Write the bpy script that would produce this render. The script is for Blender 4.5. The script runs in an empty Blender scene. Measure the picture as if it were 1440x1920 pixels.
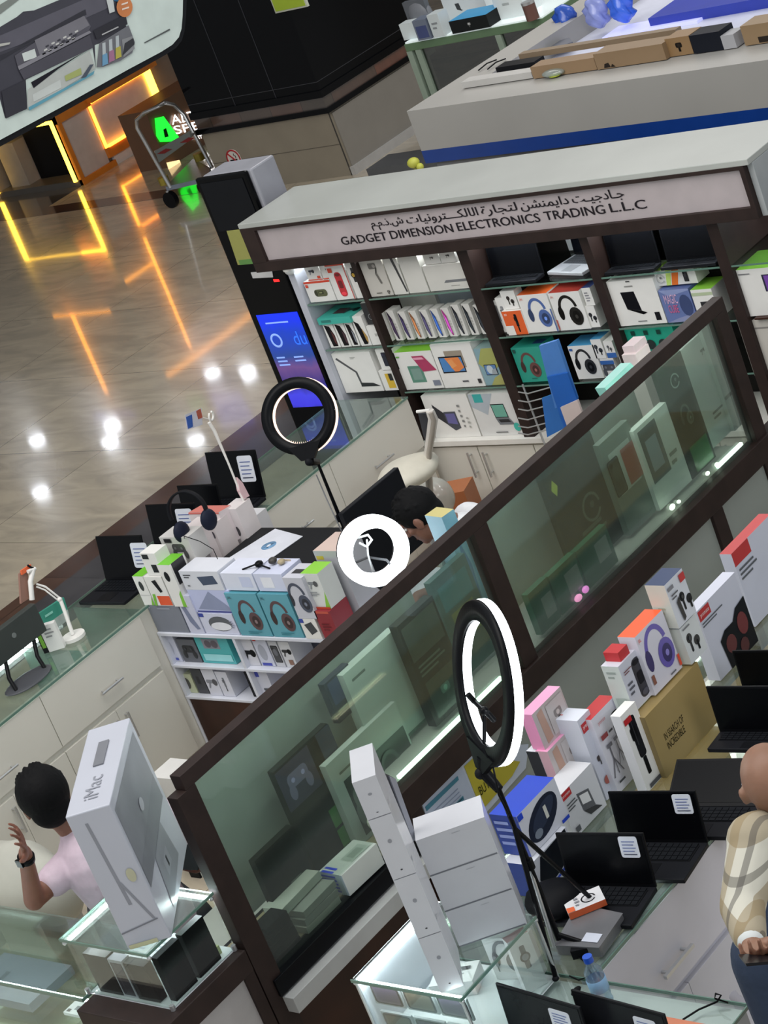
import bpy, bmesh, math, random
from mathutils import Vector, Matrix
random.seed(11)
sc = bpy.context.scene
COL = sc.collection
# ---------------------------------------------------------------- camera
FPX = 4500.0
ROLL, PITCH, AZ, CH = math.radians(-21.71), math.radians(21.17), math.radians(47.03), 4.64
F_ = Vector((-math.sin(AZ)*math.cos(PITCH), math.cos(AZ)*math.cos(PITCH), -math.sin(PITCH)))
H_ = Vector((math.cos(AZ), math.sin(AZ), 0)); V_ = H_.cross(F_)
R_ = math.cos(ROLL)*H_ + math.sin(ROLL)*V_
U_ = -math.sin(ROLL)*H_ + math.cos(ROLL)*V_
C_ = Vector((0, 0, CH))
cd = bpy.data.cameras.new('camera'); cam = bpy.data.objects.new('camera', cd); COL.objects.link(cam)
cd.sensor_fit = 'VERTICAL'; cd.sensor_height = 24; cd.lens = 24*FPX/1920; cd.clip_end = 200
M = Matrix((R_, U_, -F_)).transposed().to_4x4(); M.translation = C_; cam.matrix_world = M
sc.camera = cam

def ray(u, v): return F_*FPX + R_*(u-720) - U_*(v-960)
def P(u, v, x=None, y=None, z=None):
    """point of the place seen at a spot of the photograph, on a known world plane"""
    d = ray(u, v)
    t = (x-C_.x)/d.x if x is not None else (y-C_.y)/d.y if y is not None else (z-C_.z)/d.z
    return C_ + d*t
def proj(p):
    q = Vector(p)-C_; k = q.dot(F_)
    return 720+FPX*q.dot(R_)/k, 960-FPX*q.dot(U_)/k
def xu(u, y, z):
    a, b = -30.0, 3.0
    for _ in range(50):
        m = (a+b)/2
        if proj((m, y, z))[0] < u: a = m
        else: b = m
    return a
def yu(u, x, z):
    a, b = 2.0, 30.0
    for _ in range(50):
        m = (a+b)/2
        if proj((x, m, z))[0] < u: a = m
        else: b = m
    return a

# ---------------------------------------------------------------- materials
def lin(c): return c/12.92 if c <= .04045 else ((c+.055)/1.055)**2.4
def rgb(h):
    h = h.lstrip('#'); return tuple(lin(int(h[i:i+2], 16)/255) for i in (0, 2, 4))
_M = {}
def mat(h, rough=.5, metal=0, emit=0, var=.06, scale=9, coat=0, bump=0, spec=.5):
    """procedural principled material with a little noise in colour and roughness"""
    key = (h, rough, metal, emit, var, scale, coat, bump, spec)
    if key in _M: return _M[key]
    if spec == .5 and sum(rgb(h)) < .06: spec = .12; coat = 0
    m = bpy.data.materials.new('paint_'+h.strip('#')); m.use_nodes = True
    nt = m.node_tree; n = nt.nodes; L = nt.links; b = n['Principled BSDF']
    c = rgb(h)
    tc = n.new('ShaderNodeTexCoord'); no = n.new('ShaderNodeTexNoise'); no.inputs['Scale'].default_value = scale
    no.inputs['Detail'].default_value = 4
    L.new(tc.outputs['Object'], no.inputs['Vector'])
    r = n.new('ShaderNodeValToRGB'); L.new(no.outputs['Fac'], r.inputs[0])
    e = r.color_ramp.elements; e[0].position = .3; e[1].position = .7
    e[0].color = tuple(x*(1-var) for x in c)+(1,); e[1].color = tuple(min(1, x*(1+var)) for x in c)+(1,)
    L.new(r.outputs[0], b.inputs['Base Color'])
    b.inputs['Roughness'].default_value = rough; b.inputs['Metallic'].default_value = metal
    b.inputs['Specular IOR Level'].default_value = spec
    if coat: b.inputs['Coat Weight'].default_value = coat; b.inputs['Coat Roughness'].default_value = .08
    if emit:
        b.inputs['Emission Color'].default_value = c+(1,); b.inputs['Emission Strength'].default_value = emit
    if bump:
        bp = n.new('ShaderNodeBump'); bp.inputs['Strength'].default_value = bump; bp.inputs['Distance'].default_value = .01
        L.new(no.outputs['Fac'], bp.inputs['Height']); L.new(bp.outputs[0], b.inputs['Normal'])
    _M[key] = m; return m
def glass(name, tint, refl=.12, haze=0.0, rough=.02, hz='c9d6cf'):
    if name in _M: return _M[name]
    m = bpy.data.materials.new(name); m.use_nodes = True; nt = m.node_tree; n = nt.nodes; L = nt.links
    n.remove(n['Principled BSDF']); out = n['Material Output']
    tr = n.new('ShaderNodeBsdfTransparent'); tr.inputs[0].default_value = rgb(tint)+(1,)
    gl = n.new('ShaderNodeBsdfGlossy'); gl.inputs['Roughness'].default_value = rough
    lw = n.new('ShaderNodeLayerWeight'); lw.inputs['Blend'].default_value = .25
    ma = n.new('ShaderNodeMath'); ma.operation = 'MULTIPLY_ADD'; ma.inputs[1].default_value = .3; ma.inputs[2].default_value = refl*.5
    L.new(lw.outputs['Fresnel'], ma.inputs[0])
    mx = n.new('ShaderNodeMixShader'); L.new(ma.outputs[0], mx.inputs[0]); L.new(tr.outputs[0], mx.inputs[1]); L.new(gl.outputs[0], mx.inputs[2])
    last = mx
    if haze:
        df = n.new('ShaderNodeBsdfDiffuse'); df.inputs[0].default_value = rgb(hz)+(1,)
        no = n.new('ShaderNodeTexNoise'); no.inputs['Scale'].default_value = 3; tc = n.new('ShaderNodeTexCoord'); L.new(tc.outputs['Object'], no.inputs['Vector'])
        mh = n.new('ShaderNodeMath'); mh.operation = 'MULTIPLY'; mh.inputs[1].default_value = haze*2; L.new(no.outputs['Fac'], mh.inputs[0])
        m2 = n.new('ShaderNodeMixShader'); L.new(mh.outputs[0], m2.inputs[0]); L.new(mx.outputs[0], m2.inputs[1]); L.new(df.outputs[0], m2.inputs[2]); last = m2
    L.new(last.outputs[0], out.inputs[0]); _M[name] = m; return m

WHITE = mat('#e6e4df', .45); CARTW = mat('#e9e8e4', .42, var=.03); CABW = mat('#d9d6cc', .35, var=.02, scale=3)
WOOD = mat('#2b1f1c', .5, var=.2, scale=14, spec=.3); WOODR = mat('#34190f', .4, var=.3, scale=6, spec=.4)
BLACK = mat('#0c0d10', .35); BLACKM = mat('#15161a', .6); DGREY = mat('#3b3e44', .5); GREY = mat('#8b8e90', .5)
CHROME = mat('#c9cacb', .32, .75); ALU = mat('#b4b7ba', .32, .9); KRAFT = mat('#a37b50', .7, var=.1, scale=20)
GL_CLEAR = glass('glass_clear', '#f6fbf9', .08); GL_TOP = glass('glass_top', '#eef6f2', .2, .05)
GL_EDGE = mat('#5f7f72', .15, emit=0, coat=.4); GL_PART = glass('glass_partition', '#e6eee9', .08, .04, .03, '#b4c0b9')
LED = mat('#f4fbff', .5, emit=28); LEDW = mat('#ffe9c0', .5, emit=5)

# ---------------------------------------------------------------- mesh builder
class MB:
    def __init__(s, T=None): s.v = []; s.f = []; s.m = []; s.s = []; s.mats = []; s.T = T
    def mi(s, m):
        if m not in s.mats: s.mats.append(m)
        return s.mats.index(m)
    def add(s, vs, fs, m, smooth=False):
        o = len(s.v)
        for p in vs:
            p = Vector(p); s.v.append(s.T @ p if s.T else p)
        k = s.mi(m)
        for f in fs: s.f.append([i+o for i in f]); s.m.append(k); s.s.append(smooth)
        return s
    def box(s, a, b, m):
        x0, x1 = sorted((a[0], b[0])); y0, y1 = sorted((a[1], b[1])); z0, z1 = sorted((a[2], b[2]))
        vs = [(x0,y0,z0),(x1,y0,z0),(x1,y1,z0),(x0,y1,z0),(x0,y0,z1),(x1,y0,z1),(x1,y1,z1),(x0,y1,z1)]
        return s.add(vs, [(0,3,2,1),(4,5,6,7),(0,1,5,4),(1,2,6,5),(2,3,7,6),(3,0,4,7)], m)
    def prism(s, pts, vec, m, smooth=False):
        n = len(pts); pts = [Vector(p) for p in pts]; vec = Vector(vec)
        nn = Vector((0,0,0))
        for i in range(n): nn += pts[i].cross(pts[(i+1) % n])
        if nn.dot(vec) < 0: pts.reverse()
        vs = pts + [p+vec for p in pts]
        fs = [list(range(n))[::-1], list(range(n, 2*n))]
        s.add(vs, fs, m); 
        return s.add(vs, [[i, (i+1) % n, n+(i+1) % n, n+i] for i in range(n)], m, smooth)
    def poly(s, pts, m): return s.add(pts, [list(range(len(pts)))], m)
    def hexa(s, lo, hi, m):
        return s.add(list(lo)+list(hi), [(0,3,2,1),(4,5,6,7),(0,1,5,4),(1,2,6,5),(2,3,7,6),(3,0,4,7)], m)
    def tube(s, pts, r, m, n=10, caps=True):
        pts = [Vector(p) for p in pts]; rs = r if isinstance(r, (list, tuple)) else [r]*len(pts)
        vs = []; fs = []; up = None
        for i, p in enumerate(pts):
            d = (pts[min(i+1, len(pts)-1)]-pts[max(i-1, 0)]).normalized()
            if up is None:
                up = d.cross(Vector((0,0,1)) if abs(d.z) < .9 else Vector((1,0,0))).normalized()
            else: up = (up-d*up.dot(d)).normalized()
            w = d.cross(up)
            for k in range(n):
                a = 2*math.pi*k/n; vs.append(p+(up*math.cos(a)+w*math.sin(a))*rs[i])
        for i in range(len(pts)-1):
            for k in range(n):
                fs.append((i*n+k, i*n+(k+1) % n, (i+1)*n+(k+1) % n, (i+1)*n+k))
        s.add(vs, fs, m, True)
        if caps:
            s.add(vs[:n], [list(range(n))[::-1]], m); s.add(vs[-n:], [list(range(n))], m)
        return s
    def cyl(s, a, b, r, m, n=20, r2=None): return s.tube([a, b], [r, r if r2 is None else r2], m, n)
    def ball(s, c, r, m, n=16, k=10, fn=None):
        if not isinstance(r, (tuple, list)): r = (r, r, r)
        vs = [Vector((0,0,1))]; fs = []
        for i in range(1, k):
            t = math.pi*i/k
            for j in range(n):
                a = 2*math.pi*j/n; vs.append(Vector((math.sin(t)*math.cos(a), math.sin(t)*math.sin(a), math.cos(t))))
        vs.append(Vector((0,0,-1)))
        for j in range(n): fs.append((0, 1+j, 1+(j+1) % n))
        for i in range(k-2):
            for j in range(n):
                a = 1+i*n+j; b = 1+i*n+(j+1) % n; fs.append((a, a+n, b+n, b))
        e = len(vs)-1
        for j in range(n): fs.append((e, 1+(k-2)*n+(j+1) % n, 1+(k-2)*n+j))
        vv = []
        for q in vs:
            q = Vector((q.x*r[0], q.y*r[1], q.z*r[2]))
            if fn: q = fn(q)
            vv.append(q+Vector(c))
        return s.add(vv, fs, m, True)
    def ring(s, c, ax, up, R, prof, m, n=64, a0=0, a1=360, smooth=True):
        """sweep profile [(radial, axial)] round axis ax; a0..a1 degrees from up"""
        c = Vector(c); ax = Vector(ax).normalized(); up = Vector(up); up = (up-ax*up.dot(ax)).normalized(); w = ax.cross(up)
        full = abs(a1-a0-360) < 1e-6; cnt = n if full else n+1; vs = []; k = len(prof)
        for i in range(cnt):
            a = math.radians(a0+(a1-a0)*i/n); d = up*math.cos(a)+w*math.sin(a)
            for (r, h) in prof: vs.append(c+d*(R+r)+ax*h)
        fs = []
        for i in range(n):
            j = (i+1) % cnt
            for q in range(k): fs.append((i*k+q, i*k+(q+1) % k, j*k+(q+1) % k, j*k+q))
        s.add(vs, fs, m, smooth)
        if not full:
            s.add(vs[:k], [list(range(k))], m); s.add(vs[-k:], [list(range(k))[::-1]], m)
        return s
    def lathe(s, c, prof, m, n=24):
        c = Vector(c); vs = []; k = len(prof)
        for i in range(n):
            a = 2*math.pi*i/n
            for (r, z) in prof: vs.append(c+Vector((r*math.cos(a), r*math.sin(a), z)))
        fs = []
        for i in range(n):
            j = (i+1) % n
            for q in range(k-1): fs.append((i*k+q, j*k+q, j*k+q+1, i*k+q+1))
        return s.add(vs, fs, m, True)
    def build(s, name, parent=None, bevel=0, base=None, smooth=False):
        """verts are world coordinates; a top-level mesh gets its origin at its own base"""
        me = bpy.data.meshes.new(name); ob = bpy.data.objects.new(name, me); COL.objects.link(ob)
        if parent is not None:
            inv = TW[parent.name].inverted(); ob.parent = parent; vv = [inv @ p for p in s.v]; TW[ob.name] = TW[parent.name]
        else:
            if base is None:
                xs = [p.x for p in s.v]; ys = [p.y for p in s.v]; zs = [p.z for p in s.v]
                base = Vector(((min(xs)+max(xs))/2, (min(ys)+max(ys))/2, min(zs)))
            ob.location = base; vv = [p-Vector(base) for p in s.v]; TW[ob.name] = Matrix.Translation(base)
        me.from_pydata([tuple(p) for p in vv], [], s.f)
        for m in s.mats: me.materials.append(m)
        me.polygons.foreach_set('material_index', s.m); me.polygons.foreach_set('use_smooth', s.s)
        me.update()
        if bevel:
            b = ob.modifiers.new('bevel', 'BEVEL'); b.width = bevel; b.segments = 2; b.limit_method = 'ANGLE'; b.angle_limit = math.radians(50)
        return ob
TW = {}
def tag(o, label, cat, group=None, kind=None):
    if label: o['label'] = label
    if cat: o['category'] = cat
    if group: o['group'] = group
    if kind: o['kind'] = kind
    return o
def thing(name, label, cat, loc=(0,0,0), rz=0, group=None):
    o = bpy.data.objects.new(name, None); COL.objects.link(o); o.empty_display_size = .05
    o.location = loc; o.rotation_euler = (0, 0, rz)
    TW[o.name] = Matrix.Translation(Vector(loc)) @ Matrix.Rotation(rz, 4, 'Z')
    return tag(o, label, cat, group)
def struct(o): o['kind'] = 'structure'; return o
def W(t): return TW[t.name]

# ---------------------------------------------------------------- lettering
_T = {}
AR = {'a':'\uFE8D','a_':'\uFE8E','b.':'\uFE91','t':'\uFE95','t.':'\uFE97','.t.':'\uFE98','.t':'\uFE96','j.':'\uFE9F','.j.':'\uFEA0'}
def textmesh(st, font=None):
    if (st, font) in _T: return _T[(st, font)]
    cu = bpy.data.curves.new('t', 'FONT'); cu.body = st; cu.size = 1; cu.align_x = 'LEFT'; cu.resolution_u = 3
    o = bpy.data.objects.new('t', cu); COL.objects.link(o)
    bpy.context.view_layer.update(); dg = bpy.context.evaluated_depsgraph_get()
    me = bpy.data.meshes.new_from_object(o.evaluated_get(dg))
    vs = [v.co.copy() for v in me.vertices]; fs = [list(p.vertices) for p in me.polygons]
    bpy.data.objects.remove(o); bpy.data.curves.remove(cu); bpy.data.meshes.remove(me)
    if vs:
        x0 = min(v.x for v in vs); x1 = max(v.x for v in vs); y0 = min(v.y for v in vs); y1 = max(v.y for v in vs)
    else: x0 = x1 = y0 = y1 = 0
    _T[(st, font)] = (vs, fs, x0, x1, y0, y1); return _T[(st, font)]
def text_on(mb, st, o, U, V, N, width, height, m, off=.0008):
    """flat lettering: lower left corner o, filling width x height metres along U, V"""
    vs, fs, x0, x1, y0, y1 = textmesh(st)
    if not vs: return
    sx = width/max(1e-6, x1-x0); sy = height/max(1e-6, y1-y0)
    o = Vector(o); U = Vector(U).normalized(); V = Vector(V).normalized(); N = Vector(N).normalized()
    mb.add([o+U*(v.x-x0)*sx+V*(v.y-y0)*sy+N*off for v in vs], fs, m)

# ---------------------------------------------------------------- printed pictures (unit icons centred on 0)
def el(cx, cy, rx, ry, n=18, a0=0, a1=360):
    return [(cx+rx*math.cos(math.radians(a0+(a1-a0)*i/n)), cy+ry*math.sin(math.radians(a0+(a1-a0)*i/n))) for i in range(n if a1-a0 == 360 else n+1)]
def arc(cx, cy, rx, ry, w, a0, a1, n=16):
    o = el(cx, cy, rx, ry, n, a0, a1+1e-4); i = el(cx, cy, rx-w, ry-w, n, a0, a1+1e-4); return o+i[::-1]
def rr(x0, y0, x1, y1, r=.05):
    p = []
    for cx, cy, a in ((x1-r, y1-r, 0), (x0+r, y1-r, 90), (x0+r, y0+r, 180), (x1-r, y0+r, 270)):
        for k in range(5): t = math.radians(a+22.5*k); p.append((cx+r*math.cos(t), cy+r*math.sin(t)))
    return p
def ln(x0, y0, x1, y1, w=.03):
    d = math.hypot(x1-x0, y1-y0) or 1; nx, ny = -(y1-y0)/d*w/2, (x1-x0)/d*w/2
    return [(x0+nx, y0+ny), (x1+nx, y1+ny), (x1-nx, y1-ny), (x0-nx, y0-ny)]
def shade(h, k):
    h = h.strip('#'); return '#'+''.join('%02x' % max(0, min(255, int(int(h[i:i+2], 16)*k))) for i in (0, 2, 4))
def icon(kind, c='#222222', c2=None):
    d = shade(c, .6); l = c2 or shade(c, 1.5)
    if kind == 'headphones':
        return [(arc(-.05, .05, .32, .42, .09, 10, 190), c), (el(-.33, -.05, .09, .2), d), (el(.14, -.16, .22, .27), c), (el(.15, -.17, .13, .17), d), (el(.15, -.17, .05, .06), l)]
    if kind == 'buds':
        return [(el(-.15, .15, .15, .17), c), (rr(-.2, -.35, -.1, .1, .04), c), (el(.18, -.1, .16, .17), c), (rr(.14, -.45, .23, -.1, .04), d), (el(-.15, .15, .06, .07), l)]
    if kind == 'earpiece':
        return [(rr(-.35, -.05, .25, .15, .09), c), (el(.22, .02, .16, .18), d), (ln(-.1, .05, -.25, -.3, .08), c)]
    if kind == 'speaker':
        return [(rr(-.46, -.2, .46, .2, .18), c), (el(-.33, 0, .1, .17), d), (rr(-.15, -.06, .2, .1, .04), d), (rr(-.1, -.02, .12, .06, .03), l)]
    if kind == 'tall_speaker':
        return [(rr(-.17, -.48, .17, .48, .14), c), (rr(-.1, -.15, .1, .15, .05), d), (el(0, -.36, .12, .07), l), (el(0, .38, .12, .06), d)]
    if kind == 'phone':
        return [(rr(-.24, -.48, .24, .48, .06), '#1a1a1e'), (rr(-.21, -.45, .21, .45, .05), c), (el(0, .1, .14, .2), l), (el(-.11, .33, .07, .07), d)]
    if kind == 'phones2':
        return [(rr(-.32, -.4, .05, .45, .06), c), (rr(-.02, -.48, .32, .38, .06), d), (el(-.2, .3, .06, .07), l), (rr(.03, -.4, .27, .3, .04), l)]
    if kind == 'laptop':
        return [([(-.3, -.12), (.28, -.12), (.24, .4), (-.34, .4)], '#1d1f24'), ([(-.27, -.09), (.25, -.09), (.22, .37), (-.31, .37)], c), ([(-.3, -.13), (.28, -.13), (.45, -.38), (-.2, -.38)], '#6f747a'), ([(-.2, -.18), (.25, -.18), (.33, -.29), (-.13, -.29)], '#2b2d31')]
    if kind == 'tablet':
        return [(rr(-.45, -.34, .45, .34, .04), '#25262b'), ([(-.41, -.3), (.41, -.3), (.41, .3), (-.41, .3)], c), (el(-.05, .02, .24, .28, 18), l), ([(.0, -.3), (.41, -.3), (.41, .1), (.1, .0)], shade(l, .8))]
    if kind == 'fold':
        return [([(-.4, .38), (-.05, .08), (-.05, -.3), (-.4, -.02)], d), ([(-.05, .12), (.4, .12), (.42, -.42), (.18, -.5), (-.05, -.3)], c), ([(.0, .06), (.35, .06), (.36, -.3), (.0, -.25)], l)]
    if kind == 'mouse':
        return [(el(0, 0, .22, .4, 20), c), (ln(0, .1, 0, .38, .03), l), (rr(-.04, .1, .04, .28, .03), d)]
    if kind == 'watch':
        return [(rr(-.1, -.48, .1, .48, .05), c), (el(0, 0, .2, .2), d), (el(0, 0, .13, .13), l)]
    if kind == 'tripod':
        return [(ln(0, .45, 0, 0, .05), c), (ln(0, .02, -.22, -.48, .04), c), (ln(0, .02, .22, -.48, .04), c), (ln(0, .02, 0, -.45, .03), c), (rr(-.12, .38, .12, .5, .03), c)]
    if kind == 'stick':
        return [(rr(-.07, -.2, .09, .45, .05), c), (rr(-.03, -.48, .05, -.2, .02), d), (rr(-.1, .1, .03, .3, .03), d), (ln(-.02, .0, -.02, .4, .02), l)]
    if kind == 'box_pc':
        return [([(-.35, .4), (.2, .4), (.28, -.3), (-.28, -.22)], c), ([(-.28, -.22), (.28, -.3), (.48, -.38), (.3, -.44)], d)]
    if kind == 'gimbal':
        return [(rr(-.2, .2, .22, .46, .05), c), (el(.1, .33, .08, .08), l), (ln(.2, .25, .1, 0, .07), d), (ln(.1, .02, .22, -.45, .1), c)]
    if kind == 'cam':
        return [(rr(-.3, -.1, .3, .3, .12), c), (el(0, .1, .13, .13), l), (rr(-.1, -.4, .1, -.1, .03), d)]
    if kind == 'loop':
        return [(arc(0, 0, .4, .4, .08, 0, 330), c), (el(.05, .05, .1, .1), d)]
    if kind == 'game':
        return [(rr(-.4, -.1, .4, .3, .15), c), (el(-.33, -.2, .13, .22), c), (el(.33, -.2, .13, .22), c), (el(-.2, .1, .07, .07), l), (el(.2, .1, .07, .07), l)]
    if kind == 'stand':
        return [([(-.35, .45), (.15, .3), (.2, -.25), (-.3, -.1)], c), ([(-.27, .35), (.08, .25), (.1, -.05), (-.25, .06)], '#e5e5e5'), ([(-.3, -.1), (.2, -.25), (.42, -.42), (-.1, -.35)], d)]
    if kind == 'monitor':
        return [(rr(-.45, -.15, .45, .4, .02), '#16161b'), ([(-.42, -.1), (.42, -.1), (.42, .37), (-.42, .37)], c), (ln(-.4, .3, .4, .1, .12), l), ([(-.1, -.15), (.1, -.15), (.2, -.4), (-.2, -.4)], '#9aa0a4')]
    return []
ORDER = {'front': None}
def face_frame(f, w, d, h):
    if f == 'front': return Vector((0,0,0)), Vector((w,0,0)), Vector((0,0,h)), Vector((0,-1,0))
    if f == 'top': return Vector((0,0,h)), Vector((w,0,0)), Vector((0,d,0)), Vector((0,0,1))
    if f == 'right': return Vector((w,0,0)), Vector((0,d,0)), Vector((0,0,h)), Vector((1,0,0))
    if f == 'left': return Vector((0,d,0)), Vector((0,-d,0)), Vector((0,0,h)), Vector((-1,0,0))
    if f == 'back': return Vector((w,d,0)), Vector((-w,0,0)), Vector((0,0,h)), Vector((0,1,0))
def paint(mb, o, U, V, N, arts, gloss=.3, e=.0006):
    """arts on a face with lower left o and edge vectors U, V"""
    w, h = U.length, V.length; u, v = U.normalized(), V.normalized(); k = 1
    for a in arts:
        t = a[0]
        if t == 'R': polys = [([(a[1], a[2]), (a[3], a[2]), (a[3], a[4]), (a[1], a[4])], a[5])]; kind = 'f'
        elif t == 'Y': polys = [(a[1], a[2])]; kind = 'f'
        elif t == 'I':
            cx, cy, s = a[2]*w, a[3]*h, a[4]*h; polys = [([(cx+x*s, cy+y*s) for x, y in pts], c) for pts, c in icon(a[1], *a[5:])]; kind = 'm'
        elif t == 'L':   # small print: a few thin rules x0,y0,x1,y1,count,colour
            polys = []; kind = 'f'; n = a[5]
            for i in range(n):
                yy = a[2]+(a[4]-a[2])*(i+.5)/n; x1 = a[1]+(a[3]-a[1])*(.6+.4*((i*37 % 10)/10))
                hh = (a[4]-a[2])/n*.22; polys.append(([(a[1], yy-hh), (x1, yy-hh), (x1, yy+hh), (a[1], yy+hh)], a[6]))
        elif t == 'T':
            ww, hh = (a[4]-a[2])*w, (a[5]-a[3])*h
            text_on(mb, a[1], o+u*a[2]*w+v*a[3]*h, u, v, N, ww, hh, mat(a[6], .4), e*k); k += 1; continue
        for pts, c in polys:
            q = []
            for x, y in pts:
                if kind == 'f': x, y = x*w, y*h
                q.append(o+u*min(w, max(0, x))+v*min(h, max(0, y))+N*e*k)
            if (q[1]-q[0]).cross(q[2]-q[1]).length < 1e-12 and len(q) > 3: pass
            mb.poly(q, c if not isinstance(c, str) else mat(c, gloss)); k += 1
def carton(name, label, cat, o, w, d, h, base='#e9e8e4', rz=0, group=None, faces=None, rough=.4, tilt=0, bevel=.0015, **kw):
    """a printed retail box; o = lower front left corner, front looks along local -Y; faces: {face: [arts]} ; kw colours per face"""
    mb = MB(); w, d, h = abs(w), abs(d), abs(h)
    cols = {f: kw.get(f, base) for f in ('front', 'top', 'right', 'left', 'back')}
    P8 = [(0,0,0),(w,0,0),(w,d,0),(0,d,0),(0,0,h),(w,0,h),(w,d,h),(0,d,h)]
    for f, idx in (('front', (0,1,5,4)), ('right', (1,2,6,5)), ('back', (2,3,7,6)), ('left', (3,0,4,7)), ('top', (4,5,6,7)), ('bottom', (0,3,2,1))):
        mb.add([P8[i] for i in idx], [(0,1,2,3)], mat(cols.get(f, base), rough, var=.03))
    for f, arts in (faces or {}).items():
        oo, U, V, N = face_frame(f, w, d, h); paint(mb, oo, U, V, N, arts)
    me = bpy.data.meshes.new(name); ob = bpy.data.objects.new(name, me); COL.objects.link(ob)
    vs = {}; 
    me.from_pydata([tuple(p-Vector((w/2, d/2, 0))) for p in mb.v], [], mb.f)
    for m in mb.mats: me.materials.append(m)
    me.polygons.foreach_set('material_index', mb.m); me.update()
    Rz = Matrix.Rotation(rz, 4, 'Z') @ Matrix.Rotation(tilt, 4, 'X')
    ob.matrix_world = Matrix.Translation(Vector(o)) @ Rz @ Matrix.Translation((w/2, d/2, 0))
    ob.location = (Matrix.Translation(Vector(o)) @ Rz @ Matrix.Translation((w/2, d/2, 0))).translation
    ob.rotation_euler = Rz.to_euler()
    return tag(ob, label, cat, group)
HALF = math.pi/2
def boxY(name, label, cat, y, z0, u0, u1, h, d=.1, **kw):
    """box whose printed front looks along -Y, between image columns u0 and u1 on shelf height z0"""
    x0, x1 = xu(u0, y, z0), xu(u1, y, z0); g = .0015
    return carton(name, label, cat, (x0+g, y, z0+.001), x1-x0-2*g, d, h, **kw)
def boxX(name, label, cat, x, z0, u0, u1, h, d=.08, **kw):
    """box whose printed front looks along +X"""
    y0, y1 = yu(u0, x, z0), yu(u1, x, z0); g = .0015
    return carton(name, label, cat, (x, y0+g, z0+.001), y1-y0-2*g, d, h, rz=HALF, **kw)
# ================================================================ the mall: floor, ceiling, column
def tile_mat(name, c1, c2, rough, line, sx, sy, bump=.02):
    m = bpy.data.materials.new(name); m.use_nodes = True; nt = m.node_tree; n = nt.nodes; L = nt.links; b = n['Principled BSDF']
    tc = n.new('ShaderNodeTexCoord'); br = n.new('ShaderNodeTexBrick'); br.offset = 0
    br.inputs['Scale'].default_value = 1; br.inputs['Brick Width'].default_value = sx; br.inputs['Row Height'].default_value = sy
    br.inputs['Mortar Size'].default_value = .003; br.inputs['Color1'].default_value = rgb(c1)+(1,); br.inputs['Color2'].default_value = rgb(c2)+(1,)
    br.inputs['Mortar'].default_value = rgb(line)+(1,); L.new(tc.outputs['Object'], br.inputs['Vector'])
    no = n.new('ShaderNodeTexNoise'); no.inputs['Scale'].default_value = 1.6; no.inputs['Detail'].default_value = 8; no.inputs['Distortion'].default_value = 1.4
    mp = n.new('ShaderNodeMapping'); mp.inputs['Scale'].default_value = (1, 3.2, 1); L.new(tc.outputs['Object'], mp.inputs[0]); L.new(mp.outputs[0], no.inputs['Vector'])
    r = n.new('ShaderNodeValToRGB'); e = r.color_ramp.elements; e[0].position = .35; e[1].position = .65; e[0].color = (.78, .78, .78, 1); e[1].color = (1.08, 1.06, 1.02, 1)
    L.new(no.outputs['Fac'], r.inputs[0])
    mx = n.new('ShaderNodeMix'); mx.data_type = 'RGBA'; mx.blend_type = 'MULTIPLY'; mx.inputs[0].default_value = 1
    L.new(br.outputs['Color'], mx.inputs[6]); L.new(r.outputs[0], mx.inputs[7]); L.new(mx.outputs[2], b.inputs['Base Color'])
    b.inputs['Roughness'].default_value = rough; b.inputs['Specular IOR Level'].default_value = .9
    b.inputs['Coat Weight'].default_value = .6; b.inputs['Coat Roughness'].default_value = .05
    wv = n.new('ShaderNodeTexNoise'); wv.inputs['Scale'].default_value = .9; L.new(tc.outputs['Object'], wv.inputs['Vector'])
    bp = n.new('ShaderNodeBump'); bp.inputs['Strength'].default_value = bump; bp.inputs['Distance'].default_value = .05
    L.new(wv.outputs['Fac'], bp.inputs['Height']); L.new(bp.outputs[0], b.inputs['Normal']); L.new(bp.outputs[0], b.inputs['Coat Normal'])
    return m
FZ = -.1
TILE = tile_mat('marble_tiles', '#c3b9a6', '#bdb3a1', .17, '#7d766b', 1.2, 1.2)
BROWN = tile_mat('brown_granite', '#5a4238', '#513a32', .14, '#2c211d', .6, .6)
GRAN = tile_mat('grey_granite', '#4b4b50', '#46464b', .14, '#35353a', .6, .6)
b = MB(); b.box((-36, -3, FZ-.1), (2, 32, FZ), TILE); struct(b.build('floor', base=(-17, 14, FZ)))
def strip(n, a, c, m): struct(MB().box(a, c, m).build('trim_%d' % n))
strip(1, (-11.09, -3, FZ), (-10.86, 13.4, FZ+.002), BROWN); strip(2, (-10.86, -3, FZ), (-10.36, 13.4, FZ+.002), GRAN)
strip(3, (-30, 14.19, FZ), (-14.9, 14.42, FZ+.002), BROWN); strip(4, (-30, 14.42, FZ), (-18.33, 14.92, FZ+.002), GRAN); 
b = MB(); b.box((-36, 4, 5.2), (-13, 32, 5.3), mat('#b9b7b2', .7)); struct(b.build('ceiling'))
b = MB(); b.box((-36, 25, FZ), (-4, 25.2, 5.2), mat('#a29a90', .6)); struct(b.build('wall_back'))
b = MB(); b.box((-36, -2, FZ), (-35.8, 25, 5.2), mat('#a29a90', .6)); struct(b.build('wall_left'))
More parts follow.
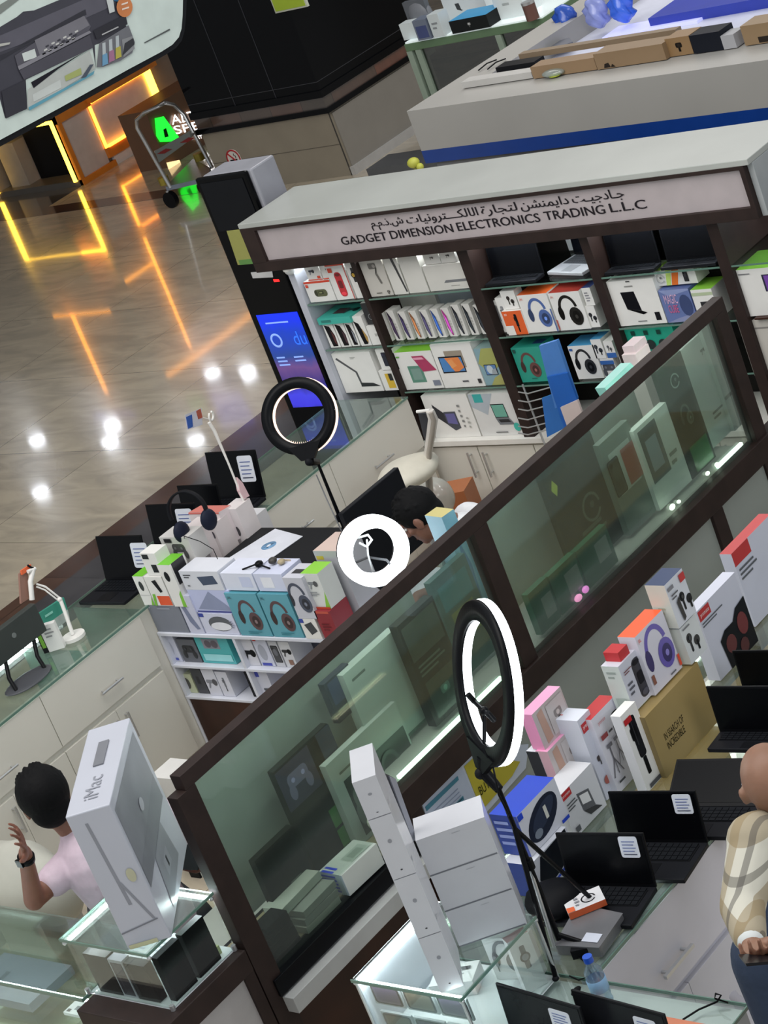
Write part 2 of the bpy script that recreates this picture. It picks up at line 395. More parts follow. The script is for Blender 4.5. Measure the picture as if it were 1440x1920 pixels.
# recessed ceiling lights, mirrored in the polished floor
def mirror(u, v, z=None, y=None):
    q = P(u, v, z=FZ); d = ray(u, v); k = (z-FZ)/abs(d.z) if z is not None else (y-q.y)/d.y
    return Vector((q.x+d.x*k, q.y+d.y*k, FZ+abs(d.z)*k))
spots = [tuple(mirror(u, v, z=5.2))[:2] for u, v in ((70, 828), (213, 803), (368, 828), (78, 925), (400, 703), (466, 700), (85, 662), (208, 832))]
for i, (x, y) in enumerate(spots):
    t = thing('ceiling_light', 'round white ceiling downlight mirrored in the polished mall floor', 'light', (x, y, 5.2), 0, 'downlights in the mall ceiling')
    mb = MB(W(t)); mb.ring((0,0,0), (0,0,-1), (1,0,0), .12, [(0,0),(.04,0),(.04,.03),(0,.02)], WHITE, n=24); mb.build('frame', t)
    mb = MB(W(t)); mb.cyl((0,0,-.001), (0,0,-.02), .12, mat('#f2f6ff', .5, emit=40), n=24); mb.build('lamp', t)

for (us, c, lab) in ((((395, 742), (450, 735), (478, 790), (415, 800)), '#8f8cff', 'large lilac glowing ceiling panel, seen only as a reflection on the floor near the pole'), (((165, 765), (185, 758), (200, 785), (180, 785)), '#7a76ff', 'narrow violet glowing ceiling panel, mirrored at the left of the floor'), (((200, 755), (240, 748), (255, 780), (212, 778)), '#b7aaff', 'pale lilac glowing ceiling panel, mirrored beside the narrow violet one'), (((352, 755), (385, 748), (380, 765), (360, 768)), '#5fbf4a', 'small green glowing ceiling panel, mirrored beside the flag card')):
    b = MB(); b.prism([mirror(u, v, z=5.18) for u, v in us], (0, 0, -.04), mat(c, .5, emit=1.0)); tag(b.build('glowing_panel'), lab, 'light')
# ---- column with black panels, a band of red stone and a beige base
cx, cy = -13.942, 14.08
t = thing('mall_column', 'big square mall column, glossy black above a red-brown stone band and beige stone base', 'column', (cx-1, cy+.7, FZ))
BEI = mat('#8f8676', .35, var=.08, scale=3); BEIW = mat('#8d8880', .3, var=.06, scale=3); STONE = tile_mat('red_stone', '#6d4030', '#4a4038', .3, '#181414', .37, .6)
GB = mat('#0a0b0e', .12, var=.02)
zc = .47; x0, y1 = -15.5, 15.6
b = MB(); b.box((x0, cy, FZ), (cx, y1, zc), BEI)
b.box((x0, cy-.002, .18), (cx+.003, cy, .185), mat('#5d564b')); b.box((cx-.006, cy-.003, FZ), (cx+.003, cy+.004, zc), mat('#3c3833')); b.build('stone_base', t)
b = MB(); b.box((cx, cy+.03, FZ), (cx+.012, y1-.02, zc-.02), BEIW); b.box((cx, cy, FZ), (cx+.05, y1, FZ+.07), mat('#b5b3b0', .4)); b.build('side_panel', t)
b = MB(); b.box((x0-.03, cy-.03, zc), (cx+.03, y1+.03, zc+.045), GB); b.build('lower_ledge', t)
b = MB(); b.box((x0-.01, cy-.01, zc+.045), (cx+.01, y1+.01, zc+.14), STONE); b.build('stone_band', t)
b = MB(); b.box((x0-.03, cy-.03, zc+.14), (cx+.03, y1+.03, zc+.2), GB); b.box((x0-.01, cy-.01, zc+.2), (cx+.01, y1+.01, 1.9), GB)
b.box((x0-.012, cy-.012, zc+.27), (cx+.012, y1+.012, zc+.275), mat('#33343a', .3)); 
for xx in (-14.95, -14.45): b.box((xx, cy-.014, zc+.2), (xx+.008, cy, 1.9), mat('#2a2b31', .3))
b.build('black_panel', t)
b = MB(); b.box((x0-.02, cy-.02, 1.9), (cx+.02, y1+.02, 5.2), mat('#16181b', .25)); b.build('upper_shaft', t)
# square sign low on the column
c = P(437, 298, y=cy-.02)
t2 = thing('no_smoking_sign', 'round red no smoking sign on the beige column base', 'sign', c)
b = MB(W(t2)); b.cyl((0, .016, 0), (0, .008, 0), .085, mat('#ded8d0'), n=32); b.build('plate', t2)
b = MB(W(t2)); b.ring((0, .008, 0), (0,-1,0), (0,0,1), .07, [(0,0),(.014,0),(.014,.003),(0,.003)], mat('#b3202a'), n=36)
b.T = W(t2) @ Matrix.Translation((0,.005,0)) @ Matrix.Rotation(math.radians(45), 4, 'Y'); b.box((-.072,-.002,-.006),(.072,.003,.006), mat('#b3202a')); b.build('red_ring', t2)
b = MB(W(t2)); b.box((-.045, .004, -.02), (.02, .007, -.008), BLACK); b.box((.025, .004, -.02), (.04, .007, -.008), BLACK)
b.tube([(.03,.006,0), (.035,.006,.02), (.015,.006,.03), (.02,.006,.045)], .003, BLACK, 6); b.build('cigarette', t2)
# small green poster at the top of the column
q = P(545, 8, y=cy-.03)
b = MB(); b.box((q.x-.17, cy-.05, q.z-.03), (q.x+.17, cy-.03, q.z+.3), mat('#a8c236', .4)); b.box((q.x-.185, cy-.045, q.z-.045), (q.x+.185, cy-.0195, q.z+.315), mat('#c7cabc', .3))
tag(b.build('green_poster'), 'lime green framed poster high on the black column, mostly above the view', 'poster')

# ---- orange lit kiosk on the far side of the mall floor
XF, YF = -18.325, 14.922
OR = mat('#d9822b', .4); LEDY = mat('#ffc53d', .5, emit=7); LEDO = mat('#ffa030', .5, emit=6); PANEL = mat('#cbc1b8', .35)
t = thing('orange_kiosk', 'white and orange kiosk outlined with glowing yellow light strips across the mall floor', 'kiosk', (XF-1, YF+1, FZ))
def fy(u, v): q = P(u, v, x=XF); return q.y, q.z
ybr = 17.0
b = MB(); b.box((XF-.9, YF+.9, FZ), (XF-.02, ybr, 2.06), mat('#7d7266', .5)); b.box((XF-.03, YF+.02, FZ), (XF-.02, YF+.9, 2.06), mat('#7d7266', .5)); b.build('kiosk_body', t)
b = MB(); b.box((XF-.02, YF+.06, FZ+.05), (XF, 15.36, .55), PANEL); b.build('white_panel', t)
b = MB(); b.box((XF-.02, 15.42, .1), (XF, 16.3, .6), PANEL); b.build('white_panel', t)
b = MB(); b.box((XF-.02, 15.42, FZ), (XF+.02, 17.0, .0), mat('#e9e4dd', .3)); b.build('white_plinth', t)
def orb(n, a, c, m=OR): MB().box(a, c, m).build(n, t)
orb('orange_frame', (XF-.02, YF, .55), (XF+.03, 15.4, .64)); orb('orange_frame', (XF-.02, 15.36, .58), (XF+.1, 16.35, .68))
orb('orange_frame', (XF-.02, YF, FZ), (XF+.03, 15.42, FZ+.06)); orb('orange_frame', (XF-.02, 15.36, 0), (XF+.04, 17.0, .1))
orb('orange_frame', (XF-.02, YF, FZ), (XF+.02, YF+.05, .64))
orb('light_strip', (XF, 15.375, .1), (XF+.02, 15.4, 1.93), LEDO); orb('light_strip', (XF, 14.6+.36, 2.02), (XF+.03, 17.0, 2.05), LEDO)
orb('light_strip', (XF, 16.22, .25), (XF+.03, 16.3, .6), LEDY); orb('light_strip', (XF, 15.4, .1), (XF+.05, 16.6, .12), LEDO)
orb('light_strip', (XF, 15.4, .56), (XF+.02, 16.3, .575), LEDO); orb('light_strip', (XF, 14.94, .95), (XF+.02, 15.36, .975), LEDO)
orb('light_strip', (XF, 16.35, 1.22), (XF+.02, 16.45, 1.25), LEDO)
# window side, facing -Y
b = MB(); b.box((-21.5, YF, FZ), (-19.62, YF+.9, 2.4), mat('#8c857d', .4)); b.build('side_body', t)
b = MB(); b.box((-19.62, YF+.88, FZ), (XF-.9, YF+.9, 2.4), mat('#2c2825', .4)); b.box((-19.62, YF, .62), (XF, YF+.02, 2.4), mat('#8c857d', .4)); b.box((-19.62, YF, FZ), (XF, YF+.9, -.04), mat('#57534e', .3)); b.build('display_recess', t)
orb('light_strip', (-18.74, YF-.02, .57), (-18.38, YF, .6), LEDY); orb('light_strip', (-18.41, YF-.02, -.05), (-18.37, YF, .6), LEDY)
orb('light_strip', (-19.66, YF-.02, -.05), (-19.6, YF, .6), LEDY); orb('light_strip', (-19.6, YF-.02, .585), (-18.4, YF, .6), LEDY)
orb('light_strip', (-19.32, YF-.02, 1.25), (-19.28, YF, 2.16), LEDO); orb('light_strip', (-19.6, YF-.02, 1.24), (-18.7, YF, 1.26), LEDO)
b = MB(); b.box((-19.2, YF+.25, -.04), (-18.75, YF+.6, .5), BLACK); b.box((-19.5, YF+.1, -.04), (-19.22, YF+.5, .42), mat('#8d8a88')); b.build('display_block', t)
# green lit sign on the kiosk's brown counter
q = P(325, 245, x=-17.2); 
t = thing('lit_sign_counter', 'brown counter with a glowing green triangle logo and white letters', 'sign counter', (-17.4, 15.6, FZ))
BRN = mat('#6a4a33', .35); y0, y1 = P(285, 240, x=-17.2).y, P(395, 240, x=-17.2).y
b = MB(); b.box((-17.6, y0, FZ), (-17.2, y1+.2, P(300, 192, x=-17.2).z), BRN); b.build('counter_body', t)
tri = [P(u, v, x=-17.195) for u, v in ((290, 222), (303, 219), (332, 258), (325, 265), (300, 266), (293, 255))]
b = MB(); b.prism(tri, (.03, 0, 0), mat('#18e02c', .5, emit=2.2)); b.build('green_logo', t)
b = MB(); b.prism([P(u, v, x=-17.16) for u, v in ((306, 243), (311, 240), (316, 256), (309, 258))], (.004, 0, 0), mat('#0b3a12')); b.build('logo_mark', t)
mk = mat('#ffffff', .5, emit=4)
def slant(st, bl, br, tl):
    o = P(*bl, x=-17.18); U = P(*br, x=-17.18)-o; V = P(*tl, x=-17.18)-o; b = MB(); text_on(b, st, o, U, V, (1,0,0), U.length, V.length, mk); b.build('white_letters', t)
slant('ALT', (323, 234), (368, 224), (319, 217)); slant('SPE', (329, 252), (376, 242), (324, 237)); slant('KET', (366, 262), (380, 259), (364, 256))
b = MB(); b.prism([P(u, v, x=-17.15) for u, v in ((312, 305), (335, 300), (347, 325), (320, 330))], (.01, 0, 0), mat('#ffd9a0', .5, emit=1.2)); b.build('lit_panel', t)
# ---- trolley in front of the column
q = P(355, 338, z=.06)
t = thing('platform_trolley', 'metal platform trolley with curved push handle and small black wheels', 'trolley', (q.x, q.y, FZ))
c4 = [P(u, v, z=.06) for u, v in ((313, 358), (392, 340), (392, 318), (372, 312))]
b = MB(); b.prism([c4[0], c4[1], P(397, 322, z=.06), P(365, 305, z=.06)], (0, 0, .04), mat('#8f97a5', .25, .7)); b.build('platform', t)
A, B2 = P(320, 352, z=.08), P(398, 315, z=.08)
def up(u, v, ref): return P(u, v, y=ref.y)
h0 = A; k = []
k.append(A); k.append(up(257, 240, A)); k.append(up(256, 225, A)); k.append(up(270, 212, A)); k.append(up(310, 193, A)); k.append(up(325, 196, B2)); k.append(up(345, 215, B2)); k.append(B2)
b = MB(); b.tube(k, .018, CHROME, 8); b.tube([up(290, 285, A), up(365, 250, B2)], .012, CHROME, 8); b.build('push_handle', t)
b = MB(); b.prism([P(u, v, y=A.y-.03) for u, v in ((290, 283), (355, 246), (357, 262), (298, 305))], (0, .02, 0), mat('#6f7471', .4)); b.build('grey_sign', t)
for (u, v) in ((300, 283), (343, 262)):
    b = MB(); b.prism([P(u-6, v+6, y=A.y-.035), P(u+10, v-4, y=A.y-.035), P(u+22, v-3, y=A.y-.035), P(u+8, v+5, y=A.y-.035)], (0, .005, 0), mat('#7a1c1c')); b.build('red_mark', t)
for c in (c4[0], c4[1], P(365, 308, z=.06)):
    b = MB(); b.cyl((c.x, c.y-.02, FZ+.075), (c.x, c.y+.03, FZ+.075), .075, BLACK, 20); b.cyl((c.x, c.y, FZ+.07), (c.x, c.y, .06), .015, CHROME, 8); b.build('wheel', t)
for (u, v) in ((310, 345), (376, 300)):
    c = P(u, v, z=.1); b = MB(); b.cyl((c.x, c.y, .1), (c.x, c.y, .17), .05, mat('#a8963c', .4, .5), 14); b.build('brass_cap', t)

# ---- hanging printer advert board, upper left
XB = -9.5
def pb(u, v): return P(u, v, x=XB)
t = thing('printer_advert_board', 'large hanging light box with rounded corner showing a black ink tank printer', 'advert board', (XB, 8, 2.5))
out = [(-160, 365), (0, 275), (110, 215), (250, 137), (310, 103), (330, 90), (341, 76), (346, 58), (349, 30), (352, -60), (-160, -60)]
b = MB(); b.prism([pb(u, v) for u, v in out], (-.12, 0, 0), mat('#1c1d1f', .4)); b.build('black_casing', t)
inn = [(-160, 350), (0, 262), (110, 203), (240, 130), (300, 98), (322, 84), (334, 70), (339, 54), (341, 30), (343, -60), (-160, -60)]
b = MB(); b.prism([pb(u, v)+Vector((.002, 0, 0)) for u, v in inn], (.004, 0, 0), mat('#c3cfc8', .4, emit=.12)); b.build('light_panel', t)
def shp(pts, c, k, gl=.4, e=0):
    bb.poly([pb(u, v)+Vector((.007+k*.0012, 0, 0)) for u, v in pts][::-1], mat(c, gl, emit=e))
bb = MB()
shp([(-20, 62), (30, 32), (42, 22), (62, 20), (110, 0), (215, -20), (240, 10), (232, 40), (238, 60), (176, 85), (178, 128), (172, 90), (42, 152), (48, 205), (8, 222), (-20, 120)], '#3d3c45', 0)
shp([(-20, 75), (200, -20), (215, 5), (195, 18), (100, 60), (-20, 105)], '#5a5862', 1); shp([(-20, 110), (10, 100), (60, 75), (25, 90), (150, 22), (158, 18), (160, 28), (30, 95), (-20, 125)], '#2c2b33', 2)
shp([(25, 105), (70, 75), (160, 35), (168, 50), (160, 65), (40, 130), (32, 130)], '#55535c', 3); shp([(62, 76), (155, 30), (165, 48), (72, 105)], '#77757c', 4)
for i in range(6):
    for j in range(3):
        u = 76+i*11+j*3; v = 93-i*5.5+j*-7+8; shp([(u, v), (u+6, v-3), (u+7, v), (u+1, v+3)], '#c9c8c4' if (i+j) % 2 else '#33323a', 5)
shp([(38, 101), (62, 92), (66, 108), (42, 116)], '#cfd6d2', 5); shp([(30, 125), (165, 58), (168, 62), (33, 132)], '#85838a', 5)
shp([(33, 133), (165, 66), (172, 90), (42, 150)], '#4a4851', 5)
shp([(50, 168), (165, 95), (176, 128), (58, 204), (47, 205)], '#b9bdb8', 4); shp([(55, 155), (160, 95), (106, 130), (60, 166)], '#24232a', 5)
shp([(50, 202), (150, 148), (174, 133), (172, 140), (52, 208)], '#5f9fb2', 6); shp([(148, 148), (165, 122), (172, 121), (158, 145)], '#4d5561', 7)
shp([(118, 143), (148, 128), (150, 140), (120, 153)], '#a7b06a', 6); shp([(58, 178), (110, 150), (112, 165), (60, 192)], '#c8cdc9', 5)
shp([(0, 172), (45, 150), (48, 204), (8, 223)], '#2f2e36', 6); shp([(-20, 85), (16, 80), (14, 84), (-20, 92)], '#b9b9b2', 7)
shp([(172, 58), (232, 28), (236, 46), (228, 50), (178, 75)], '#25242b', 6); shp([(187, 65), (218, 50), (219, 52), (188, 67)], '#b9b9b9', 7)
shp([(183, 82), (238, 48), (250, 80), (245, 100), (222, 115), (190, 126), (178, 127)], '#6f7075', 5)
for i, c in enumerate(('#6c9cbd', '#a3708d', '#b6ad4a')):
    u, v = 188+i*12.5, 82-i*6.5; shp([(u, v), (u+6, v-2), (u+8, v+36), (u+1, v+40)], '#b9c0c2', 7); shp([(u, v+22), (u+9, v+18), (u+11, v+38), (u, v+43)], c, 8)
shp([(225, 75), (245, 68), (249, 92), (228, 108)], '#8a8b8d', 7); shp([(230, 82), (246, 72), (248, 84), (226, 105)], '#2f2f33', 8)
shp([(-20, 20), (30, -10), (60, -20), (0, 26), (-20, 38)], '#7f857f', 1); shp([(268, 80), (316, 54), (317, 57), (269, 82)], '#555a58', 2)
shp([(195, -5), (208, -5), (212, 22), (202, 26)], '#c9cdcb', 6)
shp([(u*.12*.0+230+15*math.cos(a), 14+19*math.sin(a)) for u, a in ((0, i*math.pi/10) for i in range(20))], '#d0804a', 7)
shp([(224, 8), (236, 4), (236, 7), (224, 11)], '#f0e0d0', 8); shp([(225, 17), (238, 13), (238, 16), (225, 20)], '#f0e0d0', 8); shp([(208, -8), (222, -8), (218, 4), (210, 3)], '#1e5a80', 7)
bb.build('printer_picture', t)
for (u, v) in ((60, -50), (300, -50)):
    c = pb(u, v); b = MB(); b.cyl((XB-.06, c.y, c.z-.05), (XB-.06, c.y, 5.2), .02, BLACK, 10); b.build('hanging_rod', t)
b = MB(); b.box((-9.9, 7, 5.2), (-9.2, 10, 5.3), mat('#555555')); struct(b.build('ceiling_beam'))
# ================================================================ the shop kiosk with the sign
YS = 8.084; YB = 8.46
Z1, Z2, Z3, Z4 = 1.268, 1.008, .745, .465
MARB = mat('#adb0ab', .35, var=.07, scale=2.2)
t = thing('shop_kiosk', 'dark wood shop kiosk with lit sign, marble roof and shelves of electronics', 'kiosk', (-7.3, 8.3, FZ))
x0, x1 = -8.845, -5.775; t_k = t
b = MB(); b.box((x0, 8.03, 1.735), (x1+.03, 8.50, 1.762), MARB); b.box((x1, 8.06, 1.49), (x1+.03, 8.5, 1.735), mat('#a3a7a8', .35)); b.build('marble_roof', t, .003)
b = MB()
b.box((x0, 8.03, 1.717), (x1, 8.10, 1.736), WOOD); b.box((x0, 8.03, 1.49), (x1, 8.10, 1.545), WOOD)
b.box((x0, 8.03, 1.54), (-8.745, 8.10, 1.72), WOOD); b.box((-5.80, 8.03, 1.54), (x1, 8.10, 1.72), WOOD); b.box((x0, 8.09, 1.49), (x1, 8.12, 1.735), WOOD); b.build('sign_frame', t, .002)
b = MB(); b.box((-8.745, 8.05, 1.545), (-5.80, 8.07, 1.717), mat('#aea4a5', .4, emit=.05)); sp = b.build('sign_panel', t)
b = MB(); ink = mat('#262226', .5)
for st, xa_, wd_, zz_ in (('GADGET', -8.205, .305, 1.580), ('DIMENSION', -7.875, .4, 1.582), ('ELECTRONICS', -7.445, .5, 1.584), ('TRADING', -6.915, .345, 1.587), ('L.L.C', -6.54, .2, 1.589)):
    b = MB(); text_on(b, st, (xa_, 8.05, zz_), (1,0,0), (0,0,1), (0,-1,0), wd_, .043, ink, .002); text_on(b, st, (xa_+.003, 8.05, zz_+.001), (1,0,0), (0,0,1), (0,-1,0), wd_, .043, ink, .0025); b.build('english_word', sp)
# Arabic: presentation forms already in visual order
F = {'ج': ('\uFE9D','\uFE9E','\uFE9F','\uFEA0'), 'ا': ('\uFE8D','\uFE8E','\uFE8D','\uFE8E'), 'د': ('\uFEA9','\uFEAA','\uFEA9','\uFEAA'), 'ي': ('\uFEF1','\uFEF2','\uFEF3','\uFEF4'),
     'ت': ('\uFE95','\uFE96','\uFE97','\uFE98'), 'م': ('\uFEE1','\uFEE2','\uFEE3','\uFEE4'), 'ن': ('\uFEE5','\uFEE6','\uFEE7','\uFEE8'), 'ش': ('\uFEB5','\uFEB6','\uFEB7','\uFEB8'),
     'ل': ('\uFEDD','\uFEDE','\uFEDF','\uFEE0'), 'ر': ('\uFEAD','\uFEAE','\uFEAD','\uFEAE'), 'ة': ('\uFE93','\uFE94','\uFE93','\uFE94'), 'ك': ('\uFED9','\uFEDA','\uFEDB','\uFEDC'),
     'و': ('\uFEED','\uFEEE','\uFEED','\uFEEE'), 'ذ': ('\uFEAB','\uFEAC','\uFEAB','\uFEAC'), 'ـ': ('\u0640',)*4}
NOJ = 'ادذروة'
def arabic(w):
    out = ''
    for i, c in enumerate(w):
        if c not in F: out += c; continue
        pj = i > 0 and w[i-1] in F and w[i-1] not in NOJ; nj = i+1 < len(w) and w[i+1] in F and c not in NOJ
        out += F[c][(1 if pj else 0)+(2 if nj else 0)]
    return out[::-1]
b = MB()
xr = -6.44
for w, wid in (('جـادجيـت', .29), ('دايمنشن', .28), ('لتجارة', .215), ('الالكـــترونيات', .45), ('ش.ذ.م.م', .21)):
    b = MB(); text_on(b, arabic(w), (xr-wid+.003, 8.05, 1.635+.004*(xr+8)*1.2), (1,0,0), (0,0,1), (0,-1,0), wid, .055, ink, .0025); text_on(b, arabic(w), (xr-wid, 8.05, 1.635+.004*(xr+8)*1.2), (1,0,0), (0,0,1), (0,-1,0), wid, .055, ink, .002); xr -= wid+.022; b.build('arabic_word', sp)
# uprights
for xa, xb, zb in ((-8.235, -8.205, FZ), (-7.535, -7.468, FZ), (-6.795, -6.745, FZ), (-6.09, -6.03, FZ)):
    b = MB(); b.box((xa, YS-.005, .46), (xb, YB, 1.5), WOOD); b.build('upright', t, .002)
b = MB(); b.box((-8.68, YS-.01, .3), (-8.635, YB, 1.5), mat('#b9bcc6', .35)); b.build('end_post', t, .003)
b = MB(); b.box((-8.64, YB, .2), (-5.2, YB+.03, 1.5), mat('#23211f', .5)); b.build('back_panel', t)
b = MB(); b.box((-8.64, YS+.02, 1.495), (-5.2, YB, 1.51), mat('#1c1a19', .5)); b.build('inner_ceiling', t)
SH = [(-8.635, -8.235), (-8.205, -7.535), (-7.468, -6.795), (-6.745, -6.09), (-6.03, -5.2)]
for i, (a, c) in enumerate(SH):
    for z in (Z1, Z2, Z3):
        if i == 4 and z != Z1: continue
        if i == 0 and z == Z3: continue
        b = MB(); b.box((a, YS, z-.008), (c, YB, z), GL_CLEAR); b.box((a, YS-.002, z-.008), (c, YS, z), GL_EDGE); b.build('glass_shelf', t)
for (a, c) in SH[:2]+SH[2:4]:
    b = MB(); b.box((a+.02, YS+.03, 1.483), (c-.02, YS+.06, 1.494), LED); b.build('light_strip', t)
b = MB(); b.box((-6.0, YB-.06, 1.47), (-5.3, YB-.03, 1.49), LED); b.build('light_strip', t)
for i, (a, c) in enumerate(SH[:2]): 
    b = MB(); b.box((a, YB-.012, Z3), (c, YB, 1.49), mat('#8d9193', .5)); b.build('light_back', t)
# low cabinets under the shelves
b = MB(); b.box((-8.2, YS-.02, Z4-.03), (-6.03, YB, Z4), mat('#e2e0da', .3)); b.build('worktop', t, .002)
b = MB(); b.box((-7.3, 7.82, Z4-.03), (-6.75, YS-.021, Z4), mat('#e2e0da', .3)); b.build('pull_out_shelf', t)
b = MB(); b.box((-8.2, YS+.015, .06), (-6.03, YB, Z4-.03), CABW); b.build('cabinet_body', t)
b = MB(); b.box((-8.2, YS+.05, FZ), (-6.03, YB-.05, .06), BLACK); b.build('plinth', t)
xd = [-8.19, -7.865, -7.5, -7.14, -6.78, -6.4, -6.04]
for i in range(6):
    a, c = xd[i]+.003, xd[i+1]-.003
    b = MB(); b.box((a, YS-.003, .065), (c, YS+.015, Z4-.045), CABW); dd = b.build('cabinet_door', t, .002)
    hx = c-.045 if i % 2 == 0 else a+.045
    if i == 0: hx = P(886, 855, y=YS).x-.0
    if i == 1: hx = P(914, 852, y=YS).x
    b = MB(); b.cyl((hx, YS-.03, .26), (hx, YS-.03, .40), .006, CHROME, 8)
    for zz in (.28, .38): b.cyl((hx, YS-.03, zz), (hx, YS, zz), .004, CHROME, 6)
    b.build('handle', dd)
c = P(515, 505, y=8.03); b = MB(); b.ball((c.x+.06, 8.07, 1.475), .03, mat('#cfd2d2', .2), 14, 8); b.cyl((c.x+.06, 8.07, 1.49), (c.x+.06, 8.07, 1.476), .034, WHITE, 16); b.build('dome_camera', t)
c = P(1347, 418, y=8.2); b = MB(); b.ball((c.x, 8.2, 1.475), .03, mat('#cfd2d2', .2), 14, 8); b.cyl((c.x, 8.2, 1.49), (c.x, 8.2, 1.476), .034, WHITE, 16); b.build('dome_camera', t)

def R(*a): return ('R',)+a
def I(*a): return ('I',)+a
def Lr(*a): return ('L',)+a
def T(*a): return ('T',)+a
G = 'retail boxes on the kiosk shelves'
# --- bay 1 row 1
boxY('speaker_box', 'white box printed with an olive green oval speaker, top left kiosk shelf', 'box', YS+.02, Z1, 583, 632, .115, .14, faces={'front': [R(0,.9,1,1,'#d9482e'), I('speaker', .52, .42, .85, '#5b5f42'), R(.04,.72,.14,.86,'#d9482e')]})
boxY('small_box', 'small red edged earbud box, left one on top of the olive speaker box', 'box', YS+.03, Z1+.117, 579, 606, .078, .1, faces={'front': [I('earpiece', .4, .6, .7, '#3c4454'), R(0,0,1,.06,'#e0563c'), R(.7,.1,.9,.28,'#d9482e')]})
boxY('small_box', 'small red edged earbud box, right one on top of the olive speaker box', 'box', YS+.03, Z1+.117, 607, 632, .082, .1, faces={'front': [I('earpiece', .6, .6, .7, '#2f3640'), R(0,0,1,.06,'#e0563c'), R(.7,.1,.9,.28,'#d9482e')]})
boxY('speaker_box', 'white box with a tall red speaker picture beside the olive speaker box', 'box', YS+.02, Z1, 633, 668, .2, .12, faces={'front': [R(0,.93,1,1,'#d9482e'), I('tall_speaker', .5, .42, .7, '#c8303a'), R(.08,.76,.3,.88,'#d9482e'), R(.96,0,1,1,'#c43a2c')]})
boxY('watch_box', 'narrow white box with a black watch picture at the end of the top left shelf', 'box', YS+.02, Z1, 670, 691, .205, .1, faces={'front': [I('watch', .45, .62, .4, '#26262a', '#c8a13a')]})
# --- bay 2 row 1
boxY('gimbal_box', 'grey-white box picturing a phone gimbal on the top shelf', 'box', YS+.02, Z1, 697, 739, .205, .1, base='#cfcbc3', front='#c9c5bd', faces={'front': [I('gimbal', .5, .6, .6, '#6c6964'), Lr(.3,.06,.7,.12,1,'#7a766f'), I('cam', .85, .1, .14, '#55524d')]})
boxY('laptop_box', 'white slim laptop box shown by its narrow side with a dark edge line', 'box', YS+.02, Z1, 741, 767, .205, .25, base='#dcdad3', faces={'front': [('Y', [(.55,.97),(.75,.97),(1,.06),(.9,.04)], '#3a3a3c')]})
boxY('laptop_box', 'plain white laptop box standing second from the dark edged box', 'box', YS+.02, Z1, 769, 806, .205, .25, base='#d9d7d0', faces={'front': [R(.2,.8,.21,.84,'#b5b3ad')]})
boxY('computer_box', 'white box with a dark slot drawing at the right end of the top shelf', 'box', YS+.02, Z1, 808, 884, .135, .3, base='#d6d4cd', faces={'front': [('Y', [(.4,.28),(.46,.38),(.98,.38),(.98,.28)], '#77797c'), Lr(.55,.12,.9,.18,1,'#a09e98')]})
boxY('earphone_box', 'small white earphone box left of two above the slot drawing box', 'box', YS+.03, Z1+.137, 798, 828, .066, .1, base='#dddbd5', faces={'front': [I('earpiece', .5, .5, .5, '#77736c')]})
boxY('earphone_box', 'small white earphone box right of two above the slot drawing box', 'box', YS+.03, Z1+.137, 829, 858, .066, .1, base='#dddbd5', faces={'front': [I('earpiece', .5, .55, .5, '#55524d')]})
# --- bay 1 row 2
g2 = 'phone boxes on the second left shelf'
for i, (u0, u1, w, c) in enumerate(((621, 640, 'leftmost', '#5a2a2a'), (641, 660, 'second', '#4a2f38'), (661, 676, 'third', '#8a8f98'))):
    boxY('phone_box', 'white phone box with dark phone front, %s of three under the teal box' % w, 'box', YS+.02, Z2, u0, u1, .135, .09, group=g2, faces={'front': [('Y', [(.12,.95),(.6,.88),(.85,.5),(.8,.05),(.3,.05)], '#1d1a1d'), ('Y', [(.6,.7),(.8,.5),(.78,.1),(.62,.2)], c)]})
boxY('teal_box', 'flat teal box lying on top of the phone boxes', 'box', YS+.0, Z2+.14, 598, 660, .035, .16, base='#3fae9f', faces={'top': [R(.3,.3,.65,.7,'#4a3a3c'), I('earpiece', .8, .5, .8, '#294a48')], 'front': [R(.1,.3,.4,.7,'#2a7c74')]})
boxY('phone_box', 'white phone box with black and gold phone picture beside the third phone box', 'box', YS+.015, Z2, 678, 698, .165, .09, faces={'front': [('Y', [(.1,.85),(.5,.75),(.85,.2),(.7,.05),(.35,.05)], '#17171a'), ('Y', [(.62,.6),(.9,.3),(.8,.08),(.68,.2)], '#b28f4c')]})
boxY('power_box', 'small plain white box under the black cylinder', 'box', YS+.015, Z2, 699, 727, .105, .09, faces={'front': [R(.4,.45,.6,.6,'#b9b9b5')]})
boxY('black_tin', 'tall dark grey box with white cap standing on the plain white box', 'box', YS+.03, Z2+.107, 690, 712, .12, .07, base='#26272a', top='#d8d8d4', faces={'front': [I('loop', .5, .35, .35, '#8a8c8e')]})
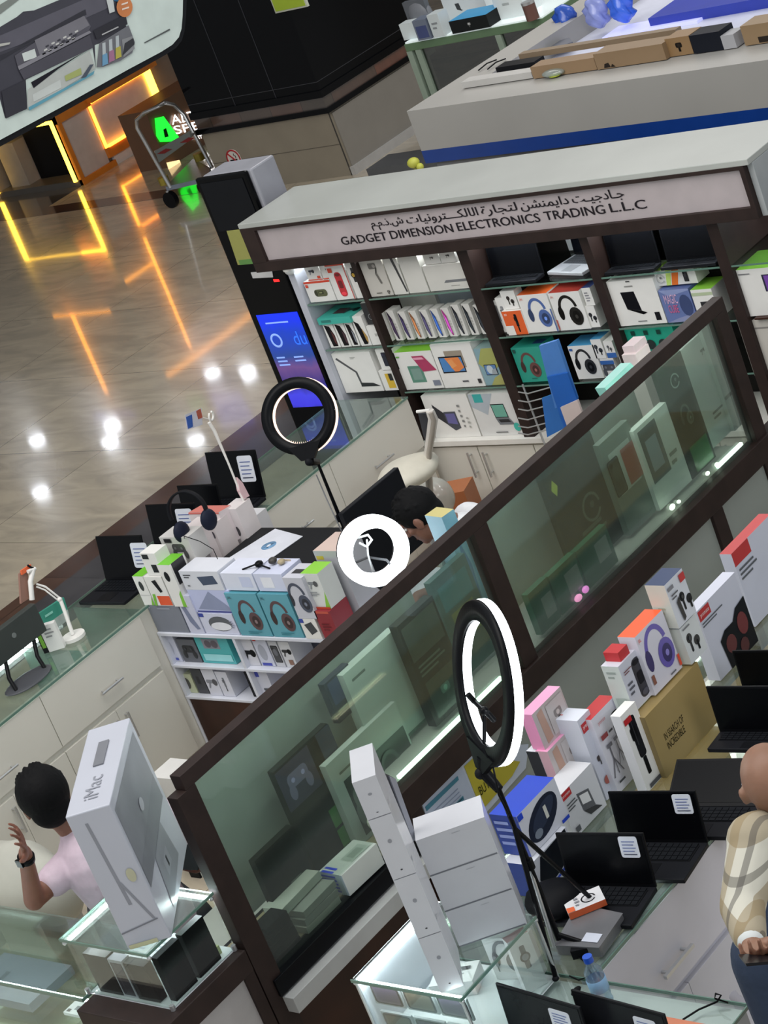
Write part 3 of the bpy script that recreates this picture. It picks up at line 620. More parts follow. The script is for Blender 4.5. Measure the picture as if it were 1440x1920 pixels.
# --- bay 2 row 2, nine phone boxes at an angle
gp = 'white phone boxes standing in a row on the second shelf'
cols = ['#2a1618', '#33283a', '#2b2440', '#8a5a3a', '#3a3550', '#2c4a86', '#a83a86', '#23242b', '#1f2228', '#202227']
ords = ['first from the left', 'second from the left', 'third from the left', 'fourth with copper phone', 'fifth, mauve phone', 'sixth with blue phone', 'seventh with magenta picture', 'eighth, black phone', 'ninth, second from the right', 'last on the right']
for i in range(10):
    a = xu(726+i*20.2, YS+.06, Z2)
    carton('phone_box', 'white phone box standing turned in the shelf row, %s' % ords[i], 'box', (a, YS+.05, Z2+.001), .050, .06, .155+(.012 if i in (1, 7, 8) else 0), rz=math.radians(-4), group=gp, base='#dddbd6',
           faces={'front': [('Y', [(.04,.93),(.12,.97),(.5,.72),(.62,.06),(.42,.04),(.1,.3)], cols[i]), ('Y', [(.16,.8),(.4,.62),(.5,.15),(.36,.12),(.2,.4)], shade(cols[i], 1.8)), ('Y', [(.62,.06),(.7,.1),(.58,.74),(.5,.72)], '#b9b8b4'), Lr(.72,.3,.86,.6,3,'#a9a8a4')]})
boxY('laptop_box', 'large flat white box behind the row of phone boxes', 'box', YS+.2, Z2, 762, 836, .235, .06, base='#d8d6d0')
boxY('laptop_box', 'pale blue-white box lying behind the right end of the phone row', 'box', YS+.22, Z2, 838, 905, .21, .06, base='#aeb6bf')
# --- bay 1 row 3
boxY('laptop_box', 'white laptop box printed with a side view of an open laptop', 'box', YS+.02, Z3+.002, 649, 721, .225, .2, faces={'front': [('Y', [(.06,.86),(.1,.9),(.5,.52),(.52,.2),(.48,.14),(.45,.5)], '#55575a'), ('Y', [(.47,.14),(.5,.24),(.8,.22),(.97,.13)], '#2c2e31'), Lr(.45,.84,.6,.9,2,'#b0b0ac')]})
boxY('phone_box', 'white phone box with navy phones, upper of two beside the laptop box', 'box', YS+.02, Z3+.118, 717, 750, .115, .1, faces={'front': [I('phones2', .5, .5, .8, '#2a2c3a')]})
boxY('phone_box', 'white phone box with a yellow phone, lower of two beside the laptop box', 'box', YS+.02, Z3+.002, 723, 755, .112, .1, faces={'front': [R(.3,.12,.72,.85,'#d9b33a'), R(.5,.5,.72,.85,'#2a2a2c')]})
# --- bay 2 row 3
boxY('kids_tablet_box', 'white box with green and magenta kids tablet cases and a green top edge', 'box', YS+.02, Z3, 762, 834, .21, .12, top='#8fd046', faces={'front': [R(.25,.18,.62,.62,'#5f8f7c'), R(.31,.25,.56,.55,'#7f9d93'), ('Y', [(.45,.88),(.75,.88),(.98,.48),(.62,.46)], '#b03a62'), ('Y', [(.48,.84),(.72,.84),(.76,.78),(.5,.78)], '#e8a0b8'), R(.78,.08,.96,.22,'#7a8090'), Lr(.05,.84,.2,.92,1,'#6fae52')]})
boxY('tablet_box', 'white box with an orange and blue tablet screen, middle shelf', 'box', YS+.015, Z3, 835, 911, .24, .1, faces={'front': [R(.28,.45,.72,.84,'#9d9182'), R(.1,.34,.68,.72,'#22242a'), R(.12,.37,.66,.69,'#4f86c2'), ('Y', [(.25,.69),(.6,.69),(.66,.45),(.5,.37),(.4,.37)], '#e98a4a'), ('Y', [(.3,.62),(.42,.66),(.5,.5),(.36,.44)], '#f0a060'), Lr(.5,.1,.75,.18,1,'#55565a'), R(.88,.08,.96,.18,'#2d2d30')]})
boxY('kids_tablet_box', 'blue and green cartoon coloured tablet box at the shelf end', 'box', YS+.02, Z3, 912, 948, .2, .1, base='#8fa9a8', front='#86a6b0', faces={'front': [('Y', [(0,.6),(.4,1),(1,1),(1,.5),(.5,.3)], '#a7ab62'), ('Y', [(.3,.0),(1,.0),(1,.3),(.6,.2)], '#a8a765'), I('tablet', .55, .42, .42, '#5f86b8', '#c3cfd6')]})
# --- bay 2 row 4
boxY('tablet_box', 'white box picturing a dark tablet with keyboard cover, bottom shelf', 'box', YS+.02, Z4, 818, 903, .24, .12, faces={'front': [I('fold', .4, .52, .72, '#4b4e58', '#6a67a0'), Lr(.72,.2,.78,.8,5,'#8c8c8a'), Lr(.84,.2,.9,.5,3,'#aaaaa6')]})
boxY('laptop_box', 'white and pale blue box picturing a small open laptop with teal screen, bottom shelf', 'box', YS+.02, Z4, 905, 989, .235, .12, front='#dcdcda', faces={'front': [('Y', [(0,1),(.55,1),(.3,.5),(0,.7)], '#b3bcc4'), R(.1,.8,.3,1,'#39a9a6'), I('laptop', .6, .5, .62, '#6fae9c'), ('Y', [(x*1+.86, y*1+.2) for x, y in el(0,0,.07,.1,14)], '#3fb5a6'), Lr(.35,.06,.8,.12,1,'#66686a')]})
b = MB(); b.prism([(-8.19, YS+.16, Z4+.002), (-8.1, YS+.03, Z4+.002), (-8.05, YS+.05, Z4+.002), (-8.15, YS+.22, Z4+.002)], (.02, .04, .24), mat('#1b1c20', .4)); tag(b.build('black_folder'), 'black tablet folder leaning at the left of the bottom shelf', 'folder')
# --- bay 3 row 1: open laptops on show
def laptop(name, label, o, w, d, h, rz, screen='#07080b', body='#1a1b1f', key='#0e0f12', open_a=100, group=None, sticker=None, rim='#0c0d10', kb=None, tilt=0):
    """o: middle of the hinge line; screen looks along local -Y, keyboard toward -Y"""
    t = thing(name, label, 'laptop', o, rz, group); Wm = W(t)
    b = MB(Wm); b.box((-w/2, -d, 0), (w/2, 0, .016), mat(body, .4)); b.build('base', t, .003)
    b = MB(Wm); b.box((-w/2+.02, -d*.52, .016), (w/2-.02, -.02, .0175), mat(key, .5))
    for i in range(12):
        for j in range(4):
            xx = -w/2+.024+i*(w-.048)/12; yy = -d*.5+j*(d*.46)/4
            b.box((xx, yy, .0175), (xx+(w-.048)/12-.003, yy+d*.46/4-.003, .0195), mat(kb or shade(key, 1.6), .5))
    b.build('keyboard', t)
    b = MB(Wm); b.box((-w*.14, -d*.94, .016), (w*.14, -d*.58, .0168), mat(shade(body, .8), .3)); b.build('touchpad', t)
    a = math.radians(open_a-90); L = MB(Wm @ Matrix.Translation((0, 0, .014)) @ Matrix.Rotation(-a, 4, 'X'))
    L.box((-w/2, -.003, 0), (w/2, .005, h), mat(rim, .4)); ld = L.build('lid', t, .002)
    L = MB(Wm @ Matrix.Translation((0, 0, .014)) @ Matrix.Rotation(-a, 4, 'X')); L.box((-w/2+.008, -.0042, .014), (w/2-.008, -.003, h-.008), mat(screen, .25, coat=.2)); L.build('screen', ld)
    if sticker:
        L = MB(Wm @ Matrix.Translation((0, 0, .014)) @ Matrix.Rotation(-a, 4, 'X')); sx, sz, sw, sh = sticker
        L.prism([(sx+x*sw, -.0045, sz+y*sh) for x, y in rr(0,0,1,1,.12)], (0, -.0012, 0), mat('#d9dde6', .5)); st = L.build('price_sticker', ld)
        L = MB(Wm @ Matrix.Translation((0, 0, .014)) @ Matrix.Rotation(-a, 4, 'X'))
        for k in range(5): L.box((sx+sw*.15, -.0066, sz+sh*(.14+.15*k)), (sx+sw*(.85-.1*(k % 2)), -.0058, sz+sh*(.18+.15*k)), mat('#5d6b9c' if k else '#3a3f55', .5))
        L.build('sticker_print', st)
    return t
laptop('laptop', 'black open laptop at the left of the upper kiosk shelf', (-7.29, YS+.085, Z1), .31, .075, .215, 0, open_a=96)
laptop('laptop', 'silver open laptop with grey keyboard on the upper kiosk shelf', (-6.96, YS+.25, Z1), .25, .19, .19, math.radians(-12), body='#a6a9ad', key='#5a5d62', kb='#42454a', screen='#0b0d12', open_a=95)
laptop('laptop', 'black open laptop, left of the two in the upper right bay', (-6.59, YS+.075, Z1), .28, .065, .215, 0, open_a=95)
laptop('laptop', 'black open laptop, right of the two in the upper right bay', (-6.265, YS+.075, Z1), .3, .065, .215, 0, open_a=95)
b = MB(); b.box((-7.18, YB-.014, 1.27), (-7.02, YB-.004, 1.49), mat('#d7dbdc', .4)); tag(b.build('white_back_card'), 'plain white card behind the laptops in the upper shelf', 'card')
# --- bay 3 row 2
boxY('cable_box', 'thin white accessory box at the far left of the headphone shelf', 'box', YS+.05, Z2, 940, 951, .17, .1, faces={'front': [I('stick', .5, .5, .8, '#77787a')]})
boxY('cable_box', 'tall thin white box second on the headphone shelf', 'box', YS+.03, Z2, 951, 965, .19, .1, faces={'front': [I('stick', .5, .5, .6, '#8c8d90')]})
boxY('camera_box', 'orange and white box with a black gadget on the headphone shelf', 'box', YS+.012, Z2, 955, 992, .125, .06, front='#e2622c', base='#e9e6e0', faces={'front': [I('stick', .62, .5, .8, '#1b1b1e'), R(0,0,.4,.4,'#e9e6e0'), T('mi', .12, .82, .25, .93, '#f3efe8')]})
boxY('earbud_box', 'small white earbud box resting on the orange box', 'box', YS+.03, Z2+.127, 948, 975, .095, .06, faces={'front': [I('buds', .55, .5, .7, '#2f2a28')]})
boxY('headphone_box', 'white box with blue headphones and orange top on the kiosk shelf', 'box', YS+.02, Z2, 993, 1049, .198, .11, top='#e8662c', faces={'front': [I('headphones', .58, .5, .86, '#4f6aa6'), T('JBL', .06, .86, .18, .92, '#d9482e'), R(.96,0,1,.6,'#5068a0')]})
boxY('headphone_box', 'white box with black headphones beside the blue headphones box', 'box', YS+.02, Z2, 1051, 1109, .195, .11, top='#8c2c22', faces={'front': [I('headphones', .55, .5, .9, '#23211f'), T('JBL', .05, .86, .16, .92, '#b93a2c'), R(.0,.04,.03,.3,'#c43a2c')]})
boxY('small_box', 'small white box, lower one at the right end of the headphone shelf', 'box', YS+.03, Z2, 1110, 1127, .11, .09, faces={'front': [I('buds', .5, .5, .6, '#26262a')]})
boxY('small_box', 'small white box with navy top, upper one at the end of the headphone shelf', 'box', YS+.03, Z2+.112, 1100, 1117, .09, .09, top='#2e3a6a', faces={'front': [Lr(.2,.2,.8,.8,4,'#8a8a90')]})
b = MB(); b.box((-7.1, YB-.014, Z2+.15), (-7.0, YB-.004, 1.26), mat('#d7dbdc', .4)); tag(b.build('white_back_card'), 'small white card glimpsed above the headphone boxes', 'card')
# --- bay 3 row 3
boxY('headphone_box', 'teal box with rose headphones on the third kiosk shelf', 'box', YS+.03, Z3, 980, 1034, .185, .12, base='#2c9a86', faces={'front': [I('headphones', .5, .48, .8, '#6b4340'), R(.04,.86,.14,.96,'#1d4b44'), Lr(.4,.08,.7,.14,1,'#1d6f62')], 'top': [R(.6,.3,.95,.7,'#2a4a7a')]})
boxY('headphone_box', 'pale blue-white box with black headphones on the third kiosk shelf', 'box', YS+.03, Z3, 1085, 1134, .175, .12, top='#4f9fd0', faces={'front': [I('headphones', .5, .5, .85, '#26282c'), R(.04,.86,.16,.93,'#2e5fa8')]})
boxY('small_box', 'small white box with dark gadget, lower right of the pale headphone box', 'box', YS+.03, Z3, 1136, 1162, .1, .1, faces={'front': [I('game', .5, .45, .9, '#55565c'), R(0,.7,1,.9,'#3c6ab0')]})
boxY('small_box', 'small white earbud box, upper right of the pale headphone box', 'box', YS+.03, Z3+.102, 1118, 1138, .1, .1, top='#4f9fd0', faces={'front': [I('buds', .5, .5, .7, '#33363c')]})
boxY('small_box', 'small white and blue box at the far right of the third shelf', 'box', YS+.03, Z3+.102, 1140, 1158, .085, .1, faces={'front': [R(0,0,1,.3,'#3c6ab0'), I('buds', .5, .6, .5, '#55565a')]})
# --- bay 4 row 2
boxY('air_purifier_box', 'large white box picturing a black square device on the right shelf', 'box', YS+.02, Z2, 1158, 1252, .225, .2, faces={'front': [I('box_pc', .45, .5, .62, '#131318'), R(.82,.08,.92,.26,'#1c1c20'), Lr(.4,.84,.68,.9,1,'#8e8e8a'), Lr(.45,.06,.75,.11,1,'#77777a'), R(.46,.965,.54,.99,'#3a3a3c')], 'top': [R(.45,.3,.55,.6,'#3a3a3c')]})
boxY('projector_box', 'blue-purple box with pink lettering beside the large white box', 'box', YS+.02, Z2, 1253, 1310, .16, .15, base='#5a6aa0', front='#6778ac', faces={'front': [('Y', [(0,1),(.3,.8),(1,.95),(1,1)], '#8f9cc8'), ('Y', [(0,0),(1,0),(1,.25),(.4,.12)], '#8c93b8'), ('Y', [(x+.78, y+.5) for x, y in el(0,0,.2,.33,16)], '#3d4a74'), T('MAGIC', .12, .58, .55, .86, '#e3b7d6'), T('CUBE', .18, .3, .5, .54, '#d8618c')]})
boxY('green_top_box', 'white box with lime green lid and dark device at the right shelf end', 'box', YS+.02, Z2, 1312, 1352, .15, .13, top='#8fd046', faces={'front': [R(.3,.0,1,.6,'#2b2b2e'), R(0,.8,1,.9,'#b9c7a4')]})
boxY('webcam_box', 'small white and orange box lying on the purple box', 'box', YS+.05, Z2+.17, 1234, 1310, .075, .1, top='#b8e05a', faces={'front': [('Y', [(.35,.0),(.5,.0),(.62,1),(.45,1)], '#f0782c'), ('Y', [(.22,.0),(.33,.0),(.43,1),(.3,1)], '#c9e67a'), I('phone', .75, .5, .7, '#2b2b2e'), I('loop', .12, .5, .8, '#c0c0c0')]})
# --- bay 4 row 3
boxY('headset_box', 'teal box printed with four pairs of earphones under the right shelf', 'box', YS+.03, Z3+.12, 1165, 1275, .125, .1, base='#1f9c82', top='#3fd8c4', faces={'front': [x for k in range(4) for x in (('Y', [(.12+k*.22+a, .3+bb2) for a, bb2 in el(0,0,.08,.2,14)], '#23302e'), R(.06+k*.22,.7,.13+k*.22,.88,'#123f36'))]})
boxY('storage_box', 'grey white box under the teal earphone box', 'box', YS+.04, Z3, 1172, 1280, .115, .1, base='#c9c7c2')
# --- right bay
laptop('laptop', 'dark grey laptop with white stickers on the glass shelf beyond the sign end', (-5.66, YS+.14, Z1+.01), .3, .22, .2, math.radians(25), body='#8e9296', screen='#111318', open_a=40)
carton('monitor_box', 'big white box with purple monitor picture and lime lid at the right edge', 'box', (xu(1398, YS+.02, 1.03), YS+.02, 1.01), .5, .2, .225, top='#8fd046', faces={'front': [R(.28,.5,.7,.86,'#2b2c40'), R(.3,.52,.68,.84,'#7a4aa8'), ('Y', [(.3,.52),(.68,.52),(.68,.7),(.45,.62)], '#3b5fa0'), ('Y', [(.35,.2),(.6,.2),(.68,.48),(.4,.5)], '#b8c3c9'), Lr(.05,.88,.25,.93,1,'#77777a')]})
carton('monitor_box', 'plain white box standing below the purple monitor box at the right edge', 'box', (xu(1415, YS+.02, .72), YS+.02, .72), .5, .2, .27, base='#c9c5bd', faces={'front': [R(.1,.84,.4,.87,'#8c8985')]})
b = MB(); b.box((-6.0, YS-.0, .68), (-5.2, YB, .712), WOODR); b.box((-6.0, YS, 1.0), (-5.2, YB, 1.008), WOODR); b.build('brown_shelf', t_k)

# ---- totem screen at the left end of the kiosk
YT = 8.3; xl, xr = -9.29, -8.94
t = thing('payment_totem', 'tall black self service totem with blue advert screen behind the counter', 'kiosk machine', ((xl+xr)/2, YT, FZ))
b = MB(); b.box((xl-.03, YT, FZ), (xr+.0, YT+.03, 1.945), mat('#08090b', .2, coat=.3)); b.box((xl-.0, YT+.03, FZ), (xr+.02, YT+.22, 1.945), mat('#9b9ca4', .35)); b.build('casing', t, .01)
b = MB(); b.box((xl+.0, YT-.004, 1.64), (xr-.03, YT, 1.915), mat('#14161a', .12)); b.build('dark_camera_window', t)
b = MB(); b.prism([P(u, v, y=YT-.004) for u, v in ((424, 431), (468, 430), (490, 493), (446, 497))], (0, .003, 0), mat('#9b9b55', .5)); b.build('yellow_notice', t)
b = MB(); b.prism([P(u, v, y=YT-.005) for u, v in ((447, 488), (487, 484), (490, 493), (450, 497))], (0, .002, 0), mat('#5f8f4a', .5)); b.build('green_label', t)
b = MB(); b.prism([P(u, v, y=YT-.004) for u, v in ((470, 511), (510, 508), (512, 520), (474, 522))], (0, .003, 0), mat('#c9c9c9', .5)); b.build('white_label', t)
b = MB(); b.prism([P(u, v, y=YT-.004) for u, v in ((512, 524), (522, 524), (524, 528), (514, 529))], (0, .003, 0), mat('#ff2020', .5, emit=2)); b.build('red_light', t)
def scr_mat():
    m = bpy.data.materials.new('advert_screen'); m.use_nodes = True; nt = m.node_tree; n = nt.nodes; L = nt.links; bs = n['Principled BSDF']
    tc = n.new('ShaderNodeTexCoord'); sx = n.new('ShaderNodeSeparateXYZ'); L.new(tc.outputs['Generated'], sx.inputs[0]); r = n.new('ShaderNodeValToRGB'); e = r.color_ramp.elements
    e[0].position = 0; e[0].color = rgb('#16265e')+(1,); e[1].position = 1; e[1].color = rgb('#1034f0')+(1,)
    for p, c in ((.08, '#3a35d8'), (.2, '#4040dd'), (.3, '#2c2a78'), (.48, '#6a4a86'), (.6, '#27458f'), (.85, '#143fc0')):
        q = e.new(p); q.color = rgb(c)+(1,)
    no = n.new('ShaderNodeTexNoise'); no.inputs['Scale'].default_value = 4; L.new(tc.outputs['Generated'], no.inputs['Vector'])
    ma = n.new('ShaderNodeMath'); ma.operation = 'MULTIPLY_ADD'; ma.inputs[1].default_value = .12; L.new(no.outputs['Fac'], ma.inputs[0]); L.new(sx.outputs[2], ma.inputs[2])
    L.new(ma.outputs[0], r.inputs[0]); L.new(r.outputs[0], bs.inputs['Emission Color']); bs.inputs['Emission Strength'].default_value = 1.1; bs.inputs['Base Color'].default_value = (0,0,0,1); return m
b = MB(); b.prism([(xl+.02, YT-.004, .585), (xr-.02, YT-.004, .585), (xr-.02, YT-.004, 1.145), (xl+.02, YT-.004, 1.145)], (0, .003, 0), scr_mat()); s = b.build('advert_screen', t)
b = MB(); w = mat('#7f9de0', .5, emit=.8); w2 = mat('#2a64d8', .5, emit=1.0)
text_on(b, 'du', (-9.06, YT-.005, .955), (1,0,0), (0,0,1), (0,-1,0), .09, .08, w2, .001)
for k in range(3): b.box((xl+.05, YT-.007, .84+k*.022), (xl+.13-.01*k, YT-.005, .848+k*.022), w)
for k in range(2): b.box((xl+.18, YT-.007, .86+k*.022), (xl+.26-.01*k, YT-.005, .868+k*.022), w)
b.box((xl+.07, YT-.007, 1.09), (xl+.24, YT-.005, 1.098), w); b.ring((xl+.1, YT-.005, .99), (0,-1,0), (0,0,1), .03, [(0,0),(.012,0),(.012,.002),(0,.002)], w, n=20); b.build('screen_text', s)

# ---- second kiosk behind, white top with blue stripe
t = thing('blue_stripe_kiosk', 'white topped kiosk with a blue stripe along its edge, behind the shop sign', 'kiosk', (-6.5, 10.5, FZ))
def yz(u, v, z=1.76): return P(u, v, z=z)
K0 = yz(762, 209); K1 = yz(1440, 112); dx = (K1-K0).normalized(); dy = Vector((-dx.y, dx.x, 0)); K0 = K0; K1 = K0+dx*3.6
b = MB(); up_ = Vector((0, 0, .03))
w_ = .33
outer = [K0, K1, K1+dy*3.2, K0+dy*3.2]
b.prism([K0-Vector((0,0,.235)), K1-Vector((0,0,.235)), K1+dy*w_-Vector((0,0,.235)), K0+dy*w_-Vector((0,0,.235))], (0,0,.235), mat('#a3a19c', .4, var=.04, scale=2)); 
b.prism([K0+dy*w_-Vector((0,0,.235)), K0+dx*.26+dy*w_-Vector((0,0,.235)), K0+dx*.26+dy*3.2-Vector((0,0,.235)), K0+dy*3.2-Vector((0,0,.235))], (0,0,.235), mat('#a3a19c', .4, var=.04, scale=2)); b.build('white_rim', t, .004)
b = MB(); q0 = K0-Vector((0,0,.31)); q1 = K1-Vector((0,0,.31)); b.prism([q0, q1, q1+dy*.3, q0+dy*.3], (0,0,.075), mat('#123a86', .3)); b.build('blue_stripe', t, .002)
b = MB(); q0 = K0+dx*.04+dy*.04; q1 = K1+dy*.04; z = Vector((0,0,1.45-FZ)); s_ = Vector((0,0,FZ-1.76)); b.prism([q0+s_, q1+s_, q1+dy*3+s_, q0+dy*3+s_], (0,0,1.45-FZ), mat('#8f9092', .4)); b.build('kiosk_body', t)
b = MB(); q0 = K0+dx*.26+dy*w_-Vector((0,0,.2)); q1 = K1+dy*w_-Vector((0,0,.2)); b.prism([q0, q1, q1+dy*2.8, q0+dy*2.8], (0,0,.08), mat('#c9ccdc', .35)); b.build('inner_tray', t)
def onK(u, v, z=1.765): return P(u, v, z=z)
ang = math.atan2(dx.y, dx.x)
def kbox(name, label, u0, v0, u1, v1, d, h, base, z=1.765, **kw):
    a, c = onK(u0, v0, z), onK(u1, v1, z); w = (c-a).length
    return carton(name, label, 'box', tuple(a), w, d, h, base=base, rz=ang, **kw)
kbox('cardboard_box', 'low brown cardboard box, second piece from the left on the white kiosk top', 1001, 148, 1119, 131, .1, .065, '#8f7558')
kbox('cardboard_box', 'long brown cardboard box with black print on the white kiosk top', 1121, 131, 1254, 109, .12, .085, '#8a7256', faces={'front': [('Y', [(.1,.05),(.2,.05),(.18,.35),(.12,.3)], '#2a2420'), ('Y', [(.2,.05),(.27,.05),(.23,.25)], '#2a2420')]})
kbox('brown_box', 'brown box with a black picture next to the long cardboard box', 1256, 107, 1300, 101, .12, .095, '#8c6f4c', faces={'front': [I('cam', .5, .5, .7, '#1c1815')]})
kbox('black_box', 'plain black box between brown boxes on the white kiosk top', 1302, 101, 1360, 91, .12, .095, '#191c24')
kbox('white_box', 'small white box beside the black box on the kiosk top', 1358, 93, 1384, 88, .1, .07, '#a3a3a6')
kbox('cardboard_box', 'brown cardboard box at the right end of the white kiosk top', 1398, 86, 1470, 72, .14, .1, '#8d7557', faces={'front': [R(.4,.05,.9,.35,'#2a2420')]})
kbox('white_box', 'flat white box with paper, leftmost thing on the white kiosk top', 868, 166, 1000, 146, .08, .035, '#bab8b4')
kbox('black_tray', 'shallow black tray behind the flat white box', 932, 137, 1004, 126, .09, .03, '#17181b', z=1.78)
kbox('open_carton', 'long opened brown carton with raised flap behind the row of boxes', 975, 112, 1260, 72, .05, .03, '#85735d', z=1.8)
o = onK(1040, 143); b = MB(); b.ball(tuple(o+Vector((0,0,.02))), (.075, .04, .02), glass('clear_wrap', '#d9dfe2', .3, .3), 14, 8); b.ball(tuple(o+Vector((.01,-.01,.008))), (.04, .025, .009), mat('#b9c83a', .4), 12, 6); tag(b.build('clear_cup'), 'crushed clear plastic wrapper with yellow inside on the white kiosk top', 'wrapper')
kb = []
for (u, v, h_, c, lab) in ((1070, 60, .16, '#2b55b8', 'blue plastic bag leftmost behind the cartons'), (1128, 50, .17, '#8f9ad6', 'lilac and blue plastic bag in the middle behind the cartons'), (1175, 40, .18, '#3a6be0', 'bright blue crinkled plastic bag right of the lilac bag')):
    o = onK(u, v, 1.68); random.seed(u)
    def crk(q, hh=h_): k = 1+.22*math.sin(q.x*90+q.z*60)+.2*math.sin(q.y*120+1+q.z*35)+.12*math.sin(q.x*170); return Vector((q.x*k, q.y*k, q.z))
    b = MB(); b.ball(tuple(o+Vector((0,0,h_*.5))), (.07, .05, h_*.55), mat(c, .25, coat=.3), 18, 12, crk); tag(b.build('plastic_bag'), lab, 'bag')
o = onK(1340, 5, 1.68); b = MB(); b.box((o.x-.35, o.y-.15, 1.64), (o.x+.5, o.y+.4, 1.7), mat('#2a3ca6', .35)); tag(b.build('blue_packets'), 'stack of dark blue packets at the top right on the kiosk', 'packets')
o = onK(1240, 40, 1.66); b = MB(); b.box((o.x-.35, o.y-.1, 1.64), (o.x+.3, o.y+.08, 1.655), mat('#b9bce8', .3, emit=.6)); tag(b.build('lit_showcase_strip'), 'glowing lilac lit glass strip behind the brown boxes', 'lit strip')
o = onK(1090, 66, 1.68); b = MB(); b.prism([onK(u, v, 1.69) for u, v in ((1003, 95), (1068, 74), (1075, 82), (1040, 95), (1010, 100))], (0,0,.012), mat('#5c5f68')); tag(b.build('grey_folder'), 'grey folder lying behind the opened carton', 'folder')
for k, (a, c) in enumerate((((897, 132), (931, 112)), ((914, 130), (948, 110)))):
    b = MB(); b.tube([onK(*a, 1.77), (onK(*a, 1.77)+onK(*c, 1.77))/2+Vector((0,0,.01)), onK(*c, 1.77)], .004, BLACK, 6); tag(b.build('cable'), ('short black cable end, lower one' if k else 'short black cable end, upper one')+' on the white kiosk rim', 'cable')

# ---- far green framed glass cabinet
ZG = 1.0
A = P(757, 84, z=ZG); B1 = P(1012, 38, z=ZG); y0 = A.y; x0, x1 = A.x, B1.x
GR = mat('#5f7a5c', .4); GRL = mat('#8f9f90', .4)
t = thing('glass_cabinet', 'green framed glass display cabinet with a white lit top, far behind', 'cabinet', ((x0+x1)/2, y0+.3, FZ))
b = MB(); b.box((x0, y0, ZG-.06), (x1, y0+.9, ZG-.0), GR); b.build('green_top_rail', t, .004)
b = MB(); b.box((x0+.01, y0+.01, ZG), (x1-.01, y0+.9, ZG+.012), mat('#e3eeee', .3, emit=.35)); b.build('lit_white_top', t)
for xx in (x0, x0+.09, x0+.9, x1-.06): b = MB(); b.box((xx, y0, FZ), (xx+.055, y0+.05, ZG-.06), GRL); b.build('frame_post', t)
b = MB(); b.box((x0+.1, y0+.02, FZ), (x1-.02, y0+.03, ZG-.06), glass('cabinet_glass', '#8f9a92', .3)); b.build('glass_front', t)
b = MB(); b.box((x0+.05, y0+.4, FZ), (x1-.05, y0+.9, ZG-.07), mat('#343534', .5)); b.build('dark_interior', t)
b = MB(); b.box((x0+.12, y0+.1, .1), (x0+.3, y0+.3, .85), mat('#87937f', .5)); b.build('pale_stand', t)
def og(u, v): return P(u, v, z=ZG+.014)
for (u0, v0, u1, v1, h_, d_, c, n_, lab, fc) in (
    (785, 77, 813, 70, .16, .12, '#6d7688', 'small_box', 'small dark blue box, front left on the lit white cabinet top', [R(.1,.1,.9,.7,'#3f4a78')]),
    (758, 76, 784, 72, .13, .1, '#d9e2e4', 'small_box', 'small white box at the left corner of the lit cabinet top', None),
    (814, 71, 838, 64, .18, .12, '#cfd8da', 'small_box', 'white box with small print on the lit cabinet top', [Lr(.2,.3,.8,.7,2,'#8a9094')]),
    (849, 64, 917, 52, .1, .25, '#1c1f20', 'black_case', 'black case with bright blue top on the far cabinet', [I('cam', .5, .5, .5, '#8a8c8c')]),
    (842, 44, 920, 28, .25, .1, '#d7dcde', 'printer_box', 'white rounded device box behind the blue topped case', [I('box_pc', .35, .45, .3, '#3b3d40')]),
    (935, 38, 990, 26, .22, .2, '#dfe6e6', 'white_box', 'large white box at the right on the far cabinet', [Lr(.3,.4,.7,.6,1,'#b0b6b6')])):
    a, c2 = og(u0, v0), og(u1, v1); carton(n_, lab, 'box', tuple(a), (c2-a).length, d_, h_, base=c, top='#2f9ad0' if n_ == 'black_case' else c, rz=0, faces={'front': fc} if fc else None)
o = og(800, 58); b = MB(); b.ball(tuple(o+Vector((0, 0, .13))), (.12, .06, .13), mat('#75787e', .4), 14, 8); b.box((o.x-.12, o.y-.03, o.z+.12), (o.x+.1, o.y+.02, o.z+.26), mat('#5c6066')); tag(b.build('grey_camera'), 'grey camera shaped device standing on the far cabinet', 'device')
o = og(1000, 36); b = MB(); b.cyl(tuple(o), tuple(o+Vector((0,0,.12))), .05, mat('#6a4a42', .4), 14); b.cyl(tuple(o+Vector((0,0,.12))), tuple(o+Vector((0,0,.14))), .052, CHROME, 14); tag(b.build('brown_jar'), 'small brown jar at the right corner of the far cabinet', 'jar')
o = P(775, 305, z=.35); b = MB(); b.ball((o.x, o.y, .35), (.05, .05, .04), mat('#cfd25a', .5), 10, 6); b.cyl((o.x, o.y, FZ), (o.x, o.y, .33), .015, mat('#8a8d5a'), 8); b.ball((o.x+.05, o.y, .31), (.03, .03, .03), mat('#cfd25a', .5), 8, 5); tag(b.build('yellow_flower'), 'yellow flower ornament just behind the kiosk roof', 'ornament')
a = P(688, 322, z=.1); b = MB(); b.box((a.x, a.y, FZ), (a.x+1.0, a.y+.3, .12), mat('#55575a', .4)); tag(b.build('grey_bench'), 'low grey bench beyond the marble roof', 'bench')
# ================================================================ helpers for traced boxes
def cartX(name, label, BL, BR, TL, z0, d, cat='box', x=None, h=None, **kw):
    p = P(*BL, z=z0) if x is None else P(*BL, x=x); X = p.x
    y1 = P(*BR, x=X).y; h = h or P(*TL, x=X).z-z0
    return carton(name, label, cat, (X, p.y+.001, z0+.001), y1-p.y-.002, d, h, rz=HALF, **kw)
def part(parent, name, m, *boxes, bevel=0):
    b = MB()
    for a, c in boxes: b.box(a, c, m)
    return b.build(name, parent, bevel)
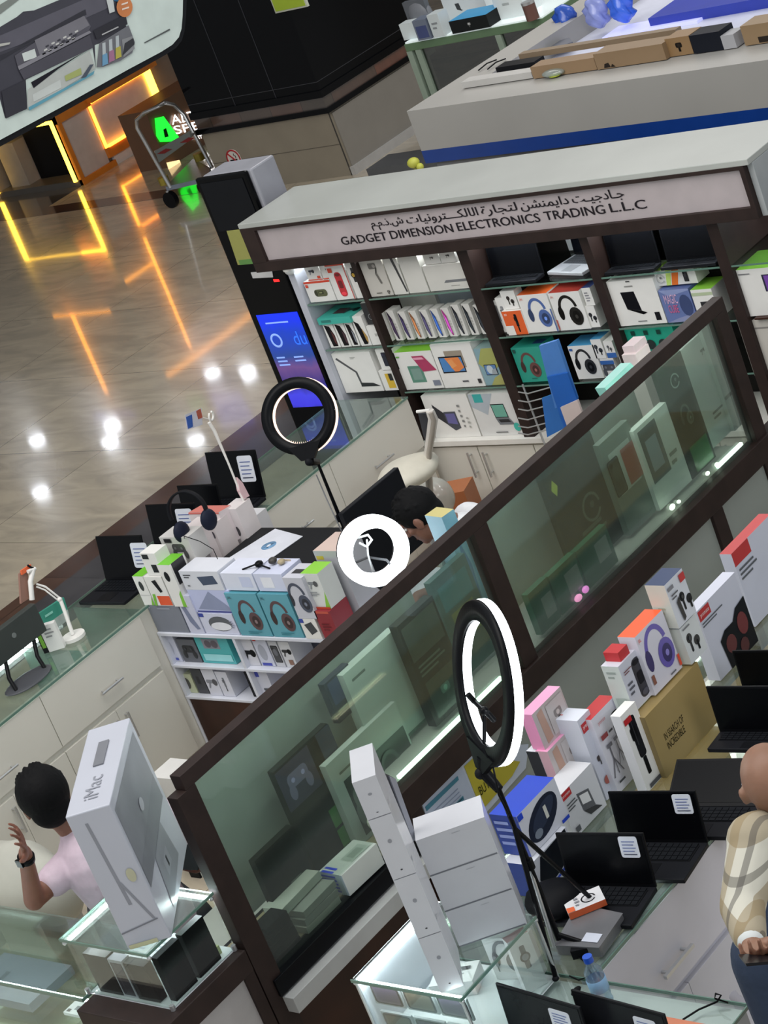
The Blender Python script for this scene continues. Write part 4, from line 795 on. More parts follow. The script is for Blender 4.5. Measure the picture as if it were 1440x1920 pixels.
# ================================================================ long glass topped counter on the left
XL, ZC = -8.166, .745
t = thing('display_counter', 'long white counter with glass top and drawers running along the mall floor, left side', 'counter', (-8.4, 5.6, FZ))
y0, y1 = 3.2, 8.03
part(t, 'counter_body', CABW, ((XL-.02, y0, .0), (XL-.0, y1, ZC-.012)), ((-8.66, y0, FZ), (XL-.02, y1, .46)))
part(t, 'plinth', BLACK, ((-8.62, y0, FZ), (XL-.05, y1, .0)))
ys = [P(66, 1300, x=XL).y, P(255, 1151, x=XL).y]; ys = [2*ys[0]-ys[1], ys[0], ys[1], 6.03, 6.72, 7.37, y1]
hand = {0: None, 1: (5.587, 5.722), 3: (P(548, 1000, x=XL).y, P(566, 985, x=XL).y), 5: (P(693, 877, x=XL).y, P(726, 852, x=XL).y)}
for i in range(6):
    a, c = ys[i]+.002, ys[i+1]-.002
    if c-a < .1: continue
    dr = part(t, 'drawer', CABW, ((XL, a, .468), (XL+.018, c, .73)), bevel=.001)
    h = hand.get(i) or ((a+c)/2-.07, (a+c)/2+.07)
    b = MB(); b.cyl((XL+.045, h[0], .556), (XL+.045, h[1], .556), .006, CHROME, 8)
    for yy in (h[0]+.02, h[1]-.02): b.cyl((XL+.018, yy, .556), (XL+.045, yy, .556), .004, CHROME, 6)
    b.build('handle', dr)
    for (p, q, hy) in ((a, (a+c)/2-.001, (a+c)/2-.035), ((a+c)/2+.001, c, (a+c)/2+.035)):
        dd = part(t, 'cupboard_door', CABW, ((XL, p, .01), (XL+.018, q, .44)), bevel=.001)
        b = MB(); b.cyl((XL+.045, hy, .28), (XL+.045, hy, .41), .006, CHROME, 8); b.cyl((XL+.018, hy, .395), (XL+.045, hy, .395), .004, CHROME, 6); b.cyl((XL+.018, hy, .295), (XL+.045, hy, .295), .004, CHROME, 6); b.build('handle', dd)
part(t, 'glass_top', GL_TOP, ((-8.66, y0, ZC-.01), (XL+.02, y1, ZC)))
part(t, 'glass_edge', GL_EDGE, ((XL+.02, y0, ZC-.01), (XL+.023, y1, ZC)), ((-8.663, y0, ZC-.01), (-8.66, y1, ZC)))
part(t, 'glass_front', GL_CLEAR, ((-8.66, y0, .46), (-8.652, y1, ZC-.01)))
part(t, 'inner_shelf', mat('#7f857c', .35), ((-8.65, y0, .46), (XL-.02, y1, .475)))
for (u, v) in ((265, 1141), (480, 875), (165, 1215)):
    yy = P(u, v, x=XL, ).y; part(t, 'glass_divider', GL_EDGE, ((-8.65, yy, .48), (XL-.02, yy+.006, ZC-.011)))
part(t, 'light_strip', LED, ((-8.645, y0, ZC-.03), (-8.635, 5.2, ZC-.015)), ((-8.645, 5.4, ZC-.03), (-8.635, 5.9, ZC-.015)))
# papers and boxes lying inside the glass counter
for i, (y, lab, c) in enumerate(((5.35, 'pale box lying inside the glass counter under the white phone stand', '#cfd6cf'), (5.12, 'silver box lying inside the glass counter next to the dark monitor', '#b5bfb9'), (7.35, 'white box lying inside the glass counter near the kiosk end', '#d5dbd8'), (7.0, 'pale blue box lying inside the glass counter below the black ring light', '#9fb0c4'))):
    carton('display_box', lab, 'box', (-8.5, y, .477), .22, .16, .06, base=c, rz=.1*i, faces={'top': [R(.1,.1,.9,.5,shade(c,.8)), Lr(.15,.6,.8,.9,3,'#77807b')]})

# laptops for sale on the counter
laptop('laptop', 'black open laptop nearest the white gooseneck phone stand', (-8.455, 6.215, ZC), .31, .2, .215, math.radians(2), sticker=(.07, .06, .11, .12), open_a=103)
laptop('laptop', 'black open laptop with white sticker, second along the left counter', (-8.385, 6.51, ZC), .33, .2, .215, math.radians(2), sticker=(.03, .07, .11, .12), open_a=103)
laptop('laptop', 'black open laptop half hidden behind the white headset boxes', (-8.40, 6.72, ZC), .27, .16, .2, math.radians(2), open_a=103)
laptop('laptop', 'black open laptop with price paper beside the thin white pole', (-8.4, 6.98, ZC), .34, .2, .235, math.radians(2), sticker=(.04, .08, .1, .13), open_a=103)
# monitor seen from behind
t = thing('desktop_monitor', 'dark grey monitor seen from behind on two black stand arms, far left', 'monitor', (-8.3, 5.3, ZC))
part(t, 'casing', mat('#363b38', .45), ((-8.39, 4.9, .86), (-8.35, 5.62, 1.0)), bevel=.004)
part(t, 'screen', mat('#050607', .2), ((-8.394, 4.92, .87), (-8.39, 5.60, .99)))
b = MB(); c = P(38, 1165, x=-8.348); b.cyl((-8.352, 5.45, .94), (-8.347, 5.45, .94), .012, mat('#6f7573'), 14); b.build('round_logo', t)
for yy in (5.32, 5.5):
    b = MB(); b.tube([(-8.37, yy+.05, .87), (-8.33, yy, .80), (-8.27, yy-.03, .757)], .01, BLACK, 8); b.build('stand_arm', t)
b = MB(); b.ball((-8.29, 5.38, .755), (.085, .13, .012), mat('#44464b', .5), 20, 8); b.build('stand_base', t)
# white gooseneck phone stand with boxes
t = thing('phone_stand', 'white gooseneck phone stand on a round base beside the teal box', 'phone stand', (-8.36, 5.74, ZC))
b = MB(); b.cyl((-8.36, 5.74, ZC), (-8.36, 5.74, ZC+.015), .055, WHITE, 24); b.build('base', t)
b = MB(); b.tube([(-8.36, 5.74, ZC+.015), (-8.385, 5.77, .87), (-8.4, 5.785, .92)], .009, WHITE, 8); b.build('pole', t)
b = MB(); b.tube([P(113, 1122, x=-8.4), P(85, 1100, x=-8.42), P(68, 1095, x=-8.44)], .005, WHITE, 8); b.tube([P(112, 1128, x=-8.4), P(84, 1106, x=-8.42), P(68, 1100, x=-8.44)], .004, WHITE, 8); b.ball(tuple(P(112, 1124, x=-8.4)), .012, WHITE); b.build('folding_arm', t)
b = MB(); b.tube([P(62, 1068, x=-8.44), P(57, 1090, x=-8.44), P(60, 1125, x=-8.44)], .012, WHITE, 8); b.tube([P(52, 1072, x=-8.44), P(66, 1066, x=-8.44)], .009, WHITE, 8); b.tube([P(66, 1066, x=-8.44), P(58, 1064, x=-8.44), P(52, 1060, x=-8.44)], .005, BLACK, 6); b.build('phone_clamp', t)
b = MB(); b.prism([P(u, v, x=-8.46) for u, v in ((37, 1076), (52, 1063), (55, 1122), (40, 1132))], (-.012, 0, 0), mat('#8f6a5c', .5)); b.prism([P(u, v, x=-8.45) for u, v in ((40, 1070), (58, 1058), (60, 1066), (42, 1078))], (-.01, 0, 0), mat('#e0673a')); b.build('brown_phone_card', t)
b = MB(); b.prism([P(u, v, x=-8.47) for u, v in ((74, 1150), (120, 1120), (127, 1143), (79, 1177))], (-.015, 0, 0), mat('#3c9480', .4)); b.prism([P(u, v, x=-8.468) for u, v in ((79, 1177), (127, 1143), (131, 1160), (84, 1195))], (-.02, 0, 0), mat('#a9b4af', .4)); b.prism([P(u, v, x=-8.467) for u, v in ((84, 1154), (98, 1145), (99, 1149), (85, 1158))], (.002, 0, 0), mat('#8fd0bf'))
tag(b.build('teal_box'), 'teal topped box leaning behind the white gooseneck phone stand', 'box')
p = P(104, 1210, z=ZC); carton('accessory_box', 'small white box with green and black stripe at the phone stand base', 'box', (-8.42, 5.6, ZC+.001), .1, .03, .13, rz=math.radians(35), faces={'front': [R(0,0,.25,1,'#222'+'426'), R(.05,.2,.22,.7,'#7cb342'), Lr(.4,.5,.9,.9,3,'#9a9a9a')]})
# thin white pole with a loop and a small flag card
base = P(478, 1000, z=.87); top = P(395, 785, x=base.x+.02)
t = thing('lamp_pole', 'thin white bent pole with a loop on top and a small flag card', 'pole', (-7.80, 6.49, .6))
X = -7.80; k = [P(482, 1005, x=X), P(455, 935, x=X), P(428, 868, x=X), P(402, 808, x=X), P(392, 792, x=X)]; k = [Vector((k[0].x, k[0].y, .602))]+k
b = MB(); b.tube(k, [.006, .006, .005, .005, .008, .008], WHITE, 8); b.build('pole', t)
b = MB(); c = P(396, 780, x=X); b.ring(tuple(c), (1, .3, -.2), (0, 0, 1), .02, [(-.004,-.004),(.004,-.004),(.004,.004),(-.004,.004)], WHITE, n=24, a0=30, a1=330); b.build('loop', t)
b = MB(); b.prism([P(u, v, x=X) for u, v in ((347, 778), (378, 765), (380, 796), (352, 806))], (-.002, 0, 0), mat('#b9bac4', .5)); b.prism([P(u, v, x=X+.002) for u, v in ((349, 782), (360, 777), (362, 800), (353, 804))], (-.001, 0, 0), mat('#27509c')); b.prism([P(u, v, x=X+.002) for u, v in ((368, 771), (376, 766), (380, 783), (372, 786))], (-.001, 0, 0), mat('#9a4a38')); b.tube([P(378, 782, x=X), P(392, 786, x=X)], .002, WHITE, 6); b.build('flag_card', t)
b = MB(); b.prism([P(u, v, x=X+.01) for u, v in ((445, 895), (455, 905), (468, 930), (458, 935), (450, 920))], (-.02, 0, 0), mat('#d9b9bd', .4)); b.build('pink_clip', t)

# ================================================================ white shelf stand beside the counter
YM = 6.02; XR = -6.78
t = thing('shelf_stand', 'white open shelf stand stacked with boxes, against the left counter', 'shelf stand', (-7.5, 6.3, FZ))
WS = mat('#d8dbe6', .35)
xa = XL+.005; xs = [xa, xu(447, YM, .5), xu(640, YM, .5)]
part(t, 'top_board', WS, ((xa, YM, .585), (XR, 6.62, .602)), bevel=.002)
for z in (.43, .26): part(t, 'shelf_board', WS, ((xa, YM, z-.014), (XR, 6.6, z)), bevel=.002)
for x in (xa, xs[1], XR-.016): part(t, 'side_board', WS, ((x, YM+.002, FZ), (x+.016, 6.6, .585)) if x != xs[1] else ((x, YM+.002, .26), (x+.016, 6.6, .585)))
part(t, 'back_board', mat('#b9bdc9', .4), ((xa, 6.6, FZ), (XR, 6.615, .585)))
part(t, 'brown_base_panel', WOODR, ((xa+.02, YM+.004, FZ), (xu(500, YM, .2), YM+.02, .245)))
part(t, 'light_strip', LED, ((-7.9, YM-.1, 1.395), (-7.5, YM-.09, 1.396))) if False else None
z1 = .603
gB = 'boxes stacked on the white shelf stand'
LG = 'glossy'
boxY('laptop_bag_box', 'blue-grey laptop sleeve box, lower left on top of the white stand', 'box', YM+.01, z1, 296, 356, .138, .2, base='#8b909c', front='#7c818d', rough=.25, faces={'front': [('Y', el(.06,.92,.02,.03), '#d0d4da'), R(.3,.86,.7,.92,'#969ba7')]})
boxY('mouse_box', 'tall white box with a blue-grey curved mouse, second on the stand top', 'box', YM+.008, z1, 358, 385, .195, .12, base='#c9cce0', rough=.25, faces={'front': [('Y', [(.1,.75),(.35,.8),(.6,.4),(.85,.12),(.6,.1),(.3,.3)], '#7a83a0'), R(.0,.88,.35,1,'#2c3a9a')]})
boxY('speaker_box', 'white box with a dark oval speaker, next to the teal headphone boxes', 'box', YM+.01, z1, 387, 451, .105, .14, base='#d3d6ea', rough=.2, faces={'front': [('Y', [(x+.55, y+.5) for x, y in el(0,0,.34,.36,20)], '#5c6067'), ('Y', [(x+.55, y+.38) for x, y in el(0,0,.3,.2,20)], '#e9ebf2'), R(0,.82,.14,1,'#2e3f9c'), Lr(.85,.3,.98,.7,4,'#8f93a5')]})
boxY('cable_box', 'wide white box with a slanting purple shape, above the oval speaker box', 'box', YM+.015, z1+.107, 368, 447, .115, .14, base='#bfc6e8', rough=.2, faces={'front': [('Y', [(.1,.15),(.5,.95),(.95,.1)], '#8d96b4'), R(.05,.02,.95,.08,'#3a3f8c')]})
boxY('webcam_box', 'white box with a dark blue bar speaker picture, top row of the stand', 'box', YM+.015, z1+.223, 349, 422, .095, .12, base='#d8dae2', faces={'front': [('Y', [(.42,.7),(.85,.78),(.9,.35),(.5,.25)], '#3d4a63'), Lr(.08,.6,.3,.85,2,'#44464c'), Lr(.1,.15,.2,.3,1,'#6a6c72')]})
boxY('glossy_box', 'glossy white wrapped box, left of two above the teal headphones', 'box', YM+.02, z1+.222, 425, 485, .085, .13, base='#dfe3f2', rough=.08, faces={'front': [R(.55,.2,.9,.8,'#c9d0ea')]})
boxY('glossy_box', 'glossy white wrapped box, right of two above the teal headphones', 'box', YM+.02, z1+.222, 487, 541, .085, .13, base='#d5daf0', rough=.08, faces={'front': [R(.2,.2,.6,.8,'#eef0f8')]})
for u0, u1, w in ((453, 513, 'left'), (515, 572, 'right')):
    boxY('headphone_box', 'teal box with dark red headphones, %s one of the pair on the stand' % w, 'box', YM+.006, z1, u0, u1, .215, .12, base='#5a9fae', front='#62a5b5', rough=.18, faces={'front': [I('headphones', .55, .48, .78, '#5c4448', '#8d7a7c'), T('JBL', .05, .86, .2, .93, '#2c4d5a'), Lr(.3,.05,.8,.13,2,'#2a7c8c')]})
boxY('speaker_box', 'small white box with dark tablet speaker, right end of the stand top', 'box', YM-.0, z1, 575, 606, .1, .12, faces={'front': [('Y', [(.2,.7),(.7,.85),(.9,.4),(.45,.2)], '#44484c'), R(.0,.8,.25,1,'#3347a0')]})
boxY('headphone_box', 'white box with grey-blue headphones above the small tablet speaker box', 'box', YM+.0, z1+.102, 560, 597, .2, .12, base='#c9cad4', faces={'front': [I('headphones', .5, .5, .8, '#4b5163', '#7d8496')], 'top': [R(.2,.3,.8,.6,'#3a3a3c')]})
boxY('red_box', 'dark red box at the right end of the stand top', 'box', YM+.0, z1, 610, 640, .14, .12, base='#8f2f38', faces={'front': [R(.1,.92,.9,1,'#c85a4a'), Lr(.2,.3,.8,.6,3,'#6d2029')]})
boxY('earbud_box', 'white and lime green earbud box standing on the dark red box', 'box', YM+.02, z1+.142, 589, 622, .17, .1, top='#8fd046', base='#dcdfdc', faces={'front': [('Y', [(.7,.0),(1,.0),(1,.5)], '#8fc64a'), I('earpiece', .5, .7, .45, '#8d9296'), Lr(.15,.35,.75,.5,3,'#8f9499'), R(0,.0,1,.06,'#c0482e')]})
zz = z1+.14
boxY('earbud_box', 'white earbud box with lime lid, leftmost of the row on the stand', 'box', YM+.01, zz, 271, 291, .15, .1, top='#6fc02c', faces={'front': [('Y', [(x+.5, y+.66) for x, y in el(0,0,.2,.17,14)], '#26272b'), ('Y', [(.75,.0),(1,.0),(1,.3)], '#7cc03c'), R(.03,.34,.97,.36,'#c9c9c9')]})
boxY('earbud_box', 'white box with orange label and dark earbud, second in the row on the stand', 'box', YM+.008, zz, 292, 326, .15, .1, faces={'front': [R(.3,.02,1,.34,'#e0562c'), ('Y', [(.35,.85),(.6,.9),(.75,.5),(.6,.45)], '#1f2024'), ('Y', [(.0,.0),(.12,.0),(.25,.4),(.1,.4)], '#7cc03c')]})
boxY('earbud_box', 'tall white earbud box with green swirl and lime lid, third in the row', 'box', YM+.004, zz+.0, 328, 352, .215, .1, top='#6fc02c', faces={'front': [('Y', [(x+.42, y+.72) for x, y in el(0,0,.2,.12,14)], '#1f2024'), ('Y', [(.7,.0),(1,.0),(1,.4),(.8,.3)], '#7cc03c')], 'right': [R(.1,.5,.9,1,'#2b2b2f')]})
boxY('power_bank_box', 'white box with a black clip, standing on the leftmost earbud boxes', 'box', YM+.015, zz+.152, 279, 308, .115, .08, faces={'front': [R(.45,.15,.8,.5,'#1f2024'), R(.1,.75,.5,.95,'#1f2024')]})
boxY('camera_box', 'white box with black robot camera picture at the back of the row', 'box', YM+.13, zz+.152, 318, 372, .13, .1, base='#c9c7c4', left='#3a3a3c', faces={'front': [I('game', .55, .5, .8, '#4a4a4c'), R(.15,.8,.4,.95,'#222226')]})
# cells
CZ = [(.431, .152), (.261, .152)]
def cell(ul, ur, row, h, lab, base, arts, nm='small_box', y=YM+.03, **kw):
    z0 = CZ[row][0]; return boxY(nm, lab, 'box', y, z0, ul, ur, h, .12, base=base, faces={'front': arts}, **kw)
cell(315, 344, 0, .14, 'white box with pale oval, upper left cell of the stand', '#cfd2e2', [('Y', [(x+.45, y+.5) for x, y in el(0,0,.28,.32,16)], '#b3b7c6'), R(.2,.04,.8,.14,'#4a55b0'), R(.1,.9,.3,.96,'#c83a3a')])
cell(347, 381, 0, .12, 'dark grey box with black gadgets, upper left cell of the stand', '#5d6068', [I('game', .5, .5, .8, '#26282d')])
cell(383, 445, 0, .14, 'shiny teal box with two round speakers, upper left cell of the stand', '#4fb3b6', [R(.2,.55,.7,.92,'#8a8d99'), ('Y', [(x+.36, y+.73) for x, y in el(0,0,.1,.14,12)], '#5d5560'), ('Y', [(x+.56, y+.73) for x, y in el(0,0,.1,.14,12)], '#5d5560'), R(.1,.1,.95,.35,'#9fe0e4')], rough=.1)
cell(464, 490, 0, .135, 'white box with black earpiece, first in the upper right cell', '#d3d3da', [I('earpiece', .5, .45, .8, '#202226')])
cell(492, 518, 0, .14, 'white box with pale oval speaker, second in the upper right cell', '#cfd2e2', [('Y', [(x+.45, y+.5) for x, y in el(0,0,.28,.3,16)], '#a9adbb'), R(.1,.02,.8,.12,'#3f49b0'), R(.05,.92,.3,.99,'#c83a3a')])
cell(520, 537, 0, .13, 'white box with dark phone, third in the upper right cell', '#c9cad0', [I('phone', .5, .5, .7, '#4a4c52')])
cell(539, 560, 0, .13, 'white box with dark gadget at the end of the upper right cell', '#d5d6da', [I('earpiece', .5, .6, .6, '#303236'), R(.4,.1,.8,.3,'#8a6a5c')])
cell(349, 372, 1, .1, 'cream box with round camera, lower left cell of the stand', '#c3c9a8', [('Y', [(x+.45, y+.5) for x, y in el(0,0,.25,.3,14)], '#4a4a40')])
cell(374, 394, 1, .13, 'dark grey box beside the cream camera box in the lower cell', '#44464c', [R(.3,.4,.6,.7,'#2a2b30')])
cell(396, 420, 1, .14, 'white box with grey earpiece, lower cell left of two', '#d6d8e4', [I('earpiece', .5, .5, .7, '#8c8f99')], y=YM+.02)
cell(421, 443, 1, .13, 'white box with black pen shape, lower cell right of two', '#d6d8e4', [I('stick', .5, .5, .6, '#7d8089')], y=YM+.02)
cell(446, 462, 1, .12, 'white and blue box with a grey mouse at the end of the lower left cell', '#c6cade', [I('mouse', .5, .4, .7, '#7f8492'), R(0,.8,1,.95,'#4a6ac0')]) if False else None
cell(476, 492, 1, .13, 'black box at the left of the lower right cell', '#1e1f24', [R(.2,.7,.8,.74,'#44464c')])
cell(494, 520, 1, .135, 'white box with blue corner in the lower right cell', '#d3d5e2', [R(0,.8,.35,1,'#3f49b0'), I('earpiece', .6, .3, .5, '#55585f')])
b = MB(); b.box((xs[0]+.25, YM+.25, .262), (xs[1]-.05, YM+.3, .4), mat('#1d4f96', .4)); tag(b.build('blue_folder'), 'blue folder standing at the back of the lower left cell', 'folder')

# things on the stand behind: printer with paper, white and pink boxes
q = [P(u, v, z=.86) for u, v in ((420, 1058), (500, 1063), (575, 1005), (515, 988))]
t = thing('black_printer', 'black box shaped printer with a white sheet of paper on top', 'printer', (-7.5, 6.3, .602))
px0, px1 = -7.80, -7.17
b = MB(); b.box((px0+.02, 6.15, .603), (px1, 6.5, .85), mat('#101114', .35)); b.build('casing', t, .012)
b = MB(); b.box((px0, 6.14, .85), (px1+.005, 6.52, .862), mat('#141518', .6, spec=.2)); b.build('lid', t, .004)
b = MB(); pz = .8635; b.prism([P(u, v, z=pz) for u, v in ((424, 1050), (501, 1053), (568, 1006), (516, 992))], (0, 0, .002), mat('#cfd2db', .6)); pp = b.build('paper_sheet', t)
b = MB(); c = P(504, 1023, z=.866); b.ring(tuple(c), (0,0,1), (1,0,0), .0, [(.0,0),(.036,0),(.036,.001),(0,.001)], mat('#6f9cc4', .5), n=28); b.ball(tuple(c+Vector((.0,0,.001))), (.01,.014,.001), mat('#d5dce6'), 10, 4); b.build('blue_disc_print', pp)
b = MB(); c = P(541, 1056, y=6.149); b.box((c.x-.02, 6.146, c.z-.015), (c.x+.02, 6.15, c.z+.02), mat('#c9b9a4')); b.build('beige_sticker', t)
def freebox(name, label, u, v, z, w, d, h, rz=0, **kw):
    p = P(u, v, z=z); return carton(name, label, 'box', tuple(p), w, d, h, rz=math.radians(rz), **kw)
freebox('accessory_box', 'tilted white box with a pale red edge on the stacked white boxes', 352, 990, .86, .21, .06, .13, 8, base='#d8cccb', faces={'front': [R(0,.9,1,1,'#cf6a60'), Lr(.1,.3,.3,.7,3,'#8a8082'), R(.15,.35,.28,.65,'#55505a')]}, tilt=-.25) if False else None
Yb = 6.24
def bk(name, label, bl, br, tl, d=.1, z0=.603, y=Yb, **kw):
    x0 = P(*bl, y=y).x; x1 = P(*br, y=y).x; zb = P(*bl, y=y).z; zt = P(*tl, y=y).z
    return carton(name, label, 'box', (x0, y, z0), x1-x0, d, zt-z0, **kw)
bk('white_box', 'white box with a webcam picture behind the earbud boxes', (373, 1058), (402, 1058), (355, 990), base='#d8cecd', faces={'front': [I('cam', .7, .8, .25, '#55525a'), Lr(.1,.5,.5,.7,3,'#8d868a')]})
bk('white_box', 'white box with yellow label beside the black printer', (400, 1050), (424, 1045), (378, 985), base='#d3cac9', y=6.3, faces={'front': [R(.3,.28,.8,.36,'#d8ac2c'), I('cam', .6, .85, .22, '#44424a')]})
bk('white_box', 'tall white box with dark earbud, behind the printer corner', (440, 1010), (462, 1003), (407, 955), base='#d9d2d2', y=6.42, faces={'front': [('Y', [(x+.5, y+.72) for x, y in el(0,0,.16,.06,12)], '#3a3a3e'), Lr(.2,.3,.8,.5,2,'#8d868a')]})
bk('white_box', 'small white box at the right of the tall earbud box', (462, 1003), (482, 995), (445, 973), base='#cfcfd2', y=6.55, faces={'front': [R(.2,.6,.6,.8,'#9a9aa0')]})
x0 = P(330, 960, y=6.3).x; carton('pink_edge_box', 'white box with red top edge leaning on the white boxes', 'box', (x0, 6.345, .602+.27), .2, .08, .16, rz=0, base='#d8cdce', top='#cf7a70', tilt=-.12, faces={'front': [R(.08,.35,.2,.6,'#55505a'), Lr(.3,.6,.7,.75,2,'#a8a0a2'), R(0,.95,1,1,'#cf6a60')]})
t = thing('headset', 'black over-ear headset hanging over the white boxes by the laptops', 'headset', tuple(P(340, 990, y=6.2)))
c = P(352, 960, y=6.2)
b = MB(); b.ring(tuple(c), (.3,-1,.2), (0,0,1), .095, [(-.005,-.012),(.005,-.012),(.005,.012),(-.005,.012)], BLACKM, n=36, a0=-105, a1=105); b.build('headband', t)
b = MB(); b.ball(tuple(c+Vector((-.07, -.02, -.09))), (.025, .045, .05), mat('#1c2030', .5)); b.build('ear_cup', t)
b = MB(); b.ball(tuple(c+Vector((.09, .02, -.05))), (.025, .045, .05), mat('#1c2030', .5)); b.build('ear_cup', t)
b = MB(); b.tube([c+Vector((-.06,-.03,-.12)), P(345, 1005, y=6.1), P(375, 1015, y=6.1), P(400, 1030, y=6.1), P(408, 1048, y=6.12)], .002, BLACK, 6); b.build('cord', t)
bk('tall_carton', 'tall pale grey carton with pinkish top behind the bright ring light', (618, 1110), (660, 1105), (583, 1033), d=.16, y=6.16, base='#b3b4ba', top='#d3bdb3', faces={'front': [R(.05,.88,.35,.93,'#c9b93c')]})
# black camera parts lying on the glossy boxes
b = MB(); p = P(490, 1068, y=YM+.08); b.ball((p.x, YM+.08, .925), (.02,.02,.014), BLACK, 10, 6); b.tube([(p.x-.08, YM+.05, .914), (p.x, YM+.07, .93), (p.x+.08, YM+.06, .915)], .004, BLACK, 6); tag(b.build('small_camera'), 'small black camera with a cable lying on the glossy boxes', 'camera')
p = P(520, 1072, y=YM+.1); b = MB(); b.ball((p.x, YM+.1, .93), (.02, .02, .015), mat('#3a3733', .5), 12, 8); b.ball((p.x+.05, YM+.1, .925), (.018, .018, .012), mat('#a89a7c', .5), 12, 8); tag(b.build('earbuds'), 'pair of dark and beige earbud cases on the glossy boxes', 'earbud cases')

# ---- monitor, chair and crate behind
t = thing('black_monitor', 'black monitor seen from behind, behind the glowing ring light', 'monitor', (-7.0, 6.4, .602))
q = [P(u, v, x=-7.0) for u, v in ((637, 963), (743, 878), (768, 930), (700, 1060))]
b = MB(); b.box((-7.012, q[0].y, .70), (-6.985, q[1].y, q[0].z), mat('#16181d', .4)); b.build('screen_casing', t, .004)
b = MB(); b.box((-7.03, (q[0].y+q[1].y)/2-.03, .605), (-7.012, (q[0].y+q[1].y)/2+.03, .85), BLACK); b.box((-7.1, (q[0].y+q[1].y)/2-.1, .603), (-6.93, (q[0].y+q[1].y)/2+.1, .612), BLACK); b.build('stand', t)
# white office chair wrapped in plastic
t = thing('office_chair', 'white office chair with curved back, wrapped cushion, in front of the low cabinets', 'chair', (-7.55, 7.35, FZ))
SEATM = mat('#cfcabb', .55, bump=.3, scale=12); Yc = 7.3
b = MB(); 
def pil(q): k = 1+.04*math.sin(q.x*30)+.04*math.sin(q.y*26+1); return Vector((q.x*k, q.y*k, q.z*k))
cs = P(765, 885, y=Yc); b.ball((cs.x, Yc, cs.z), (.145, .175, .06), SEATM, 26, 14, pil); b.build('seat', t)
b = MB(); k = [P(u, v, y=Yc+.08) for u, v in ((806, 770), (812, 785), (808, 815), (803, 845), (803, 880), (806, 920))]
b.tube(k, [.02, .024, .022, .02, .019, .018], mat('#d3cec6', .4), 10); b.tube([p+Vector((.02, -.02, 0)) for p in k], .012, mat('#a39b90', .4), 8); b.build('back_frame', t)
b = MB(); k2 = [P(u, v, y=Yc+.08) for u, v in ((782, 772), (806, 769))]; b.tube(k2, .008, WHITE, 8); b.prism([P(u, v, y=Yc+.1) for u, v in ((784, 776), (802, 776), (800, 835), (793, 815))], (0, .01, 0), mat('#34353a', .7)); b.build('mesh_back', t)
b = MB(); b.cyl((cs.x, Yc, FZ+.08), (cs.x, Yc, cs.z-.05), .025, CHROME, 12)
for i in range(5):
    a = i*2*math.pi/5; b.tube([(cs.x, Yc, FZ+.09), (cs.x+.22*math.cos(a), Yc+.22*math.sin(a), FZ+.05)], [.02, .012], WHITE, 8); b.ball((cs.x+.22*math.cos(a), Yc+.22*math.sin(a), FZ+.026), .025, BLACK, 10, 6)
b.build('star_base', t)
b = MB(); c = P(820, 925, y=7.6)
b.ball((c.x, 7.55, c.z), (.12, .1, .1), glass('plastic_wrap', '#e4e6e2', .25, .5, .15, '#d9d8d0'), 20, 12, pil); tag(b.build('plastic_bundle'), 'bundle of clear plastic wrap hanging behind the chair', 'wrap')
p = P(850, 950, z=.25); carton('orange_box', 'orange-brown cardboard box behind the man in white by the cabinets', 'box', (p.x-.1, p.y-.05, FZ+.002), .2, .16, P(860, 925, y=p.y).z-FZ, rz=math.radians(20), base='#a2603a', top='#b06c44')
b = MB(); p = P(1060, 700, y=7.75)
# wire rack with blue packaging in front of the third bay
t = thing('wire_rack', 'wire rack holding a folded blue cardboard display, before the headphone shelves', 'rack', (-7.0, 7.95, Z4))
for v0, v1 in ((735, 728), (751, 745), (767, 761), (784, 777), (799, 793), (812, 806)):
    b = MB(); b.tube([P(972, v0, y=7.98), P(990, v0+3, y=7.95), P(1040, v1-4, y=7.95)], .0035, CHROME, 6); b.build('wire_shelf', t)
b = MB(); b.cyl((P(985, 735, y=7.98).x, 7.98, Z4), (P(985, 735, y=7.98).x, 7.98, .8), .005, CHROME, 8); b.cyl((P(1040, 735, y=7.98).x, 7.98, Z4), (P(1040, 735, y=7.98).x, 7.98, .8), .005, CHROME, 8); b.build('rack_post', t)
b = MB(); b.prism([P(u, v, y=7.9) for u, v in ((1015, 645), (1048, 635), (1085, 745), (1045, 762))], (0, -.02, 0), mat('#4a7fc4', .35)); b.prism([P(u, v, y=7.88) for u, v in ((1028, 705), (1066, 697), (1100, 790), (1062, 806))], (0, -.012, 0), mat('#1f5fb4', .35)); b.prism([P(1053, 762, y=7.86), P(1085, 748, y=7.86), Vector((P(1085, 748, y=7.86).x, 7.86, Z4+.002)), Vector((P(1053, 762, y=7.86).x, 7.86, Z4+.002))], (0, -.012, 0), mat('#cdbdb9', .4)); tag(b.build('blue_display_card'), 'tall folded blue cardboard display with a pale lower flap', 'display card')
b = MB(); b.prism([P(u, v, y=7.93) for u, v in ((1018, 745), (1045, 735), (1062, 800), (1028, 818))], (0, -.01, 0), mat('#2c6cb8', .25, coat=.3)); tag(b.build('blue_packet'), 'shiny blue packet hanging on the wire rack', 'packet')
